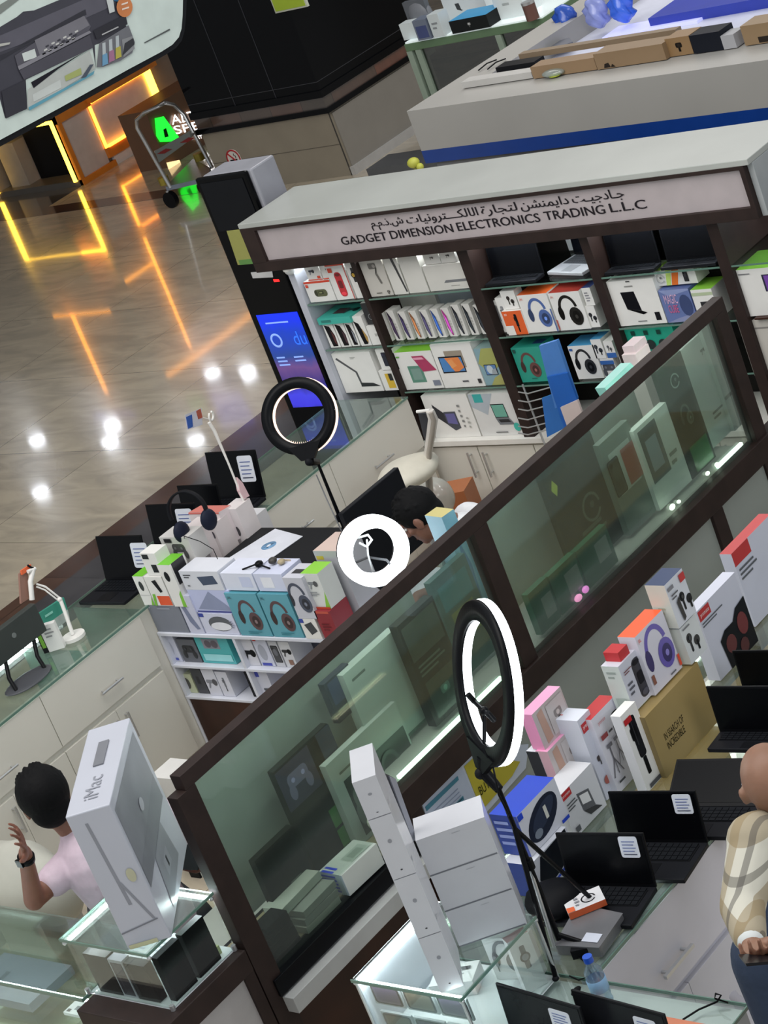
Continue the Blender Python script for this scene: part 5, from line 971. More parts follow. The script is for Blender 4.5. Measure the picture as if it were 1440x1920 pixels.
# ================================================================ glass partition between the shops
XP = -5.677; ZT = 1.385
t = thing('glass_partition', 'dark framed green glass partition running diagonally between the two shops', 'partition', (XP, 5.8, FZ))
D0, D1 = XP-.05, XP+.0
ya, yb = 4.04, 7.49
part(t, 'top_rail', WOOD, ((D0, ya, 1.33), (D1, yb, ZT)), bevel=.002)
part(t, 'post', WOOD, ((D0, ya-.045, FZ), (D1, ya+.045, 1.33)), bevel=.002)
part(t, 'post', WOOD, ((D0, 5.66, .75), (D1, 5.745, 1.33)), bevel=.002)
part(t, 'post', WOOD, ((D0, 7.41, FZ), (D1, yb, 1.33)), bevel=.002)
part(t, 'middle_rail', WOOD, ((D0-.01, 4.86, .652), (D1+.012, 8.0, .75)), bevel=.003)
part(t, 'post', WOOD, ((D0, 4.85, .3), (D1+.005, 4.93, .652)), bevel=.002)
part(t, 'post', WOOD, ((D0, 6.97, FZ), (D1+.005, 7.05, .652)), bevel=.002)
part(t, 'sill', BLACK, ((D0-.3, ya, .505), (D1+.01, 4.86, .57)), bevel=.002)
part(t, 'white_ledge', mat('#b9bab9', .4), ((D1-.01, ya+.01, .435), (D1+.05, 4.9, .497)), bevel=.002)
part(t, 'brown_panel', WOODR, ((D0+.02, ya, FZ), (D1-.01, 4.93, .505)))
GP = mat('#979d97', .4, var=.04, scale=2)
part(t, 'grey_panel', GP, ((D0+.01, 4.93, FZ), (D1-.012, 6.97, .652)))
part(t, 'grey_panel', GP, ((D0+.01, 7.05, FZ), (D1-.012, 8.0, .652)))
part(t, 'glass_pane', GL_PART, ((XP-.03, ya+.045, .57), (XP-.022, 5.66, 1.33)))
part(t, 'glass_pane', GL_PART, ((XP-.03, 5.745, .75), (XP-.022, 7.41, 1.33)))
# showcase behind the glass
t = thing('back_cabinet', 'low white showcase cabinet standing behind the green glass partition', 'cabinet', (-6.05, 5.8, FZ))
part(t, 'cabinet_body', mat('#a9aba4', .4), ((-6.48, 4.92, FZ), (-5.735, 5.98, .74)), ((-6.08, 5.98, FZ), (-5.735, 7.4, .74)))
part(t, 'cabinet_body', mat('#a9aba4', .4), ((-6.35, 4.1, FZ), (-5.735, 4.92, .50)))
part(t, 'warm_shelf', mat('#8f8468', .4), ((-6.0, 4.1, .571), (-5.735, 4.86, .575)))
part(t, 'back_board', mat('#8c958e', .4), ((-6.05, 4.3, .575), (-6.035, 5.6, 1.16)), ((-6.05, 5.8, .74), (-6.035, 7.38, 1.14)))
part(t, 'light_strip', mat('#f3fff6', .5, emit=26), ((-5.742, 4.15, 1.316), (-5.730, 5.6, 1.326)), ((-5.742, 5.85, 1.316), (-5.730, 7.35, 1.326)))  # hidden strip added under the rail to brighten the boxes behind the pane
b = MB(); b.box((-5.76, 4.95, .742), (-5.745, 5.6, .755), mat('#d9ffe4', .5, emit=4)); b.build('light_strip', t)
b = MB(); b.box((-5.76, 7.2, .742), (-5.745, 7.4, .755), mat('#e9fff0', .5, emit=5)); b.build('light_strip', t)
def glb(name, label, BL, BR, TL, z0, d, x, **kw): return cartX(name, label, BL, BR, TL, z0, d, x=x, **kw)
XG = -5.86
cartX('poster_box', 'wide black box with faint lettering behind the lower left of the partition glass', (517, 1705), (588, 1636), (481, 1612), .577, .03, x=XG+.03, base='#0a0d0b', faces={'front': [Lr(.5,.35,.95,.45,1,'#5a625b')]})
cartX('poster_box', 'dark box with purple picture and lime green squares behind the partition glass', (592, 1632), (690, 1538), (532, 1431), .577, .03, x=XG-.04, base='#111613', faces={'front': [R(.0,.62,.6,.98,'#2e2c44'), I('game', .3, .8, .3, '#6d6a86'), R(.5,.05,.95,.4,'#357a2c'), R(.5,.21,.95,.235,'#1c241c'), R(.7,.05,.715,.4,'#1c241c'), R(.75,.75,1,1,'#2c3648')]})
cartX('poster_box', 'grey white box with dark console picture behind the partition glass', (674, 1590), (800, 1460), (625, 1424), .577, .03, x=XG, base='#a9b4ae', faces={'front': [R(.12,.05,.98,.72,'#2c352f'), I('game', .35, .4, .6, '#6a756e'), I('headphones', .7, .4, .5, '#4b5650'), Lr(.1,.8,.4,.86,1,'#5d6862')]})
cartX('poster_box', 'small dark blue box above the console picture box behind the glass', (655, 1400), (700, 1358), (590, 1300), .98, .03, x=XG-.05, base='#26303c', faces={'front': [R(.1,.4,.9,.95,'#34405c'), Lr(.1,.1,.8,.3,2,'#66756c')]})
cartX('poster_box', 'tall dark green box beside the middle post behind the glass', (830, 1390), (895, 1330), (740, 1180), .757, .04, x=-5.80, base='#121a15', faces={'front': [R(.05,.62,.95,.95,'#35423a'), Lr(.1,.45,.9,.58,3,'#4f5f55'), R(.1,.05,.9,.4,'#20352c'), I('cam', .5, .22, .2, '#5a7a6c')]})
cartX('poster_box', 'pale grey green panel box left of the dark green one behind the glass', (735, 1490), (828, 1392), (640, 1270), .757, .04, x=-5.88, base='#a2afa8', faces={'front': [Lr(.1,.86,.5,.92,1,'#5c6962'), R(.0,.0,1,.03,'#4f5d55')]})
cartX('poster_box', 'teal and yellow toned box beside the middle post behind the glass', (898, 1330), (960, 1268), (800, 1100), .757, .03, x=-5.90, base='#3a5a58', faces={'front': [R(.2,.3,.8,.6,'#6f7a4a'), R(.1,.65,.9,.9,'#2f6f74')]})
for i, (a, c, tl, col, lab, arts) in enumerate((
    ((1022, 1205), (1058, 1170), (985, 1120), '#1f5c45', 'green box with grey label, first right of the middle post', [R(.45,.2,.95,.7,'#8a938c')]),
    ((1060, 1168), (1108, 1120), (1025, 1085), '#226048', 'green box with grey label, second right of the middle post', [R(.45,.2,.95,.75,'#8a938c')]),
    ((1110, 1118), (1165, 1065), (1075, 1040), '#1e5a43', 'green box with grey label, third right of the middle post', [R(.5,.3,.9,.8,'#8a938c')]))):
    cartX('game_box', lab, a, c, tl, .757, .03, x=-5.75, base=col, faces={'front': arts})
for (a, c, tl, x, col, lab, arts) in (
    ((1080, 1075), (1170, 985), (990, 890), -5.86, '#0f1713', 'big dark box with a yellow square sticker behind the right pane', [('Y', [(.08,.75),(.14,.82),(.2,.75),(.14,.68)], '#8f9a34'), I('loop', .6, .4, .3, '#4a564e'), Lr(.3,.1,.8,.3,3,'#3c4840')]),
    ((1175, 985), (1228, 935), (1085, 870), -5.82, '#5f6d66', 'grey box with a red pouch picture behind the right pane', [R(.15,.4,.85,.85,'#9aa69f'), R(.5,.42,.95,.8,'#8a4a44'), I('phone', .2, .6, .4, '#232a27')]),
    ((1232, 940), (1292, 882), (1176, 820), -5.80, '#cfd8d2', 'white box with a dark tablet picture behind the right pane', [R(.08,.3,.6,.95,'#4c5a5c'), R(.18,.42,.5,.8,'#8698a0'), Lr(.65,.3,.9,.5,2,'#7a857f')]),
    ((1294, 885), (1338, 842), (1228, 700), -5.80, '#14241b', 'tall dark green headphone box behind the right pane', [I('loop', .5, .82, .16, '#7d8c84'), I('headphones', .5, .5, .22, '#44564c'), R(.2,.02,.9,.25,'#1f6a2a')]),
    ((1340, 850), (1392, 800), (1240, 690), -5.86, '#b9c4be', 'tall pale box with small lettering behind the right pane', [Lr(.3,.2,.7,.3,2,'#5f6b65'), I('earpiece', .6, .85, .12, '#4f5b55')]),
    ((1385, 830), (1418, 798), (1290, 620), -5.84, '#a9b5af', 'tall grey box with a phone picture at the right end of the glass', [R(.4,.62,.9,.85,'#97a39d'), I('phone', .65, .74, .2, '#4a5650'), R(0,.28,1,.31,'#55625b')])):
    cartX('display_box', lab, a, c, tl, .757, .03, x=x, base=col, faces={'front': arts})
# stacks lying on the lit shelf behind the lower glass
for k in range(6):
    carton('black_case', 'flat black case in the stack at the lower left corner of the glass', 'case', (-5.80, 4.115+.004*k, .577+k*.021), .085-.002*k, .13-.004*k, .019, group='black cases stacked behind the glass corner', base='#111214', rough=.2, rz=random.uniform(-.04, .04))
for k in range(3):
    carton('silver_case', 'flat silver case in the stack beside the black cases', 'case', (-5.81, 4.28+.006*k, .577+k*.027), .1, .18, .025, group='silver cases stacked behind the glass', base='#8f938c' if k else '#a8aa9f', rough=.25, rz=random.uniform(-.03, .03))
carton('silver_case', 'long white flat box lying across the silver cases', 'box', (-5.85, 4.25, .66), .09, .22, .03, base='#b5b8ae', rz=.05)
carton('blue_stripe_box', 'white box with bright blue stripes lying behind the lower glass', 'box', (-5.81, 4.50, .577), .115, .19, .085, base='#c9cfc9', rz=-.05, front='#c9d6e4', faces={'front': [R(.0,.1+.18*k,.7,.19+.18*k,'#1f3fd8') for k in range(5)], 'top': [R(.1,.0,.6,.06,'#1f3fd8'), R(.1,.1,.6,.16,'#1f3fd8'), R(.35,.4,.85,.9,'#aab5ac'), R(.45,.5,.75,.8,'#8b978e')]})
t = thing('cup_stand', 'cream coloured phone holder on a wire stand behind the lower glass', 'phone holder', (-5.76, 4.78, .577))
b = MB(); b.ball((-5.76, 4.78, .68), (.03, .03, .035), mat('#d9dcc8', .4), 14, 10); b.build('holder', t)
b = MB(); b.cyl((-5.76, 4.78, .578), (-5.76, 4.78, .65), .004, CHROME, 8); b.cyl((-5.76, 4.78, .577), (-5.76, 4.78, .583), .03, CHROME, 16); b.build('stand', t)
p = P(1095, 1137, z=.76); b = MB(); b.ball((-5.74, P(1092, 1142, x=-5.74).y, .772), (.012, .022, .014), mat('#ff9ad0', .5, emit=1.6), 14, 8); b.ball((-5.74, P(1107, 1130, x=-5.74).y, .777), (.012, .018, .014), mat('#f58ae0', .5, emit=1.3), 14, 8); tag(b.build('pink_lamp'), 'small glowing pink lamp pair low behind the right pane', 'lamp')
for (u, v, s) in ((1268, 972, .018), (1352, 895, .012), (1335, 912, .012), (1280, 962, .01)):
    y = P(u, v, x=-5.742).y; b = MB(); b.ball((-5.742, y, .762+s*.4), (.008, s, s*.7), mat('#f4ffe9', .5, emit=6), 12, 8); tag(b.build('spot_lamp'), 'tiny bright white spot lamp along the foot of the right pane', 'lamp', 'spot lamps at the foot of the pane')
# things on top near ring light
t = thing('wrapped_boxes', 'clear wrapped white box beside the foot of the glowing ring light', 'box', (-6.2, 5.6, .742)); 
p = P(650, 1150, x=-6.05)
b = MB(); b.box((-6.2, p.y-.05, .742), (-6.07, p.y+.1, .98), mat('#c3c6ce', .15)); b.build('box', t, .004)
b = MB(); b.box((-6.205, p.y-.055, .74), (-6.065, p.y+.105, .985), glass('shrink_film', '#f2f5f8', .35)); b.build('plastic_film', t)
p = P(822, 1000, x=-5.95); carton('tissue_box', 'pale blue box with yellow top standing on the showcase before the man', 'box', (p.x, p.y+.045, .742), .065, .10, P(822, 968, x=-5.95).z-.755, base='#6f9fb4', top='#c8bd7c', rz=math.radians(80), faces={'front': [('Y', [(.2,.6),(.5,.8),(.8,.6),(.6,.3),(.3,.35)], '#3f6f96'), Lr(.2,.1,.8,.25,2,'#d5e0e6')]})
b = MB(); b.prism([P(u, v, x=-5.9) for u, v in ((1134, 727), (1182, 680), (1190, 688), (1143, 742))], (-.05, 0, 0), mat('#8fc9bf', .3)); tag(b.build('mint_box'), 'mint green box edge sticking up above the partition rail', 'box')
p = P(1190, 665, x=-5.95); b = MB(); b.box((-6.0, p.y-.02, 1.0), (-5.93, p.y+.08, p.z+.01), mat('#d8c9c8', .4)); b.box((-6.0, p.y+.0, p.z+.01), (-5.94, p.y+.09, p.z+.04), mat('#c9b8ba', .4)); tag(b.build('pale_pink_box'), 'pale pink box poking above the partition rail by the teal box', 'box')

# ================================================================ bottom left: glass counter, small case, big white box
t = thing('glass_counter', 'low green-edged glass showcase counter in front of the seated man, bottom left', 'counter', (-6.6, 3.8, FZ))
yf, yk = 3.633, 3.995; x0, x1 = -7.6, -6.12
part(t, 'counter_body', CABW, ((x0, yf, FZ), (x1, yk, .38)))
part(t, 'glass_top', GL_CLEAR, ((x0, yf, .738), (x1, yk, .746)))
part(t, 'glass_edge', GL_EDGE, ((x0, yf-.004, .733), (x1, yf, .747)), ((x1, yf, .735), (x1+.004, yk, .747)))
part(t, 'glass_front', GL_CLEAR, ((x0, yf, .38), (x1, yf+.006, .735)), ((x0, yk-.006, .38), (x1, yk, .735)))
part(t, 'glass_shelf', GL_CLEAR, ((x0, yf+.02, .55), (x1, yk-.02, .556)))
part(t, 'lit_floor', mat('#e6ece2', .4), ((x0, yf+.01, .38), (x1, yk-.01, .386)))
part(t, 'light_strip', LED, ((x0, yf+.012, .722), (x1, yf+.02, .73)))
carton('flat_box', 'grey blue flat box lying inside the low glass counter', 'box', (-6.95, 3.70, .557), .38, .22, .035, base='#7c868f', rz=0, top='#78838c', faces={'top': [R(.3,.4,.36,.6,'#5a646c')]})
carton('flat_box', 'pale cream flat box under the grey one inside the low glass counter', 'box', (-6.93, 3.68, .387), .42, .26, .05, base='#c3c7a9')
for i, (x, y) in enumerate(((-6.42, 3.72), (-6.3, 3.75), (-6.36, 3.83))):
    carton('paper_tag', 'white price paper with dark print inside the low glass counter', 'paper', (x, y, .557), .09, .07, .012, group='price papers in the low glass counter', base='#dfe4e4', rz=.3*i, faces={'top': [R(.4,.3,.8,.6,'#6f7880'), R(.1,.1,.3,.3,'#3f464c')]})
# base block and small case
t = thing('counter_block', 'counter block with dark brown rim and pale grey side panels under the small glass case', 'counter', (-5.9, 3.85, FZ))
part(t, 'rim', WOOD, ((-6.10, 3.58, .66), (XP+.01, 3.985, .742)), bevel=.003)
part(t, 'grey_panel', mat('#a9a5a4', .45), ((-6.02, 3.62, FZ), (XP-.005, 3.985, .66)))
part(t, 'corner_frame', WOOD, ((-6.10, 3.58, FZ), (-6.02, 3.66, .66))); part(t, 'corner_frame', WOOD, ((-5.74, 3.94, FZ), (XP+.006, 3.985, .66)))
cz0, cz1 = .743, .97; cx0, cx1, cy0, cy1 = -6.12, -5.705, 3.665, 3.985
cy1 = 4.06
t = thing('small_glass_case', 'small glass case with lit edges holding phone boxes, bottom left', 'glass case', (-5.9, 3.85, cz0))
part(t, 'white_floor', mat('#e4e9ec', .4), ((cx0, cy0, cz0), (cx1, 3.98, cz0+.004)))
part(t, 'glass_panel', GL_CLEAR, ((cx0, cy0, cz0+.004), (cx1, cy0+.006, cz1-.006))); part(t, 'glass_panel', GL_CLEAR, ((cx1-.006, cy0+.006, cz0+.004), (cx1, 3.98, cz1-.006)))
part(t, 'glass_panel', GL_CLEAR, ((cx0, cy0+.006, cz0+.004), (cx0+.006, 3.98, cz1-.006)))
part(t, 'glass_top', GL_TOP, ((cx0-.006, cy0-.006, cz1-.006), (cx1+.006, 3.985, cz1)))
part(t, 'glass_edge', GL_EDGE, ((cx0-.008, cy0-.01, cz1-.009), (cx1+.008, cy0-.006, cz1+.001)), ((cx1+.006, cy0-.006, cz1-.008), (cx1+.01, 3.985, cz1+.001)), ((cx0-.01, cy0-.006, cz1-.008), (cx0-.006, 3.985, cz1+.001)))
part(t, 'light_strip', LED, ((cx0+.01, 3.965, cz1-.02), (cx1-.01, 3.975, cz1-.009)), ((cx0+.008, cy0+.01, cz1-.02), (cx0+.016, 3.965, cz1-.009)))
for (x, y) in ((cx0, cy0), (cx1, cy0), (cx1, 3.975)):
    b = MB(); b.ball((x, y, cz1-.02), (.008, .008, .008), CHROME, 10, 6); b.build('top_clip', t); b = MB(); b.cyl((x, y, cz0), (x, y, cz0+.02), .009, CHROME, 10); b.build('bottom_clip', t)
yb_ = cy0+.015
for (x, w, h, c, lab, arts) in ((-6.075, .115, .155, '#0c0e0f', 'dark grey phone box at the left inside the small glass case', [R(.2,.2,.22,.24,'#55585a')]),
    (-5.955, .07, .15, '#cfd0d8', 'white phone box with dark phone in the middle of the small glass case', [R(.1,.05,.9,.92,'#35323f'), R(.15,.6,.85,.9,'#5d5664')]),
    (-5.88, .1, .145, '#0b0e0f', 'dark grey phone box at the right inside the small glass case', [R(.2,.2,.22,.24,'#55585a')])):
    carton('phone_box', lab, 'box', (x, yb_, cz0+.005), w, .035, h, base=c, top='#55585c' if c[1] == '0' else '#dcd9ea', faces={'front': arts}, rz=0)
for (y, lab) in ((3.70, 'matte black phone box, left of two behind the case side glass'), (3.82, 'matte black phone box, right of two behind the case side glass')):
    carton('black_phone_box', lab, 'box', (cx1-.015, y, cz0+.005), .105, .03, .17, base='#0f1012', top='#4a4c50', rz=HALF)
carton('yellow_tray', 'pale yellow tray with a white phone at the back of the small glass case', 'tray', (-5.86, 3.87, cz0+.005), .12, .08, .03, base='#a5ad7a', faces={'top': [R(.15,.2,.85,.8,'#7e8a5c'), R(.25,.3,.75,.7,'#cfdcd4')]})
for (x, y, lab) in ((-6.06, 3.78, 'white box left'), (-5.97, 3.80, 'white box right')):
    carton('phone_box', lab+' of two lying at the back inside the small glass case', 'box', (x, y, cz0+.005), .085, .15, .05, base='#e2e5ea', faces={'top': [Lr(.2,.3,.8,.7,3,'#b5bac2')]})
# the big white computer box standing on the case
zb, zt = cz1+.002, 1.483
F0 = P(122, 1533, z=zt); F1 = P(205, 1508, z=zt); F2 = P(243, 1345, z=zt)
ux = Vector((F1.x-F0.x, F1.y-F0.y, 0)); uy = Vector((F2.x-F1.x, F2.y-F1.y, 0)); wq, dq = ux.length, uy.length
t = thing('computer_box', 'large white computer carton with grey computer picture standing on the glass case', 'box', (F0.x, F0.y, zb))
b = MB(); z_ = Vector((0, 0, zb-zt)); zz3 = Vector((0,0,zb))
lo = [Vector((p.x, p.y, zb)) for p in (F0, F1, F1+uy, F0+uy)]; hi = [Vector((p.x, p.y, zt)) for p in (F0, F1, F1+uy, F0+uy)]
lo = [q-uy*.0 for q in lo]
b.hexa(lo, hi, mat('#b9bcc6', .35, var=.02, bump=.05, scale=6))
fU, fV, fN = ux, Vector((0,0,zt-zb)), Vector((ux.y, -ux.x, 0)).normalized()
paint(b, lo[0], fU, fV, fN, [('Y', [(.33,.92),(.4,.92),(.52,.3),(.44,.3)], '#8b8e97'), ('Y', [(.44,.47),(.5,.47),(.86,.165),(.8,.165)], '#8b8e97'), ('Y', [(.02,.115),(.9,.155),(.9,.165),(.02,.125)], '#777a83'), R(.05,.0,.7,.03,'#c9c6a0'), ('Y', [(x+.78, y+.5) for x, y in el(0,0,.1,.05,14)], '#b8b79c')])
sU, sN = uy, Vector((uy.y, -uy.x, 0)).normalized()
paint(b, lo[1], sU, fV, sN, [('Y', [(.04,.35),(.94,.42),(.94,.93),(.04,.93)], '#85888f'), ('Y', [(.04,.35),(.94,.42),(.94,.6),(.04,.5)], '#7d8087'), ('Y', [(.25,.04),(.75,.10),(.68,.4),(.32,.37)], '#90939b'), ('Y', [(.42,.16),(.58,.175),(.58,.29),(.42,.27)], '#9fa2aa'), ('Y', [(.485,.19),(.515,.19),(.515,.26),(.485,.26)], '#3a3c42'), ('Y', [(x+.5, y+.66) for x, y in el(0,0,.05,.04,14)], '#b3b6bd')])
paint(b, hi[0], ux, uy, Vector((0,0,1)), [])
b.build('carton', t, .004)
b = MB(); cc = hi[0]+ux*.5+uy*.62; b.prism([hi[0]+ux*x+uy*y+Vector((0,0,.001)) for x, y in ((.38,.5),(.62,.5),(.62,.78),(.38,.78))], (0,0,.004), mat('#77797f', .4)); b.build('grey_handle', t)
b = MB(); text_on(b, 'iMac', hi[0]+ux*.68+uy*.12, uy, -ux, (0,0,1), uy.length*.26, ux.length*.34, mat('#8b8e97'), .002); b.build('printed_name', t)

# ================================================================ right hand shop counter
XI = -4.34
t = thing('display_counter', 'white counter with glass top and warm lit inside, carrying the laptops on the right', 'counter', (-4.6, 5.5, FZ))
y0, y1 = 4.1, 8.2
part(t, 'counter_body', mat('#d6d4dc', .35, var=.02), ((XI-.02, y0, FZ+.08), (XI, y1, .735)), ((-5.05, y0, FZ), (XI-.02, y1, .42)))
part(t, 'glass_top', GL_TOP, ((-5.05, y0, .737), (XI+.018, y1, .745)))
part(t, 'glass_edge', GL_EDGE, ((XI+.018, y0, .735), (XI+.022, y1, .746)))
part(t, 'back_glass', GL_CLEAR, ((-5.05, y0, .42), (-5.044, y1, .737)))
part(t, 'inner_shelf', mat('#8f857a', .5), ((-5.04, y0, .5), (XI-.025, 5.2, .506)), )
part(t, 'wooden_inside', mat('#b98a4c', .5), ((-5.04, 5.2, .5), (XI-.025, y1, .506)))
part(t, 'light_strip', LEDW, ((-5.035, 5.3, .722), (-5.02, 5.62, .728)))
part(t, 'light_strip', LED, ((-4.42, 4.45, .716), (-4.40, 4.56, .73)))
ysr = [4.1, 4.86, 5.6, 6.3, 7.0]
for i in range(4):
    a, c = ysr[i]+.002, ysr[i+1]-.002
    dr = part(t, 'drawer', mat('#d6d4dc', .35, var=.02), ((XI, a, .462), (XI+.018, c, .728)), bevel=.001)
    h = (4.374, 4.516) if i == 0 else ((a+c)/2-.07, (a+c)/2+.07)
    b = MB(); b.tube([(XI+.018, h[0]+.015, .548), (XI+.045, h[0]+.015, .548)], .006, CHROME, 8); b.tube([(XI+.018, h[1]-.015, .548), (XI+.045, h[1]-.015, .548)], .006, CHROME, 8); b.box((XI+.04, h[0]-.01, .542), (XI+.052, h[1]+.01, .554), CHROME); b.build('handle', dr)
    for p, q in ((a, (a+c)/2-.001), ((a+c)/2+.001, c)): part(t, 'cupboard_door', mat('#cdccd3', .35, var=.02), ((XI, p, FZ+.1), (XI+.018, q, .435)), bevel=.001)
# front counter piece going right
t = thing('cross_counter', 'white glass topped counter end running across the bottom right corner', 'counter', (-4.0, 3.8, FZ))
part(t, 'counter_body', mat('#d3d6d6', .35), ((-4.86, 3.2, FZ), (-3.78, 4.092, .73)), bevel=.002)
part(t, 'glass_top', GL_CLEAR, ((-4.86, 3.19, .737), (-3.775, 4.1, .745)))
part(t, 'glass_edge', GL_EDGE, ((-4.86, 4.1, .735), (-3.775, 4.104, .746)), ((-3.775, 3.19, .735), (-3.771, 4.1, .746)))
# glass case on it
cz0 = .747; cx0, cx1, cy0, cy1 = -4.84, -4.43, 3.712, 4.085
t = thing('lit_glass_case', 'brightly lit glass case of phone cases under the stacked white boxes', 'glass case', (-4.63, 3.9, cz0))
part(t, 'white_floor', mat('#e4e9ec', .4), ((cx0, cy0, cz0), (cx1, cy1, cz0+.004)))
part(t, 'glass_panel', GL_CLEAR, ((cx0, cy0, cz0+.004), (cx1, cy0+.006, .964))); part(t, 'glass_panel', GL_CLEAR, ((cx1-.006, cy0+.006, cz0+.004), (cx1, cy1, .964)))
part(t, 'glass_top', GL_CLEAR, ((cx0-.006, cy0-.006, .964), (cx1+.006, cy1+.006, .97)))
part(t, 'glass_edge', GL_EDGE, ((cx0-.008, cy0-.01, .961), (cx1+.008, cy0-.006, .971)), ((cx1+.006, cy0-.006, .962), (cx1+.01, cy1, .971)))
part(t, 'back_panel', mat('#d5d9e2', .4), ((cx0-.004, cy0, cz0), (cx0, cy1, .964)))
part(t, 'light_strip', LED, ((cx0+.002, cy0+.01, .945), (cx0+.012, cy1-.01, .963)), ((cx0+.014, cy0+.008, .945), (cx1-.01, cy0+.018, .957)))
for (x, y) in ((cx1, cy0), (cx1, cy1), (cx0, cy0)):
    b = MB(); b.cyl((x, y, cz0), (x, y, .965), .005, CHROME, 10); b.ball((x, y, .955), (.009, .009, .007), CHROME, 10, 6); b.build('corner_clip', t)
for r in range(2):
    for k in range(3):
        x = cx0+.02+k*.13; z = .865-r*.105
        carton('phone_case_pack', 'clear pack with a phone case hanging in the lit glass case, bottom edge', 'phone case', (x, cy0+.022+.002*r, z), .12, .008, .075, group='phone case packs in the lit glass case', base='#a7aeb2', faces={'front': [('Y', rr(.04,.06,.96,.94,.1), '#1c1c22' if r == 0 else '#2a2a28'), ('Y', rr(.1,.14,.9,.86,.08), '#4a4058' if (k+r) % 2 == 0 else '#5c564a')]})
yy = cy1-.075
carton('headphone_box', 'white box with grey headphones seen through the lit glass case', 'box', (-4.62, 4.03, cz0+.006), .15, .045, .15, rz=math.radians(12), base='#cfd0d0', faces={'front': [I('headphones', .45, .55, .85, '#55585a'), I('stick', .15, .4, .4, '#8a8c8e')]})
carton('watch_box', 'white box with black watch and dark red side in the lit glass case', 'box', (-4.475, 3.99, cz0+.006), .07, .035, .185, rz=math.radians(62), base='#d6d6d8', right='#7a2a30', top='#d8a0a0', faces={'front': [I('watch', .5, .62, .45, '#55575c')]})
carton('white_box', 'plain white box with small print on the left inside the lit glass case', 'box', (-4.77, 3.9, cz0+.006), .14, .1, .05, rz=.4, base='#dfe0e0', faces={'top': [Lr(.3,.2,.8,.8,4,'#9a9c9c'), R(.55,.6,.85,.75,'#303236')]})
# stack of flat white computer boxes, turned
E0 = P(862, 1776, z=.972); E1 = P(975, 1737, z=.972); d1 = Vector((E1.x-E0.x, E1.y-E0.y, 0)); w1 = d1.length*1.12; d1.normalize(); a1 = math.atan2(d1.y, d1.x); d2 = Vector((-d1.y, d1.x, 0))
for k, nm in enumerate(('bottom', 'middle', 'top')):
    carton('computer_box', 'white shrink-wrapped computer box, %s of the stack of three by the ring light tripod' % nm, 'box', (E0.x, E0.y, .972+k*.1255), w1, .13, .1245, rz=a1, base='#c3c4c9', rough=.22, faces={'front': [R(0,.0,.98,.035,'#6d6f76'), Lr(.5,.86,.7,.9,1,'#a5a7ad')]})
C0 = P(827, 1863, z=.972); w2 = .068
heights = [(.972, .19, 'lowest'), (1.163, .2, 'second'), (1.364, .2, 'third'), (1.565, .125, 'topmost')]
for z0, h, nm in heights:
    carton('laptop_box', 'white laptop box on end in the tall column, %s box' % nm, 'box', (C0.x, C0.y, z0+.001), w2, .19, h-.002, rz=a1, base='#c6c7cc', rough=.25, bevel=.002,
        faces={'front': [('Y', [(x+.5, y+.6) for x, y in el(0,0,.09,.035,10)], '#8f9198'), ('Y', [(x+.5, y+.12) for x, y in el(0,0,.05,.012,8)], '#3a3b40')]+([T('MacBook', .62, .45, .9, .5, '#55575c')] if nm == 'topmost' and False else []), 'right': [Lr(.1,.1,.3,.2,1,'#9a9ca2')]})
b = MB(); q = Vector((C0.x, C0.y, 0)); text_on(b, 'MacBook', q+d1*.045+Vector((0,0,1.60)), (0,0,1), -d1, d1.cross(Vector((0,0,1))), .06, .014, mat('#55575c'), .003); 
bb_ = b.build('printed_name', bpy.data.objects['laptop_box']) if False else None
# dark slanted sheet behind the column
b = MB(); b.prism([P(u, v, x=-4.62) for u, v in ((722, 1450), (738, 1458), (778, 1562), (768, 1570), (740, 1520))], (-.012, 0, 0), mat('#3a3b42', .2, coat=.4)); b.prism([P(u, v, x=-4.615) for u, v in ((730, 1455), (742, 1460), (782, 1572), (775, 1578))], (-.012, 0, 0), mat('#8d8f99', .25)); tag(b.build('tablet'), 'dark shiny tablet edge leaning behind the tall white box column', 'tablet')

# ---------------------------------------------------------------- product boxes on the right counter
z0 = .747; RED = '#b8292e'
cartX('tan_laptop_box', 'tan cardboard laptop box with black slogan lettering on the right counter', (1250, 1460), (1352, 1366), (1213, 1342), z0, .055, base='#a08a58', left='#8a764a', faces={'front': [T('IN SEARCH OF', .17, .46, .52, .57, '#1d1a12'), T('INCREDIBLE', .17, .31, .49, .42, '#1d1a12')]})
cartX('selfie_stick_box', 'slim white box with a black selfie stick picture next to the tan box', (1215, 1487), (1245, 1463), (1172, 1335), z0, .04, faces={'front': [I('stick', .45, .55, .8, '#1c1c20'), R(.05,.86,.5,.93,RED), R(.2,.02,.9,.07,'#55565a')]}, left='#d9d9dc')
cartX('tripod_box', 'white box with red top picturing a black light stand and three small tripods', (1160, 1490), (1216, 1478), (1126, 1340), z0, .06, h=.29, top=RED, base='#d6d6e0', faces={'front': [I('stick', .78, .48, .85, '#17171b'), I('tripod', .25, .4, .42, '#6b6b74'), I('tripod', .5, .45, .35, '#7d7d86'), R(.05,.7,.3,.76,'#8a3a3e'), Lr(.35,.7,.6,.76,1,'#44464c'), Lr(.1,.1,.5,.16,1,'#44464c'), T('promate', .1, .88, .38, .93, RED)]})
p = P(1142, 1497, z=z0); carton('camera_light_box', 'tall white box with rounded top and red label beside the tripod box', 'box', (p.x-.17, p.y-.012, z0), .17, .07, .31, base='#d3d7e2', right='#c9ccd8', faces={'right': [R(.1,.82,.95,.93,RED), T('promate', .2,.85,.85,.9,'#efe9e9'), I('cam', .55, .45, .16, '#3a3230'), ('Y', [(x+.5, y+.2) for x, y in el(0,0,.25,.05,12)], '#a45a50')], 'top': [Lr(.3,.3,.7,.5,1,'#c97a78')]})
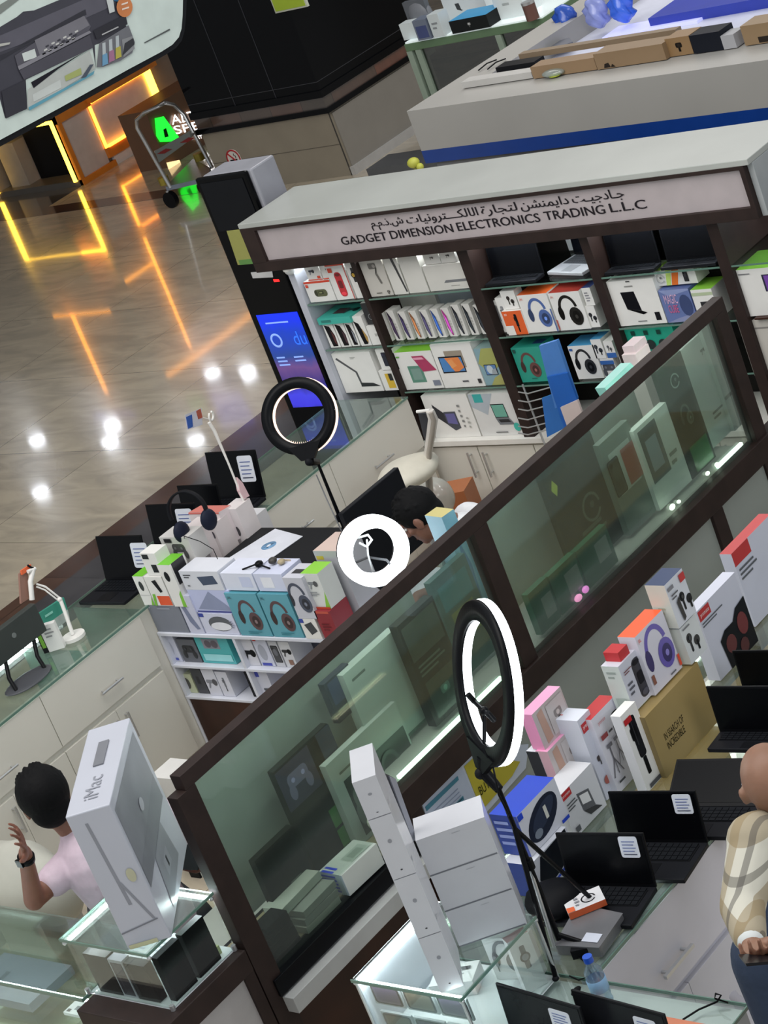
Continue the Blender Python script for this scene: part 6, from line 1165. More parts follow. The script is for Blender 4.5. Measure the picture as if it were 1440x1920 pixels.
cartX('speaker_box', 'white box with red tag and a tall black speaker on the upper row', (1190, 1337), (1226, 1300), (1157, 1253), .99, .07, base='#c9cbd6', left='#c3cbc6', top='#c9cbd6', faces={'front': [I('tall_speaker', .72, .48, .85, '#33333b', '#4d4d58'), Lr(.1,.3,.4,.6,3,'#5a5c66'), Lr(.1,.75,.5,.85,2,'#7a4a50')], 'left': [Lr(.2,.7,.8,.9,2,'#8f9a94'), R(.2,.1,.8,.3,'#a8b3ab')]})
b = MB(); p = P(1160, 1243, x=-4.74); b.box((-4.78, p.y-.01, 1.165), (-4.72, p.y+.045, 1.2), mat(RED)); tag(b.build('red_hanger'), 'small red hanging tag on top of the tall speaker box', 'tag')
cartX('headphone_box', 'white box with purple headphones and an orange top, upper row right shop', (1229, 1305), (1281, 1254), (1186, 1200), .99, .07, base='#d3d2dd', top='#e85a2a', faces={'front': [I('headphones', .55, .55, .88, '#6a5fae', '#8d84cc'), T('JBL', .03, .86, .13, .93, '#d9482e'), R(.05,.15,.14,.3,'#8a5a4a'), Lr(.6,.04,.9,.1,1,'#6a6c76'), R(.93,.06,1,.25,'#d9482e')]})
cartX('earbud_box', 'white earbud box with two dark buds, lower one of the pair on the tan box', (1297, 1247), (1328, 1217), (1275, 1180), .99, .06, base='#d2d6d6', left='#d6d8cf', faces={'front': [I('buds', .45, .5, .75, '#26282c'), R(.1,.9,.5,.94,'#77797d')]})
cartX('earbud_box', 'white earbud box with blue top and red label, upper one of the pair', (1273, 1178), (1307, 1148), (1248, 1096), 1.135, .08, x=-4.66, base='#d0d4dc', left='#cfcfc4', top='#24385e', faces={'front': [I('buds', .72, .42, .6, '#202226'), R(.05,.82,.35,.9,'#7a7c84'), R(.7,.78,.98,.95,RED), ('Y', [(.25,.5),(.4,.6),(.45,.1),(.32,.05)], '#26282c'), Lr(.1,.6,.5,.75,2,'#55575d')], 'left': [Lr(.3,.3,.7,.5,2,'#b5ae9a')]})
cartX('earphone_kit_box', 'large white and red box with a dark window of red earphones, right edge', (1353, 1282), (1425, 1212), (1322, 1173), z0, .05, base='#c6c8d6', x=-4.80, faces={'front': [R(.0,.84,.28,.98,RED), T('promate', .04, .87, .25, .93, '#e9d9d9'), Lr(.02,.74,.6,.82,2,'#55585f'), ('Y', [(.3,.0),(.25,.42),(.4,.5),(.62,.5),(.75,.62),(1,.66),(1,.0)], '#14161c'), ('Y', [(x+.45, y+.28) for x, y in el(0,0,.12,.12,14)], '#5c2228'), ('Y', [(x+.8, y+.38) for x, y in el(0,0,.12,.15,14)], '#6a242a'), ('Y', [(x+.7, y+.12) for x, y in el(0,0,.1,.1,14)], '#4a1c22')]}, h=.28)
cartX('earphone_kit_box', 'white box with red top tag at the right picture edge behind the first', (1425, 1200), (1500, 1130), (1420, 1085), z0, .05, base='#c6c8d6', top=RED, x=-4.86, faces={'front': [R(.0,.82,.4,1,RED), Lr(.05,.6,.5,.78,3,'#55585f')]}, h=.3)
cartX('pink_blister_pack', 'pink and clear blister pack with gold earphones, upper of two', (1022, 1407), (1082, 1370), (997, 1343), 1.0, .05, base='#c9a9a6', front='#b3aaa8', top='#e8a0c4', left='#e597bd', rough=.2, faces={'front': [('Y', [(.12,.9),(.3,.95),(.35,.1),(.15,.05)], '#b08d7c'), I('loop', .65, .5, .45, '#5c5654'), R(.4,.1,.95,.9,'#b8b1af'), I('cam', .68, .5, .5, '#7a726f')]}, h=.135)
cartX('pink_blister_pack', 'pink and clear blister pack with gold earphones, lower of two', (1052, 1478), (1112, 1438), (1028, 1410), .86, .05, base='#c9a9a6', front='#b3aaa8', top='#e8a0c4', left='#c9a2ac', rough=.2, h=.14, faces={'front': [('Y', [(.12,.9),(.3,.95),(.35,.1),(.15,.05)], '#b08d7c'), R(.4,.1,.95,.9,'#b8b1af'), I('cam', .68, .5, .5, '#7a726f')]})
cartX('watch_strap_box', 'white box with brown strap loop and black side behind the blue speaker box', (1043, 1500), (1060, 1492), (1000, 1395), z0, .05, x=-4.93, h=.25, base='#d2d4dc', faces={'front': [('Y', arc(.6,.35,.5,.25,.18,-60,90), '#5c2a26'), Lr(.1,.75,.7,.85,2,'#8d9098')], 'left': [R(.0,.6,1,1,'#2c2e33')]})
cartX('speaker_box', 'blue and white box with a dark blue portable speaker, upper of two', (1004, 1625), (1074, 1548), (972, 1545), .875, .11, base='#c8cad2', top='#2242b8', left='#2a3f8c', x=-4.74, h=.15, faces={'front': [('Y', [(.5+.42*math.cos(a)*.92-.36*math.sin(a)*.3, .5+.42*math.cos(a)*.55+.36*math.sin(a)*.9) for a in [k*math.pi/14 for k in range(28)]], '#1d2333'), ('Y', [(.52+.33*math.cos(a)*.92-.2*math.sin(a)*.3, .55+.33*math.cos(a)*.55+.2*math.sin(a)*.9) for a in [k*math.pi/12 for k in range(24)]], '#2c3447'), ('Y', [(x+.3, y+.28) for x, y in el(0,0,.1,.1,12)], '#77808c'), R(.55,.4,.62,.7,'#c9c9c0'), R(0,.86,.12,1,'#2242b8'), R(.82,.0,1,.08,'#2242b8')], 'left': [Lr(.1,.2,.9,.9,4,'#8a97cc')]})
cartX('speaker_box', 'blue and white box with a black speaker, lower of two', (1020, 1690), (1085, 1610), (1004, 1625), z0, .11, base='#c8cad2', left='#273a80', x=-4.72, h=.126, faces={'front': [('Y', [(.08,.45),(.25,.95),(.95,1),(.98,.4),(.6,.2),(.2,.1)], '#15181f'), ('Y', [(.3,.02),(.34,.1),(1,.28),(1,.2)], '#2242b8')]})
cartX('laptop_stand_box', 'white box with red corner tag picturing a grey laptop stand', (1078, 1572), (1152, 1545), (1047, 1530), z0, .09, base='#cfd0d4', x=-4.80, h=.165, faces={'front': [I('stand', .62, .4, .75, '#5c5e63'), R(-.0,.84,.3,1,RED), T('promate', .03,.88,.27,.95,'#e9d9d9'), Lr(.08,.55,.4,.75,3,'#55575c'), R(.08,.08,.2,.2,'#55575c')]})
carton('white_box', 'plain white box top with a dark clip beneath the lower pink pack', 'box', (-4.99, 4.80, z0), .1, .16, .108, base='#c9cace', rz=0)
# notices on the grey panel
XN = D1-.011
def note(pts, nm, lab, c): 
    t = thing(nm, lab, 'notice', tuple(P(*pts[0], x=XN))); b = MB(); b.prism([P(u, v, x=XN) for u, v in pts], (.003, 0, 0), mat(c, .6)); b.build('paper', t); return t
t = note(((788, 1502), (862, 1432), (905, 1530), (812, 1567)), 'timetable_notice', 'white notice with teal header bars on the grey panel', '#b9c3d6')
b = MB()
for (p, q) in (((797, 1513), (858, 1455)), ((812, 1552), (868, 1492))):
    b.prism([P(p[0], p[1], x=XN+.004), P(q[0], q[1], x=XN+.004), P(q[0]+2, q[1]+7, x=XN+.004), P(p[0]+3, p[1]+8, x=XN+.004)], (.001, 0, 0), mat('#3f7f95'))
for i in range(5): b.prism([P(806+i*3, 1527+i*6, x=XN+.004), P(858+i*3, 1478+i*6, x=XN+.004), P(858+i*3, 1480+i*6, x=XN+.004), P(806+i*3, 1529+i*6, x=XN+.004)], (.001, 0, 0), mat('#8c97b0'))
b.build('print', t)
t = note(((862, 1432), (892, 1404), (990, 1395), (985, 1440), (905, 1530)), 'yellow_notice', 'yellow notice with dark writing on a white sheet on the grey panel', '#c3cbdb')
b = MB(); b.prism([P(u, v, x=XN+.004) for u, v in ((870, 1437), (893, 1416), (975, 1428), (960, 1455), (903, 1520))], (.001, 0, 0), mat('#b8ac32', .6)); b.build('yellow_sheet', t)
b = MB(); 
text_on(b, 'BUY', P(902, 1492, x=XN+.006), P(925, 1470, x=XN+.006)-P(902, 1492, x=XN+.006), (0,0,1), (1,0,0), .06, .035, mat('#2c2a14')); text_on(b, '25%', P(912, 1468, x=XN+.006), P(932, 1450, x=XN+.006)-P(912, 1468, x=XN+.006), (0,0,1), (1,0,0), .05, .02, mat('#2c2a14')) if False else None
b.build('lettering', t)

# laptops on the right counter, screens look toward -Y
laptop('laptop', 'black open laptop nearest the steel drawer handle, with white price sticker on top', (-4.50, 4.50, z0), .31, .19, .18, math.radians(8), sticker=(.065, .10, .065, .07), open_a=100, tilt=0)
laptop('laptop', 'black open laptop behind the nearest one, with white price sticker', (-4.455, 4.735, z0), .31, .19, .175, math.radians(8), sticker=(.07, .10, .065, .065), open_a=100)
tl = P(1290, 1422, z=.83); laptop('laptop', 'black laptop opened nearly flat before the yellow lit shelf', (tl.x+.16, tl.y-.15, z0), .33, .16, .17, math.radians(8), sticker=(.09, .07, .06, .06), open_a=152)
tl = P(1319, 1291, z=z0+.065+.185); laptop('laptop', 'large black laptop with a white sticker edge near the bald man', (tl.x+.165, tl.y+.02, z0+.065), .33, .1, .17, math.radians(5), sticker=(.125, .11, .04, .05), open_a=93)
b = MB(); b.box((tl.x+.02, tl.y-.06, z0), (tl.x+.31, tl.y+.03, z0+.004), GL_CLEAR); b.box((tl.x+.02, tl.y-.06, z0+.058), (tl.x+.31, tl.y+.03, z0+.064), GL_CLEAR); b.box((tl.x+.02, tl.y+.02, z0), (tl.x+.31, tl.y+.028, z0+.06), GL_CLEAR); tag(b.build('clear_riser'), 'clear plastic riser lifting the large black laptop', 'riser')
tl = P(1366, 1233, z=z0+.17); laptop('laptop', 'black laptop at the right picture edge behind the big one', (tl.x+.16, tl.y+.03, z0), .32, .09, .165, math.radians(5), open_a=95)
# black bag, grey device with box
b = MB(); p = P(1035, 1730, z=z0)
def crm(q): k = 1+.1*math.sin(q.x*40+q.z*30)+.08*math.sin(q.y*50); return Vector((q.x*k, q.y*k, q.z))
b.ball((-4.63, 4.37, z0+.045), (.10, .085, .05), mat('#0b0c10', .6), 22, 12, crm); tag(b.build('black_pouch'), 'crumpled black cloth pouch behind the tripod legs', 'pouch')
q = P(1105, 1745, z=z0+.03); t = thing('grey_router', 'flat silver-grey device with a price sticker beside the tripod foot', 'device', (q.x, q.y, z0))
b = MB(); pts = [P(u, v, z=z0+.0) for u, v in ((1045, 1790), (1130, 1795), (1175, 1730), (1090, 1712))]; b.prism(pts, (0, 0, .035), mat('#77777a', .35, .3)); b.build('casing', t, .008)
b = MB(); b.prism([P(u, v, z=z0+.036) for u, v in ((1090, 1765), (1120, 1768), (1130, 1752), (1100, 1749))], (0, 0, .0015), mat('#d5d9e6')); b.build('price_sticker', t)
p = P(1070, 1725, z=z0+.037); carton('cable_box', 'small white and orange box with a black ring picture on the grey device', 'box', (p.x, p.y, z0+.037), .12, .085, .022, rz=math.radians(48), base='#d9d8da', front='#e0683a', faces={'top': [I('loop', .62, .5, .7, '#222226'), ('Y', [(.0,.0),(.2,.0),(.2,.3),(.0,.35)], '#e0683a'), Lr(.25,.2,.4,.8,3,'#8f9096')]})
# cord and plug on the counter
b = MB(); b.tube([P(u, v, z=.752) for u, v in ((1060, 1762), (1080, 1790), (1098, 1805), (1110, 1828), (1085, 1838), (1068, 1830))], .003, BLACK, 6); tag(b.build('cord'), 'thin black cord lying on the right counter corner', 'cord')
b = MB(); p = P(1080, 1858, z=.752); b.ball(tuple(p), (.012, .022, .008), BLACK, 12, 6); tag(b.build('black_plug'), 'small black plug on the glass by the water bottle', 'plug')
carton('black_charger', 'black charger block with cable on the counter under the tripod', 'charger', tuple(P(1075, 1800, z=z0)), .06, .04, .03, rz=.5, base='#16171a')
# water bottle
p = P(1134, 1878, z=.746); t = thing('water_bottle', 'small clear plastic water bottle with bright blue cap, bottom right', 'bottle', tuple(p))
bg = glass('bottle_plastic', '#dbe9f2', .25, .12, .05, '#cfe0ee')
b = MB(); b.lathe(tuple(p), [(0,0),(.026,0),(.028,.006),(.026,.02),(.028,.03),(.026,.045),(.0285,.055),(.0265,.075),(.028,.09),(.027,.11),(.012,.135),(.011,.145)], bg); b.build('bottle_body', t)
b = MB(); b.lathe(tuple(p), [(.0275,.045),(.029,.046),(.029,.085),(.0275,.086)], mat('#8fb8dc', .4)); b.build('paper_label', t)
b = MB(); b.cyl(tuple(p+Vector((0,0,.143))), tuple(p+Vector((0,0,.162))), .0145, mat('#1d55c8', .35), 18); b.build('cap', t)
# orange packet, paper, cable, dark lids at the bottom edge
b = MB(); a0, a1_ = P(1122, 1888, z=.747), P(1370, 1935, z=.747); b.prism([a0, a1_, a1_+Vector((0, -.035, 0)), a0+Vector((0, -.035, 0))], (0,0,.012), mat('#c97a5a', .35)); tag(b.build('orange_packet'), 'long flat orange packet on the white counter end', 'packet')
for (bl, w, lab, stx) in (((-4.385, 3.775), .33, 'black laptop lid with a small square logo, bottom edge left', .2), ((-4.13, 3.80), .34, 'black laptop lid with sticker, bottom edge right', .22)):
    laptop('laptop', lab, (bl[0]+w/2, bl[1], .747), w, .1, .19, math.radians(-7 if stx == .2 else -6), sticker=(-w/2+stx, .1, .08, .06), open_a=95, rim='#17181b', screen='#1a1b1f')
p = P(1340, 1868, z=.752); b = MB(); b.tube([P(u, v, z=.75+dz) for u, v, dz in ((1280, 1912, 0), (1310, 1893, 0), (1345, 1878, .01), (1352, 1866, .03), (1342, 1863, .03), (1340, 1872, .01), (1365, 1880, 0))], .003, BLACK, 6); tag(b.build('cable'), 'thin black cable looping over the edge of the white counter end', 'cable')
b = MB()
p = P(1330, 1850, z=.55)
q = P(1325, 1856, z=.26)
def crb(v): k = 1+.22*math.sin(v.x*55+v.z*31)+.16*math.sin(v.y*61+v.z*40+2)+.1*math.sin(v.z*90); return Vector((v.x*k, v.y*k, v.z*(1+.1*math.sin(v.x*70))))
b.ball((q.x+.02, q.y, .12), (.09, .07, .2), mat('#b9b7c0', .5), 34, 22, crb)
tag(b.build('paper_bag'), 'crumpled white paper bag on the floor beside the grey drawers', 'bag')
# ================================================================ ring lights
def img_dir(du, dv=0): return (R_*du - U_*dv).normalized()
def ring_light(label, c, nface, R, wdt, thk, base, foot, emis, lit_front=False, group=None, holder=True, ticks=False, col='#f4fbff', tripod=True):
    """nface: direction the black back looks; the lamp glows on the other side and on the rims"""
    t = thing('ring_light', label, 'ring light', base, 0, group); n = Vector(nface).normalized(); c = Vector(c); up = Vector((0,0,1))
    glow = mat(col, .5, emit=emis)
    b = MB(); b.ring(c, n, up, R-wdt/2, [(-wdt/2, 0), (wdt/2, 0), (wdt/2*.9, thk*.35), (-wdt/2*.9, thk*.35)], BLACK, n=72); b.build('ring_housing', t)
    b = MB(); b.ring(c, n, up, R-wdt/2, [(-wdt/2*.98, -thk*.8), (wdt/2*.98, -thk*.8), (wdt/2*.98, 0), (-wdt/2*.98, 0)], glow, n=72); b.build('glowing_ring', t)
    if ticks:
        b = MB(); s = up.cross(n).normalized()
        for i in range(40):
            a = math.radians(100+i*4.2); d = (up*math.cos(a)+n.cross(up).normalized()*math.sin(a)); w_ = n.cross(d)
            for rr_ in (R-wdt*.12, R-wdt*.8): q = c+d*rr_+n*thk*.36; b.prism([q-d*.006-w_*.0012, q+d*.006-w_*.0012, q+d*.006+w_*.0012, q-d*.006+w_*.0012], n*.001, mat('#e9e6df', .5))
        b.build('cooling_slots', t)
    upr = (up-n*up.dot(n)).normalized(); j = c-upr*(R+.004)
    b = MB(); b.tube([j+upr*.02, j-upr*.03, Vector((base[0], base[1], j.z-.07))], [.022, .02, .014], BLACK, 12); b.ball(tuple(j-upr*.03+n*.012), (.018, .018, .018), BLACKM, 12, 8)
    sd = n.cross(upr); b.prism([j+upr*.035-sd*R*.45-upr*-.012, j+upr*.035+sd*R*.45+upr*.012, j+sd*.03-upr*.02, j-sd*.03-upr*.02], n*thk*.5, BLACK); b.build('tilt_joint', t)
    b = MB(); B = Vector(base); top = Vector((B.x, B.y, j.z-.06)); b.tube([B+Vector((0,0,.01)), B+Vector((0,0,(top.z-B.z)*.55)), top], [.0095, .0085, .0065], BLACK, 10); b.cyl(tuple(B+Vector((0,0,(top.z-B.z)*.5))), tuple(B+Vector((0,0,(top.z-B.z)*.5+.03))), .016, BLACK, 12); pl = b.build('pole', t)
    if holder:
        b = MB(); m = j+upr*.02; e = c-upr*R*.35+n*.0; b.tube([m, e], .006, BLACK, 8); b.build('gooseneck', t)
        b = MB(); b.tube([e-sd*R*.32, e+sd*R*.34], .008, BLACK, 8); b.tube([e-sd*R*.32, e-sd*R*.32+upr*.025+n*.02], .009, BLACK, 8); b.tube([e+sd*R*.34, e+sd*R*.34+upr*.025+n*.02], .009, BLACK, 8); b.ball(tuple(e), (.014,.014,.014), BLACK, 10, 6); b.build('phone_holder', t)
    for (sp, q) in foot:
        b = MB(); b.tube([sp, q], [.008, .0075], BLACK, 8); L = b.build('leg', t); b = MB(); b.ball(tuple(Vector(q)+Vector((0,0,.006))), (.011,.011,.008), BLACKM, 10, 6); b.build('rubber_foot', L)
    return t
# black ring light seen from behind, on the shelf stand
c = P(560, 780, y=6.55); to = (C_-c).normalized(); n = (to*.94 - R_*.33 + U_*.02)
B = P(585, 880, y=6.50); bx, by = B.x, 6.50
cc = Vector((bx, by, 0)); c = P(560, 778, x=bx-.01)
c = P(560, 780, y=6.50); bx = c.x
t = ring_light('tall ring light seen from behind, black with pale pink glow, by the left counter', c, n, 74*c_k if False else .168, .050, .042, (bx, by, .604), [((bx, by, .68), (bx+.09, by-.05, .604)), ((bx, by, .68), (bx-.09, by-.04, .604)), ((bx, by, .68), (bx, by+.08, .604))], 1.5, ticks=True, col='#ffd9c4', holder=False)
b = MB(); b.tube([P(593, 890, y=6.5), P(612, 935, y=6.48), P(640, 995, y=6.4), Vector((bx+.05, by-.02, .62))], .003, mat('#77797c'), 6); b.build('cord', t)
# glowing ring light facing us
c = P(697, 1031, y=5.78); to = (C_-c).normalized(); n = -(to*.93 + R_*.28 - U_*.12)
bx, by = c.x-.01, c.y+.02
t = ring_light('small ring light glowing bright white towards the camera, above the partition rail', c, n, .139, .050, .06, (bx, by, .742), [((bx, by, .80), (bx+.06, by-.04, .742)), ((bx, by, .80), (bx-.08, by-.03, .742)), ((bx, by, .80), (bx, by+.08, .742))], 7, holder=False)
b = MB(); f = -n.normalized(); up = Vector((0,0,1)); k = [c-up*.13+f*.0, c-up*.05-f*.02, c+R_*-.012+U_*.0-f*.02, c-R_*.01+U_*.02-f*.02]; b.tube([P(700, 1075, y=by), P(690, 1040, y=by), P(688, 1012, y=by)], .004, mat('#c8cacc', .3), 8)
b.tube([P(672, 1008, y=by), P(690, 1003, y=by), P(697, 1012, y=by), P(688, 1025, y=by), P(674, 1018, y=by)], .005, mat('#c8cacc', .3), 8); b.build('phone_holder', t)
b = MB(); b.tube([P(655, 1060, y=by), P(690, 1045, y=by+.02), P(725, 1050, y=by), P(740, 1068, y=by)], .005, mat('#44464a'), 8); b.build('gooseneck', t)
# big ring light on tripod, right
Bx = -4.50; q = P(905, 1402, x=Bx); By = q.y; zj = q.z
c = P(908, 1281, x=Bx); to = (C_-c).normalized(); n = to*.30 - R_*.945 - U_*.12
s1 = P(967, 1553, x=Bx); s1 = Vector((Bx, By, s1.z))
foot = [(s1, P(1120, 1695, z=.765)), (s1, P(1043, 1838, z=.749)), (Vector((Bx, By, .80)), P(1123, 1777, z=.76))]
t = ring_light('large ring light on a black tripod, seen nearly edge on with white glowing rims', c, n, .243, .062, .034, (Bx, By, .75), foot, 6)
b = MB(); b.tube([Vector((Bx, By, zj)), P(925, 1440, x=Bx+.03), P(935, 1490, x=Bx+.05), P(955, 1530, x=Bx+.03)], .003, BLACK, 6); b.build('cord', t)
b = MB(); b.cyl(tuple(P(985, 1600, x=Bx)), tuple(P(1040, 1775, x=Bx)), .0065, CHROME, 8); b.build('inner_tube', t)

# ================================================================ people: one continuous body mesh each
def capsule(mb, a, b, r0, r1, m, n=14):
    a, b = Vector(a), Vector(b); d = b-a; L = d.length or 1e-5; d = d/L
    up = d.cross(Vector((0,0,1)) if abs(d.z) < .9 else Vector((1,0,0))).normalized(); w = d.cross(up)
    prof = []
    for k in range(5): t = math.pi/2*(k/4); prof.append((-r0*math.cos(t), r0*math.sin(t)))
    for k in range(5): t = math.pi/2*(k/4); prof.append((L+r1*math.sin(t), r1*math.cos(t)))
    vs = []; fs = []
    for h, r in prof:
        for j in range(n):
            an = 2*math.pi*j/n; vs.append(a+d*h+(up*math.cos(an)+w*math.sin(an))*max(r, 1e-4))
    for i in range(len(prof)-1):
        for j in range(n): fs.append((i*n+j, i*n+(j+1) % n, (i+1)*n+(j+1) % n, (i+1)*n+j))
    fs.append(tuple(range(n))[::-1]); fs.append(tuple(range((len(prof)-1)*n, len(prof)*n)))
    mb.add(vs, fs, m, True)
def fuse(mb, name, parent, voxel=.006, smooth=4):
    ob = mb.build(name, parent); r = ob.modifiers.new('remesh', 'REMESH'); r.mode = 'VOXEL'; r.voxel_size = voxel; r.use_smooth_shade = True
    s = ob.modifiers.new('smooth', 'SMOOTH'); s.iterations = smooth; s.factor = .5
    return ob
def skin_mat(h): 
    m = mat(h, .5, var=.08, scale=18, bump=.05); m.node_tree.nodes['Principled BSDF'].inputs['Subsurface Weight'].default_value = .08; return m
def head(mb, c, f, upv, m, s=1.0):
    """f: where the face looks. Adds skull, jaw, nose, lips, brow and ears to mb; returns the local frame"""
    f = Vector(f).normalized(); u = (Vector(upv)-f*Vector(upv).dot(f)).normalized(); r = f.cross(u)
    M_ = Matrix((r, f, u)).transposed().to_4x4(); M_.translation = Vector(c)
    k = MB(M_); k.mats = mb.mats
    o = mb.T; mb.T = M_
    mb.ball((0, -.012*s, .03*s), (.076*s, .096*s, .09*s), m, 24, 16); mb.ball((0, .02*s, -.035*s), (.06*s, .066*s, .078*s), m, 20, 12)
    mb.ball((0, .06*s, -.088*s), (.026*s, .024*s, .024*s), m, 12, 8)
    capsule(mb, (0, .082*s, .018*s), (0, .104*s, -.022*s), .009*s, .014*s, m)
    for x in (-.014, .014): mb.ball((x*s, .096*s, -.026*s), (.009*s, .009*s, .008*s), m, 10, 6)
    capsule(mb, (-.036*s, .073*s, .03*s), (.036*s, .073*s, .03*s), .012*s, .012*s, m)
    capsule(mb, (-.018*s, .078*s, -.055*s), (.018*s, .078*s, -.055*s), .007*s, .007*s, m); capsule(mb, (-.015*s, .077*s, -.066*s), (.015*s, .077*s, -.066*s), .007*s, .007*s, m)
    for x in (-1, 1):
        mb.ball((x*.078*s, -.005*s, -.005*s), (.01*s, .02*s, .032*s), m, 12, 8); mb.ball((x*.084*s, -.01*s, .006*s), (.007*s, .018*s, .022*s), m, 10, 6)
        mb.ball((x*.045*s, .058*s, -.012*s), (.022*s, .016*s, .018*s), m, 12, 8)
    mb.T = o
    return M_
def eyes(t, M_, s=1.0, hair='#0d0b0a'):
    b = MB(M_)
    for x in (-.03, .03): b.ball((x*s, .076*s, .008*s), (.013*s, .009*s, .008*s), mat('#e9e4df', .2), 12, 8); b.ball((x*s, .0835*s, .006*s), (.006*s, .003*s, .006*s), BLACK, 10, 6)
    b.build('eyes', t)
    b = MB(M_)
    for x in (-1, 1): b.tube([(x*.045*s, .078*s, .028*s), (x*.03*s, .087*s, .034*s), (x*.014*s, .088*s, .03*s)], .0045*s, mat(hair, .8), 8)
    b.build('eyebrows', t)
    b = MB(M_); b.tube([(-.02*s, .084*s, -.06*s), (0, .088*s, -.0605*s), (.02*s, .084*s, -.06*s)], .0022*s, mat('#6a3a34', .5), 6); b.build('mouth_line', t)
def hair_mesh(t, M_, m, s=1.0, low=-.05, thick=.012, front=.06):
    """short hair cap with tufts"""
    b = MB(M_); random.seed(5)
    b.ball((0, -.018*s, .04*s), (.083*s+thick*.4, .098*s+thick*.4, .09*s+thick*.4), m, 28, 18)
    b.ball((0, -.055*s, -.01*s), (.072*s, .058*s, .07*s), m, 20, 12)
    for x in (-1, 1): b.ball((x*.07*s, .012*s, .022*s), (.014*s, .03*s, .035*s), m, 12, 8)
    for i in range(46):
        a = random.uniform(-2.9, 2.9); e = random.uniform(.15, 1.4); d = Vector((math.sin(a)*math.cos(e), math.cos(a)*math.cos(e), math.sin(e)))
        p = Vector((d.x*.08*s, d.y*.094*s-.018*s, d.z*.088*s+.04*s)); capsule(b, p, p+Vector((d.x*.006, d.y*.012+.008, d.z*.01)), .015*s, .008*s, m, 8)
    return fuse(b, 'hair', t, .004, 3)
def hand(mb, wrist, palm_dir, normal, m, curl=.5, s=1.0, spread=.18, thumb_side=1):
    """palm with five separate bent fingers; palm_dir wrist->knuckles, normal: back of the hand"""
    d = Vector(palm_dir).normalized(); nn = Vector(normal); nn = (nn-d*nn.dot(d)).normalized(); sd = d.cross(nn)*thumb_side; w = Vector(wrist)
    for k in (-1.2, -.4, .4, 1.2): capsule(mb, w+sd*k*.010*s+d*.01, w+d*.078*s+sd*k*.020*s, .014*s, .0115*s, m, 10)
    L = [(.042, .026, .02), (.046, .03, .022), (.042, .027, .021), (.032, .021, .018)]
    tips = []
    for k in range(4):
        x = (1.5-k)*.0195; p = w+d*.082*s+sd*x*s; dirv = (d+sd*(1.5-k)*spread*.45).normalized(); an = 0
        for q, seg in enumerate(L[k]):
            an += curl*(.55 if q == 0 else .8)*(1+.12*k)
            dd = dirv*math.cos(an)-nn*math.sin(an); p2 = p+dd*seg*s; capsule(mb, p, p2, (.0092-.0009*q)*s, (.0086-.0011*q)*s, m, 10); p = p2
        tips.append(p)
    p = w+d*.022*s+sd*.024*s; dd = (d*.6+sd*.85-nn*.25).normalized()
    for q, seg in enumerate((.036, .03, .026)):
        p2 = p+dd*seg*s; capsule(mb, p, p2, (.0135-.0018*q)*s, (.012-.0018*q)*s, m, 10); p = p2; dd = (dd+d*.35-nn*curl*.25).normalized()
    return tips

# ---- man in a pale pink shirt, bottom left
SK1 = skin_mat('#7d5140'); HAIR = mat('#08080a', .7, bump=.2, scale=60, spec=.15)
ym = 4.22
hc = P(85, 1500, y=ym); sh = P(140, 1612, y=ym-.02); el_ = P(62, 1690, y=4.0)+Vector((0, 0, .0)); wr = P(47, 1598, y=3.98); 
el_ = P(64, 1688, y=3.99)
t = thing('person', 'seated person in a pale pink shirt seen from behind, hand raised beside the black hair', 'person', (hc.x+.1, ym+.1, FZ))
pel = Vector((hc.x+.12, ym+.14, .38)); ch = Vector((hc.x+.10, ym+.06, .80)); nk = Vector((hc.x+.045, ym+.03, hc.z-.12))
fdir = Vector((-.85, .45, -.1))
b = MB()
Mh = head(b, hc+Vector((0,0,-.005)), fdir, (0.05, 0, 1), SK1)
capsule(b, nk+Vector((.01,0,-.04)), hc+Vector((.02,0,-.03)), .055, .05, SK1)
capsule(b, pel, ch, .13, .15, SK1); side = Vector((.45, .85, 0)).normalized()
shR = sh; shL = Vector((ch.x+.16, ym+.28, sh.z)); capsule(b, shR, shL, .055, .055, SK1)
capsule(b, ch, nk+Vector((.01,0,-.04)), .12, .055, SK1)
capsule(b, shR, el_, .047, .036, SK1); capsule(b, el_, wr, .038, .024, SK1)
hd = (P(30, 1545, y=3.97)-wr); tips = hand(b, wr, P(36, 1556, y=3.95)-wr, (.55, .5, .1), SK1, curl=.28, s=.95, spread=.45, thumb_side=-1)
capsule(b, shL, shL+Vector((-.05, .05, -.25)), .047, .038, SK1); capsule(b, shL+Vector((-.05, .05, -.25)), shL+Vector((-.25, .1, -.3)), .038, .025, SK1); hand(b, shL+Vector((-.25, .1, -.3)), (-1, .1, -.2), (0, 0, 1), SK1, curl=.5, s=.95)
hp = Vector((pel.x, pel.y, .38)); 
for k in (-.1, .1):
    o = hp+side*k; kn = o+Vector((-.36, .16, .02)); capsule(b, o, kn, .085, .06, SK1); capsule(b, kn, kn+Vector((-.02, 0, -.42)), .056, .04, SK1); capsule(b, kn+Vector((-.02, 0, -.43)), kn+Vector((-.14, .05, -.445)), .035, .03, SK1)
body = fuse(b, 'body', t, .006, 3); eyes(t, Mh); hair_mesh(t, Mh, HAIR, 1.06, thick=.02)
b = MB(); SH = mat('#cbb7c4', .8, bump=.15, scale=30)
capsule(b, pel+Vector((0,0,.02)), ch, .15, .168, SH); capsule(b, shR+Vector((.01,0,0)), shL, .068, .07, SH); capsule(b, ch, nk+Vector((.01, 0, -.05)), .135, .072, SH)
capsule(b, shR, shR+(el_-shR)*.5, .066, .062, SH); capsule(b, shL, shL+Vector((-.03, .03, -.13)), .065, .06, SH); fuse(b, 'shirt', t, .008, 4)
b = MB(); TR = mat('#23262e', .8)
capsule(b, hp, hp+Vector((0,0,.04)), .145, .14, TR)
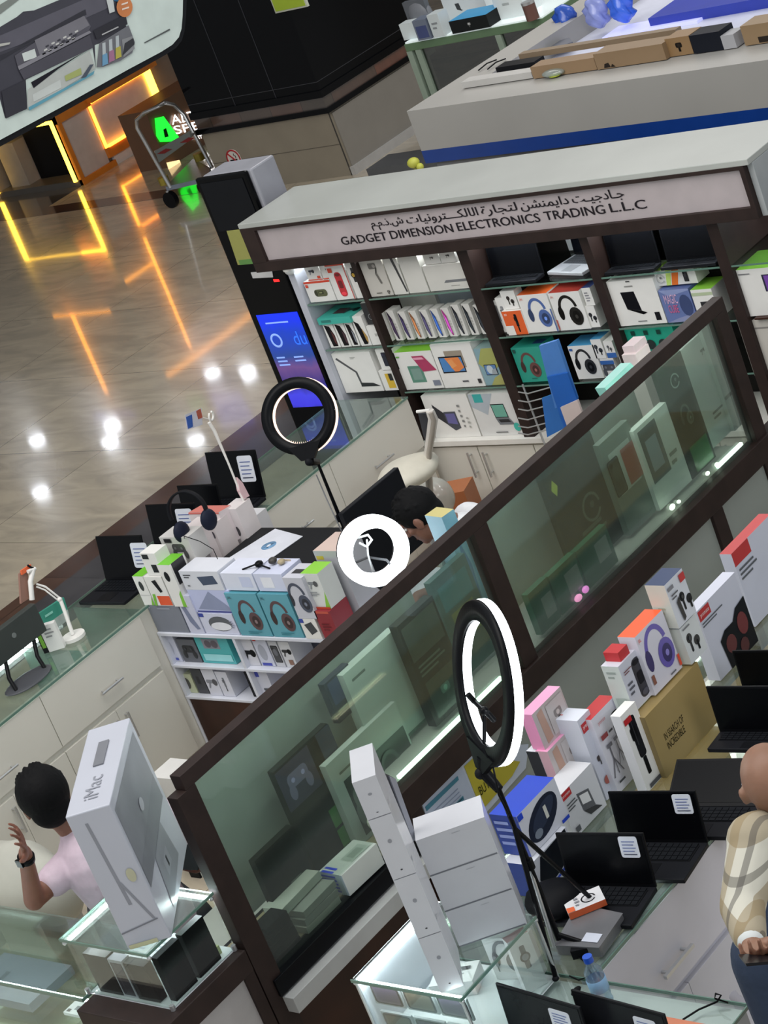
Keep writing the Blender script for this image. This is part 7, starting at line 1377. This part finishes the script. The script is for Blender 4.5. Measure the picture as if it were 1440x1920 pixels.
for k in (-.1, .1):
    o = hp+side*k; kn = o+Vector((-.36, .16, .02)); capsule(b, o, kn, .098, .072, TR); capsule(b, kn, kn+Vector((-.02, 0, -.36)), .07, .055, TR)
fuse(b, 'trousers', t, .012, 3)
wd = (wr-el_).normalized(); b = MB(); wc = wr-wd*.03; b.ring(tuple(wc), tuple(wd), (0, 0, 1), .027, [(-.003,-.011),(.004,-.011),(.004,.011),(-.003,.011)], BLACK, n=24); b.build('wristwatch_strap', t)
b = MB(); b.box((wc.x-.015, wc.y-.038, wc.z-.014), (wc.x+.015, wc.y-.028, wc.z+.014), mat('#0c0d10', .15)); b.build('watch_face', t)
b = MB(); p0 = P(66, 1550, y=4.1); b.tube([P(60, 1552, y=4.08), P(75, 1556, y=4.08)], .004, CHROME, 6); b.ball(tuple(P(59, 1556, y=4.08)), .008, BLACK); tag(b.build('earphone'), 'small earphone piece held near the cheek of the person in pink', 'earphone') if False else None
# stool under him, coat and bags between box and post
t = thing('stool', 'round grey stool under the seated person in pink', 'stool', (pel.x, pel.y, FZ))
b = MB(); b.cyl((pel.x, pel.y, .17), (pel.x, pel.y, .22), .17, DGREY, 28); b.build('seat', t)
for k in range(4): a = k*math.pi/2+.5; b = MB(); b.cyl((pel.x+.1*math.cos(a), pel.y+.1*math.sin(a), .17), (pel.x+.16*math.cos(a), pel.y+.16*math.sin(a), FZ), .012, CHROME, 8); b.build('leg', t)
# white cloth chair behind him
p = P(25, 1640, y=4.55); b = MB(); b.ball((p.x-.05, 4.6, p.z-.1), (.3, .16, .2), mat('#b3b2a8', .8, bump=.4, scale=7), 26, 16, pil); b.box((p.x-.2, 4.5, FZ), (p.x+.1, 4.7, p.z-.15), mat('#b3b2a8', .8)); tag(b.build('cloth_covered_chair'), 'chair covered with a pale grey cloth behind the seated person', 'chair')
p = P(75, 1440, y=5.3)
# black bag and coat by the drawers, between white box and partition post
b = MB(); p = P(300, 1440, x=-7.7); b.ball((-7.75, p.y, .12), (.1, .12, .16), mat('#0c0d10', .6), 20, 12, pil); b.box((-7.8, p.y+.02, FZ), (-7.6, p.y+.16, .05), BLACK); tag(b.build('black_backpack'), 'black backpack on the floor by the white drawers', 'backpack')
b = MB(); p = P(318, 1462, x=-7.45); b.box((-7.55, p.y-.02, FZ), (-7.4, p.y+.12, p.z+.02), mat('#d5d3cf', .5)); b.box((-7.56, p.y-.03, FZ-.0), (-7.5, p.y+.13, p.z-.04), BLACK); tag(b.build('white_carton'), 'small white carton on the floor beside the black backpack', 'box')
b = MB(); p = P(355, 1600, y=4.35); X = p.x
b.prism([P(u, v, y=4.2) for u, v in ((357, 1573), (365, 1578), (370, 1585), (371, 1632), (345, 1629), (347, 1600))], (0, .02, 0), mat('#111216', .35)); b.prism([P(u, v, y=4.23) for u, v in ((350, 1585), (358, 1575), (360, 1632), (342, 1630))], (0, .02, 0), mat('#1c1d22', .3))
b.box((X-.07, 4.2, .9), (X+.04, 4.25, .98), BLACK) if False else None
tag(b.build('black_chair_back'), 'black chair back with a rounded top behind the big white box', 'chair')

# ---- man in white behind the glowing ring light
SK2 = skin_mat('#7a5344'); hc = P(788, 968, z=1.07); t = thing('person', 'seated dark haired person in a white shirt looking down, behind the partition', 'person', (hc.x+.05, hc.y+.1, FZ))
fdir = Vector((.15, -.85, -.55)); fdir = Vector((-.80, -.42, -.5))
b = MB(); Mh = head(b, hc, fdir, (-.3, -.15, 1), SK2, .95)
bk_ = Vector((.14, .12, 0)); nk = hc+Vector((.09, .07, -.085)); ch = hc+Vector((.19, .17, -.23)); pel = Vector((hc.x+.2, hc.y+.3, .38))
capsule(b, nk, hc+Vector((.02,.03,-.03)), .055, .052, SK2); capsule(b, pel, ch, .13, .15, SK2); capsule(b, ch, nk, .12, .055, SK2)
sv = Vector((.85, -.3, 0)).normalized()
hands = []
for k in (-1, 1):
    s0 = ch+sv*k*.17+Vector((0,0,.09)); e0 = s0+Vector((-.06, -.12, -.24)); w0 = e0+Vector((-.10, -.16, .03))
    capsule(b, ch+Vector((0,0,.07)), s0, .07, .055, SK2); capsule(b, s0, e0, .048, .037, SK2); capsule(b, e0, w0, .037, .025, SK2); hand(b, w0, (-.3, -.9, -.1), (0, 0, 1), SK2, curl=.5, thumb_side=k); hands.append((s0, e0))
for k in (-.1, .1):
    o = pel+sv*k; kn = o+Vector((-.15, -.36, .02)); capsule(b, o, kn, .085, .06, SK2); capsule(b, kn, kn+Vector((0, -.02, -.41)), .056, .04, SK2); capsule(b, kn+Vector((0, -.02, -.43)), kn+Vector((-.04, -.14, -.445)), .035, .03, SK2)
fuse(b, 'body', t, .006, 3); eyes(t, Mh, .95); hair_mesh(t, Mh, HAIR, .93, thick=.012)
b = MB(); SH = mat('#d9d9dc', .8, bump=.15, scale=30)
capsule(b, pel+Vector((0,0,.02)), ch, .15, .17, SH); capsule(b, ch, nk+Vector((.02, .02, -.03)), .14, .075, SH)
for k, (s0, e0) in zip((-1, 1), hands): capsule(b, ch+Vector((0,0,.07)), s0, .085, .07, SH); capsule(b, s0, e0, .064, .055, SH)
fuse(b, 'shirt', t, .008, 4)
b = MB(); capsule(b, pel, pel+Vector((0,0,.04)), .145, .14, TR)
for k in (-.1, .1):
    o = pel+sv*k; kn = o+Vector((-.15, -.36, .02)); capsule(b, o, kn, .098, .072, TR); capsule(b, kn, kn+Vector((0, -.02, -.36)), .07, .055, TR)
fuse(b, 'trousers', t, .012, 3)
t = thing('stool', 'black round stool under the seated person in white', 'stool', (pel.x, pel.y, FZ))
b = MB(); b.cyl((pel.x, pel.y, .17), (pel.x, pel.y, .22), .17, BLACK, 28); b.build('seat', t); b = MB(); b.cyl((pel.x, pel.y, FZ), (pel.x, pel.y, .17), .03, CHROME, 12); b.cyl((pel.x, pel.y, FZ), (pel.x, pel.y, FZ+.03), .16, CHROME, 24); b.build('leg', t)

# ---- bald man in a plaid shirt, right edge
def plaid():
    m = bpy.data.materials.new('plaid_flannel'); m.use_nodes = True; nt = m.node_tree; n = nt.nodes; L = nt.links; bs = n['Principled BSDF']; bs.inputs['Roughness'].default_value = .85
    tc = n.new('ShaderNodeTexCoord'); last = None
    base = n.new('ShaderNodeRGB'); base.outputs[0].default_value = rgb('#c9c6b8')+(1,); last = base.outputs[0]
    for ax, sc_, ph, cst, w_ in (('Z', 7.5, .1, '#8a7650', .36), ('X', 9, .3, '#8f7c58', .3), ('Z', 7.5, .55, '#55524a', .12), ('X', 9, .75, '#504c48', .14)):
        sp = n.new('ShaderNodeSeparateXYZ'); L.new(tc.outputs['Object'], sp.inputs[0])
        ma = n.new('ShaderNodeMath'); ma.operation = 'MULTIPLY_ADD'; ma.inputs[1].default_value = sc_; ma.inputs[2].default_value = ph+20; L.new(sp.outputs[ax], ma.inputs[0])
        fr = n.new('ShaderNodeMath'); fr.operation = 'FRACT'; L.new(ma.outputs[0], fr.inputs[0])
        lt = n.new('ShaderNodeMath'); lt.operation = 'LESS_THAN'; lt.inputs[1].default_value = w_; L.new(fr.outputs[0], lt.inputs[0])
        mu = n.new('ShaderNodeMath'); mu.operation = 'MULTIPLY'; mu.inputs[1].default_value = .62; L.new(lt.outputs[0], mu.inputs[0])
        mx = n.new('ShaderNodeMix'); mx.data_type = 'RGBA'; L.new(mu.outputs[0], mx.inputs[0]); L.new(last, mx.inputs[6]); mx.inputs[7].default_value = rgb(cst)+(1,); last = mx.outputs[2]
    L.new(last, bs.inputs['Base Color']); return m
SK3 = skin_mat('#8a6550'); xm = -3.55
hc = P(1450, 1474, x=xm); t = thing('person', 'bald person in a cream and brown plaid shirt holding a phone, right edge', 'person', (xm, hc.y+.05, FZ))
fdir = Vector((.62, -.5, -.75)); b = MB(); Mh = head(b, hc, fdir, (.4, -.35, 1), SK3, 1.02)
nk = hc+Vector((-.03, .05, -.12)); ch = nk+Vector((.0, .03, -.2)); pel = Vector((xm-.0, hc.y-.08, .95)); sv = Vector((.5, .62, 0)).normalized()
capsule(b, nk, hc+Vector((-.02,.02,-.02)), .058, .056, SK3); capsule(b, pel, ch, .14, .155, SK3); capsule(b, ch, nk, .13, .056, SK3)
sL = P(1415, 1575, x=xm); eL = P(1392, 1700, x=xm+.02); wL = P(1408, 1768, x=xm+.12)
capsule(b, ch+Vector((0,0,.1)), sL, .08, .058, SK3); capsule(b, sL, eL, .052, .042, SK3); capsule(b, eL, wL, .042, .027, SK3)
tipsL = hand(b, wL, P(1422, 1798, x=xm+.2)-wL, (.1, -.2, -1), SK3, curl=.55, thumb_side=1)
sR = 2*(ch+Vector((0,0,.1)))-sL; sR.z = sL.z; eR = sR+Vector((.06, -.05, -.27)); wR = eR+Vector((.05, -.2, -.02)); capsule(b, ch+Vector((0,0,.1)), sR, .08, .058, SK3); capsule(b, sR, eR, .052, .042, SK3); capsule(b, eR, wR, .042, .027, SK3); hand(b, wR, (-.3, -.9, -.2), (0, 0, -1), SK3, curl=.5, thumb_side=-1)
for k in (-.1, .1):
    o = pel+sv*k; kn = o+Vector((.03, -.05, -.48)); an = kn+Vector((-.02, .05, -.47)); capsule(b, o, kn, .09, .062, SK3); capsule(b, kn, an, .058, .04, SK3); capsule(b, an+Vector((0,0,-.03)), an+Vector((.1, -.1, -.04)), .036, .03, SK3)
fuse(b, 'body', t, .006, 3); eyes(t, Mh, 1.02, '#2a211c')
b = MB(); PL = plaid()
capsule(b, pel+Vector((0,0,.02)), ch, .165, .175, PL); capsule(b, ch, nk+Vector((.0, .0, -.05)), .15, .078, PL)
capsule(b, ch+Vector((0,0,.1)), sL, .095, .075, PL); capsule(b, sL, eL, .07, .06, PL); capsule(b, eL, eL+(wL-eL)*.8, .06, .045, PL); capsule(b, ch+Vector((0,0,.1)), sR, .095, .075, PL); capsule(b, sR, eR, .07, .06, PL); capsule(b, eR, eR+(wR-eR)*.8, .06, .045, PL)
fuse(b, 'plaid_shirt', t, .008, 4)
b = MB(); cw = eL+(wL-eL)*.8; capsule(b, cw, cw+(wL-eL).normalized()*.015, .040, .037, mat('#d5dad8', .8)); fuse(b, 'white_cuff', t, .006, 2)
b = MB(); JN = mat('#26344a', .85, bump=.2, scale=50); capsule(b, pel+Vector((0,0,-.0)), pel+Vector((0,0,.06)), .168, .165, JN)
for k in (-.1, .1):
    o = pel+sv*k; kn = o+Vector((.03, -.05, -.48)); an = kn+Vector((-.02, .05, -.47)); capsule(b, o, kn, .115, .085, JN); capsule(b, kn, an, .08, .065, JN)
fuse(b, 'jeans', t, .012, 3)
for k in (-.1, .1):
    o = pel+sv*k; an = o+Vector((.01, 0, -.95)); b = MB(); capsule(b, an+Vector((-.03, .04, -.03)), an+Vector((.12, -.12, -.035)), .045, .036, BLACK); fuse(b, 'shoe', t, .008, 2)
p0 = P(1386, 1797, x=xm+.2); t = thing('phone', 'dark phone held by the bald person in the plaid shirt', 'phone', tuple(p0))
b = MB(); b.prism([P(1386, 1795, x=xm+.18), P(1440, 1792, x=xm+.2), P(1470, 1806, x=xm+.3), P(1400, 1812, x=xm+.26)], (0, 0, .009), mat('#17181c', .3)); b.build('phone_body', t, .002)
# ================================================================ light
w = bpy.data.worlds.new('mall_air'); sc.world = w; w.use_nodes = True
w.node_tree.nodes['Background'].inputs[0].default_value = (.62, .66, .7, 1); w.node_tree.nodes['Background'].inputs[1].default_value = .72
def area(name, loc, size, power, col, look, sy=None):
    l = bpy.data.lights.new(name, 'AREA'); l.energy = power; l.color = col; l.shape = 'RECTANGLE'; l.size = size; l.size_y = sy or size
    o = bpy.data.objects.new(name, l); COL.objects.link(o); o.location = loc
    o.rotation_euler = (Vector(look)-Vector(loc)).to_track_quat('-Z', 'Y').to_euler(); o.visible_camera = True; return o
area('mall_ceiling_light', (-5, 5, 8.5), 5, 300, (1, .97, .93), (-6, 5.5, 0))
area('mall_ceiling_light', (-8.5, 1.5, 8), 5, 330, (1, .96, .92), (-10, 7, 0))
area('front_fill_light', (3.5, 2.5, 5.5), 3, 170, (.96, .97, 1), (-5, 5, .8))  # fill added on the camera side to brighten drawer and box fronts
area('mall_ceiling_light', (-9.5, 13, 5.1), 4, 140, (1, .95, .9), (-9.5, 13, 0))
sc.view_settings.view_transform = 'Standard'; sc.view_settings.look = 'None'; sc.view_settings.gamma = 1
sc.view_settings.exposure = 0; sc.view_settings.use_curve_mapping = False
try:
    sc.cycles.max_bounces = 8; sc.cycles.transparent_max_bounces = 24; sc.cycles.use_denoising = True; sc.cycles.sample_clamp_indirect = 6
except Exception: pass
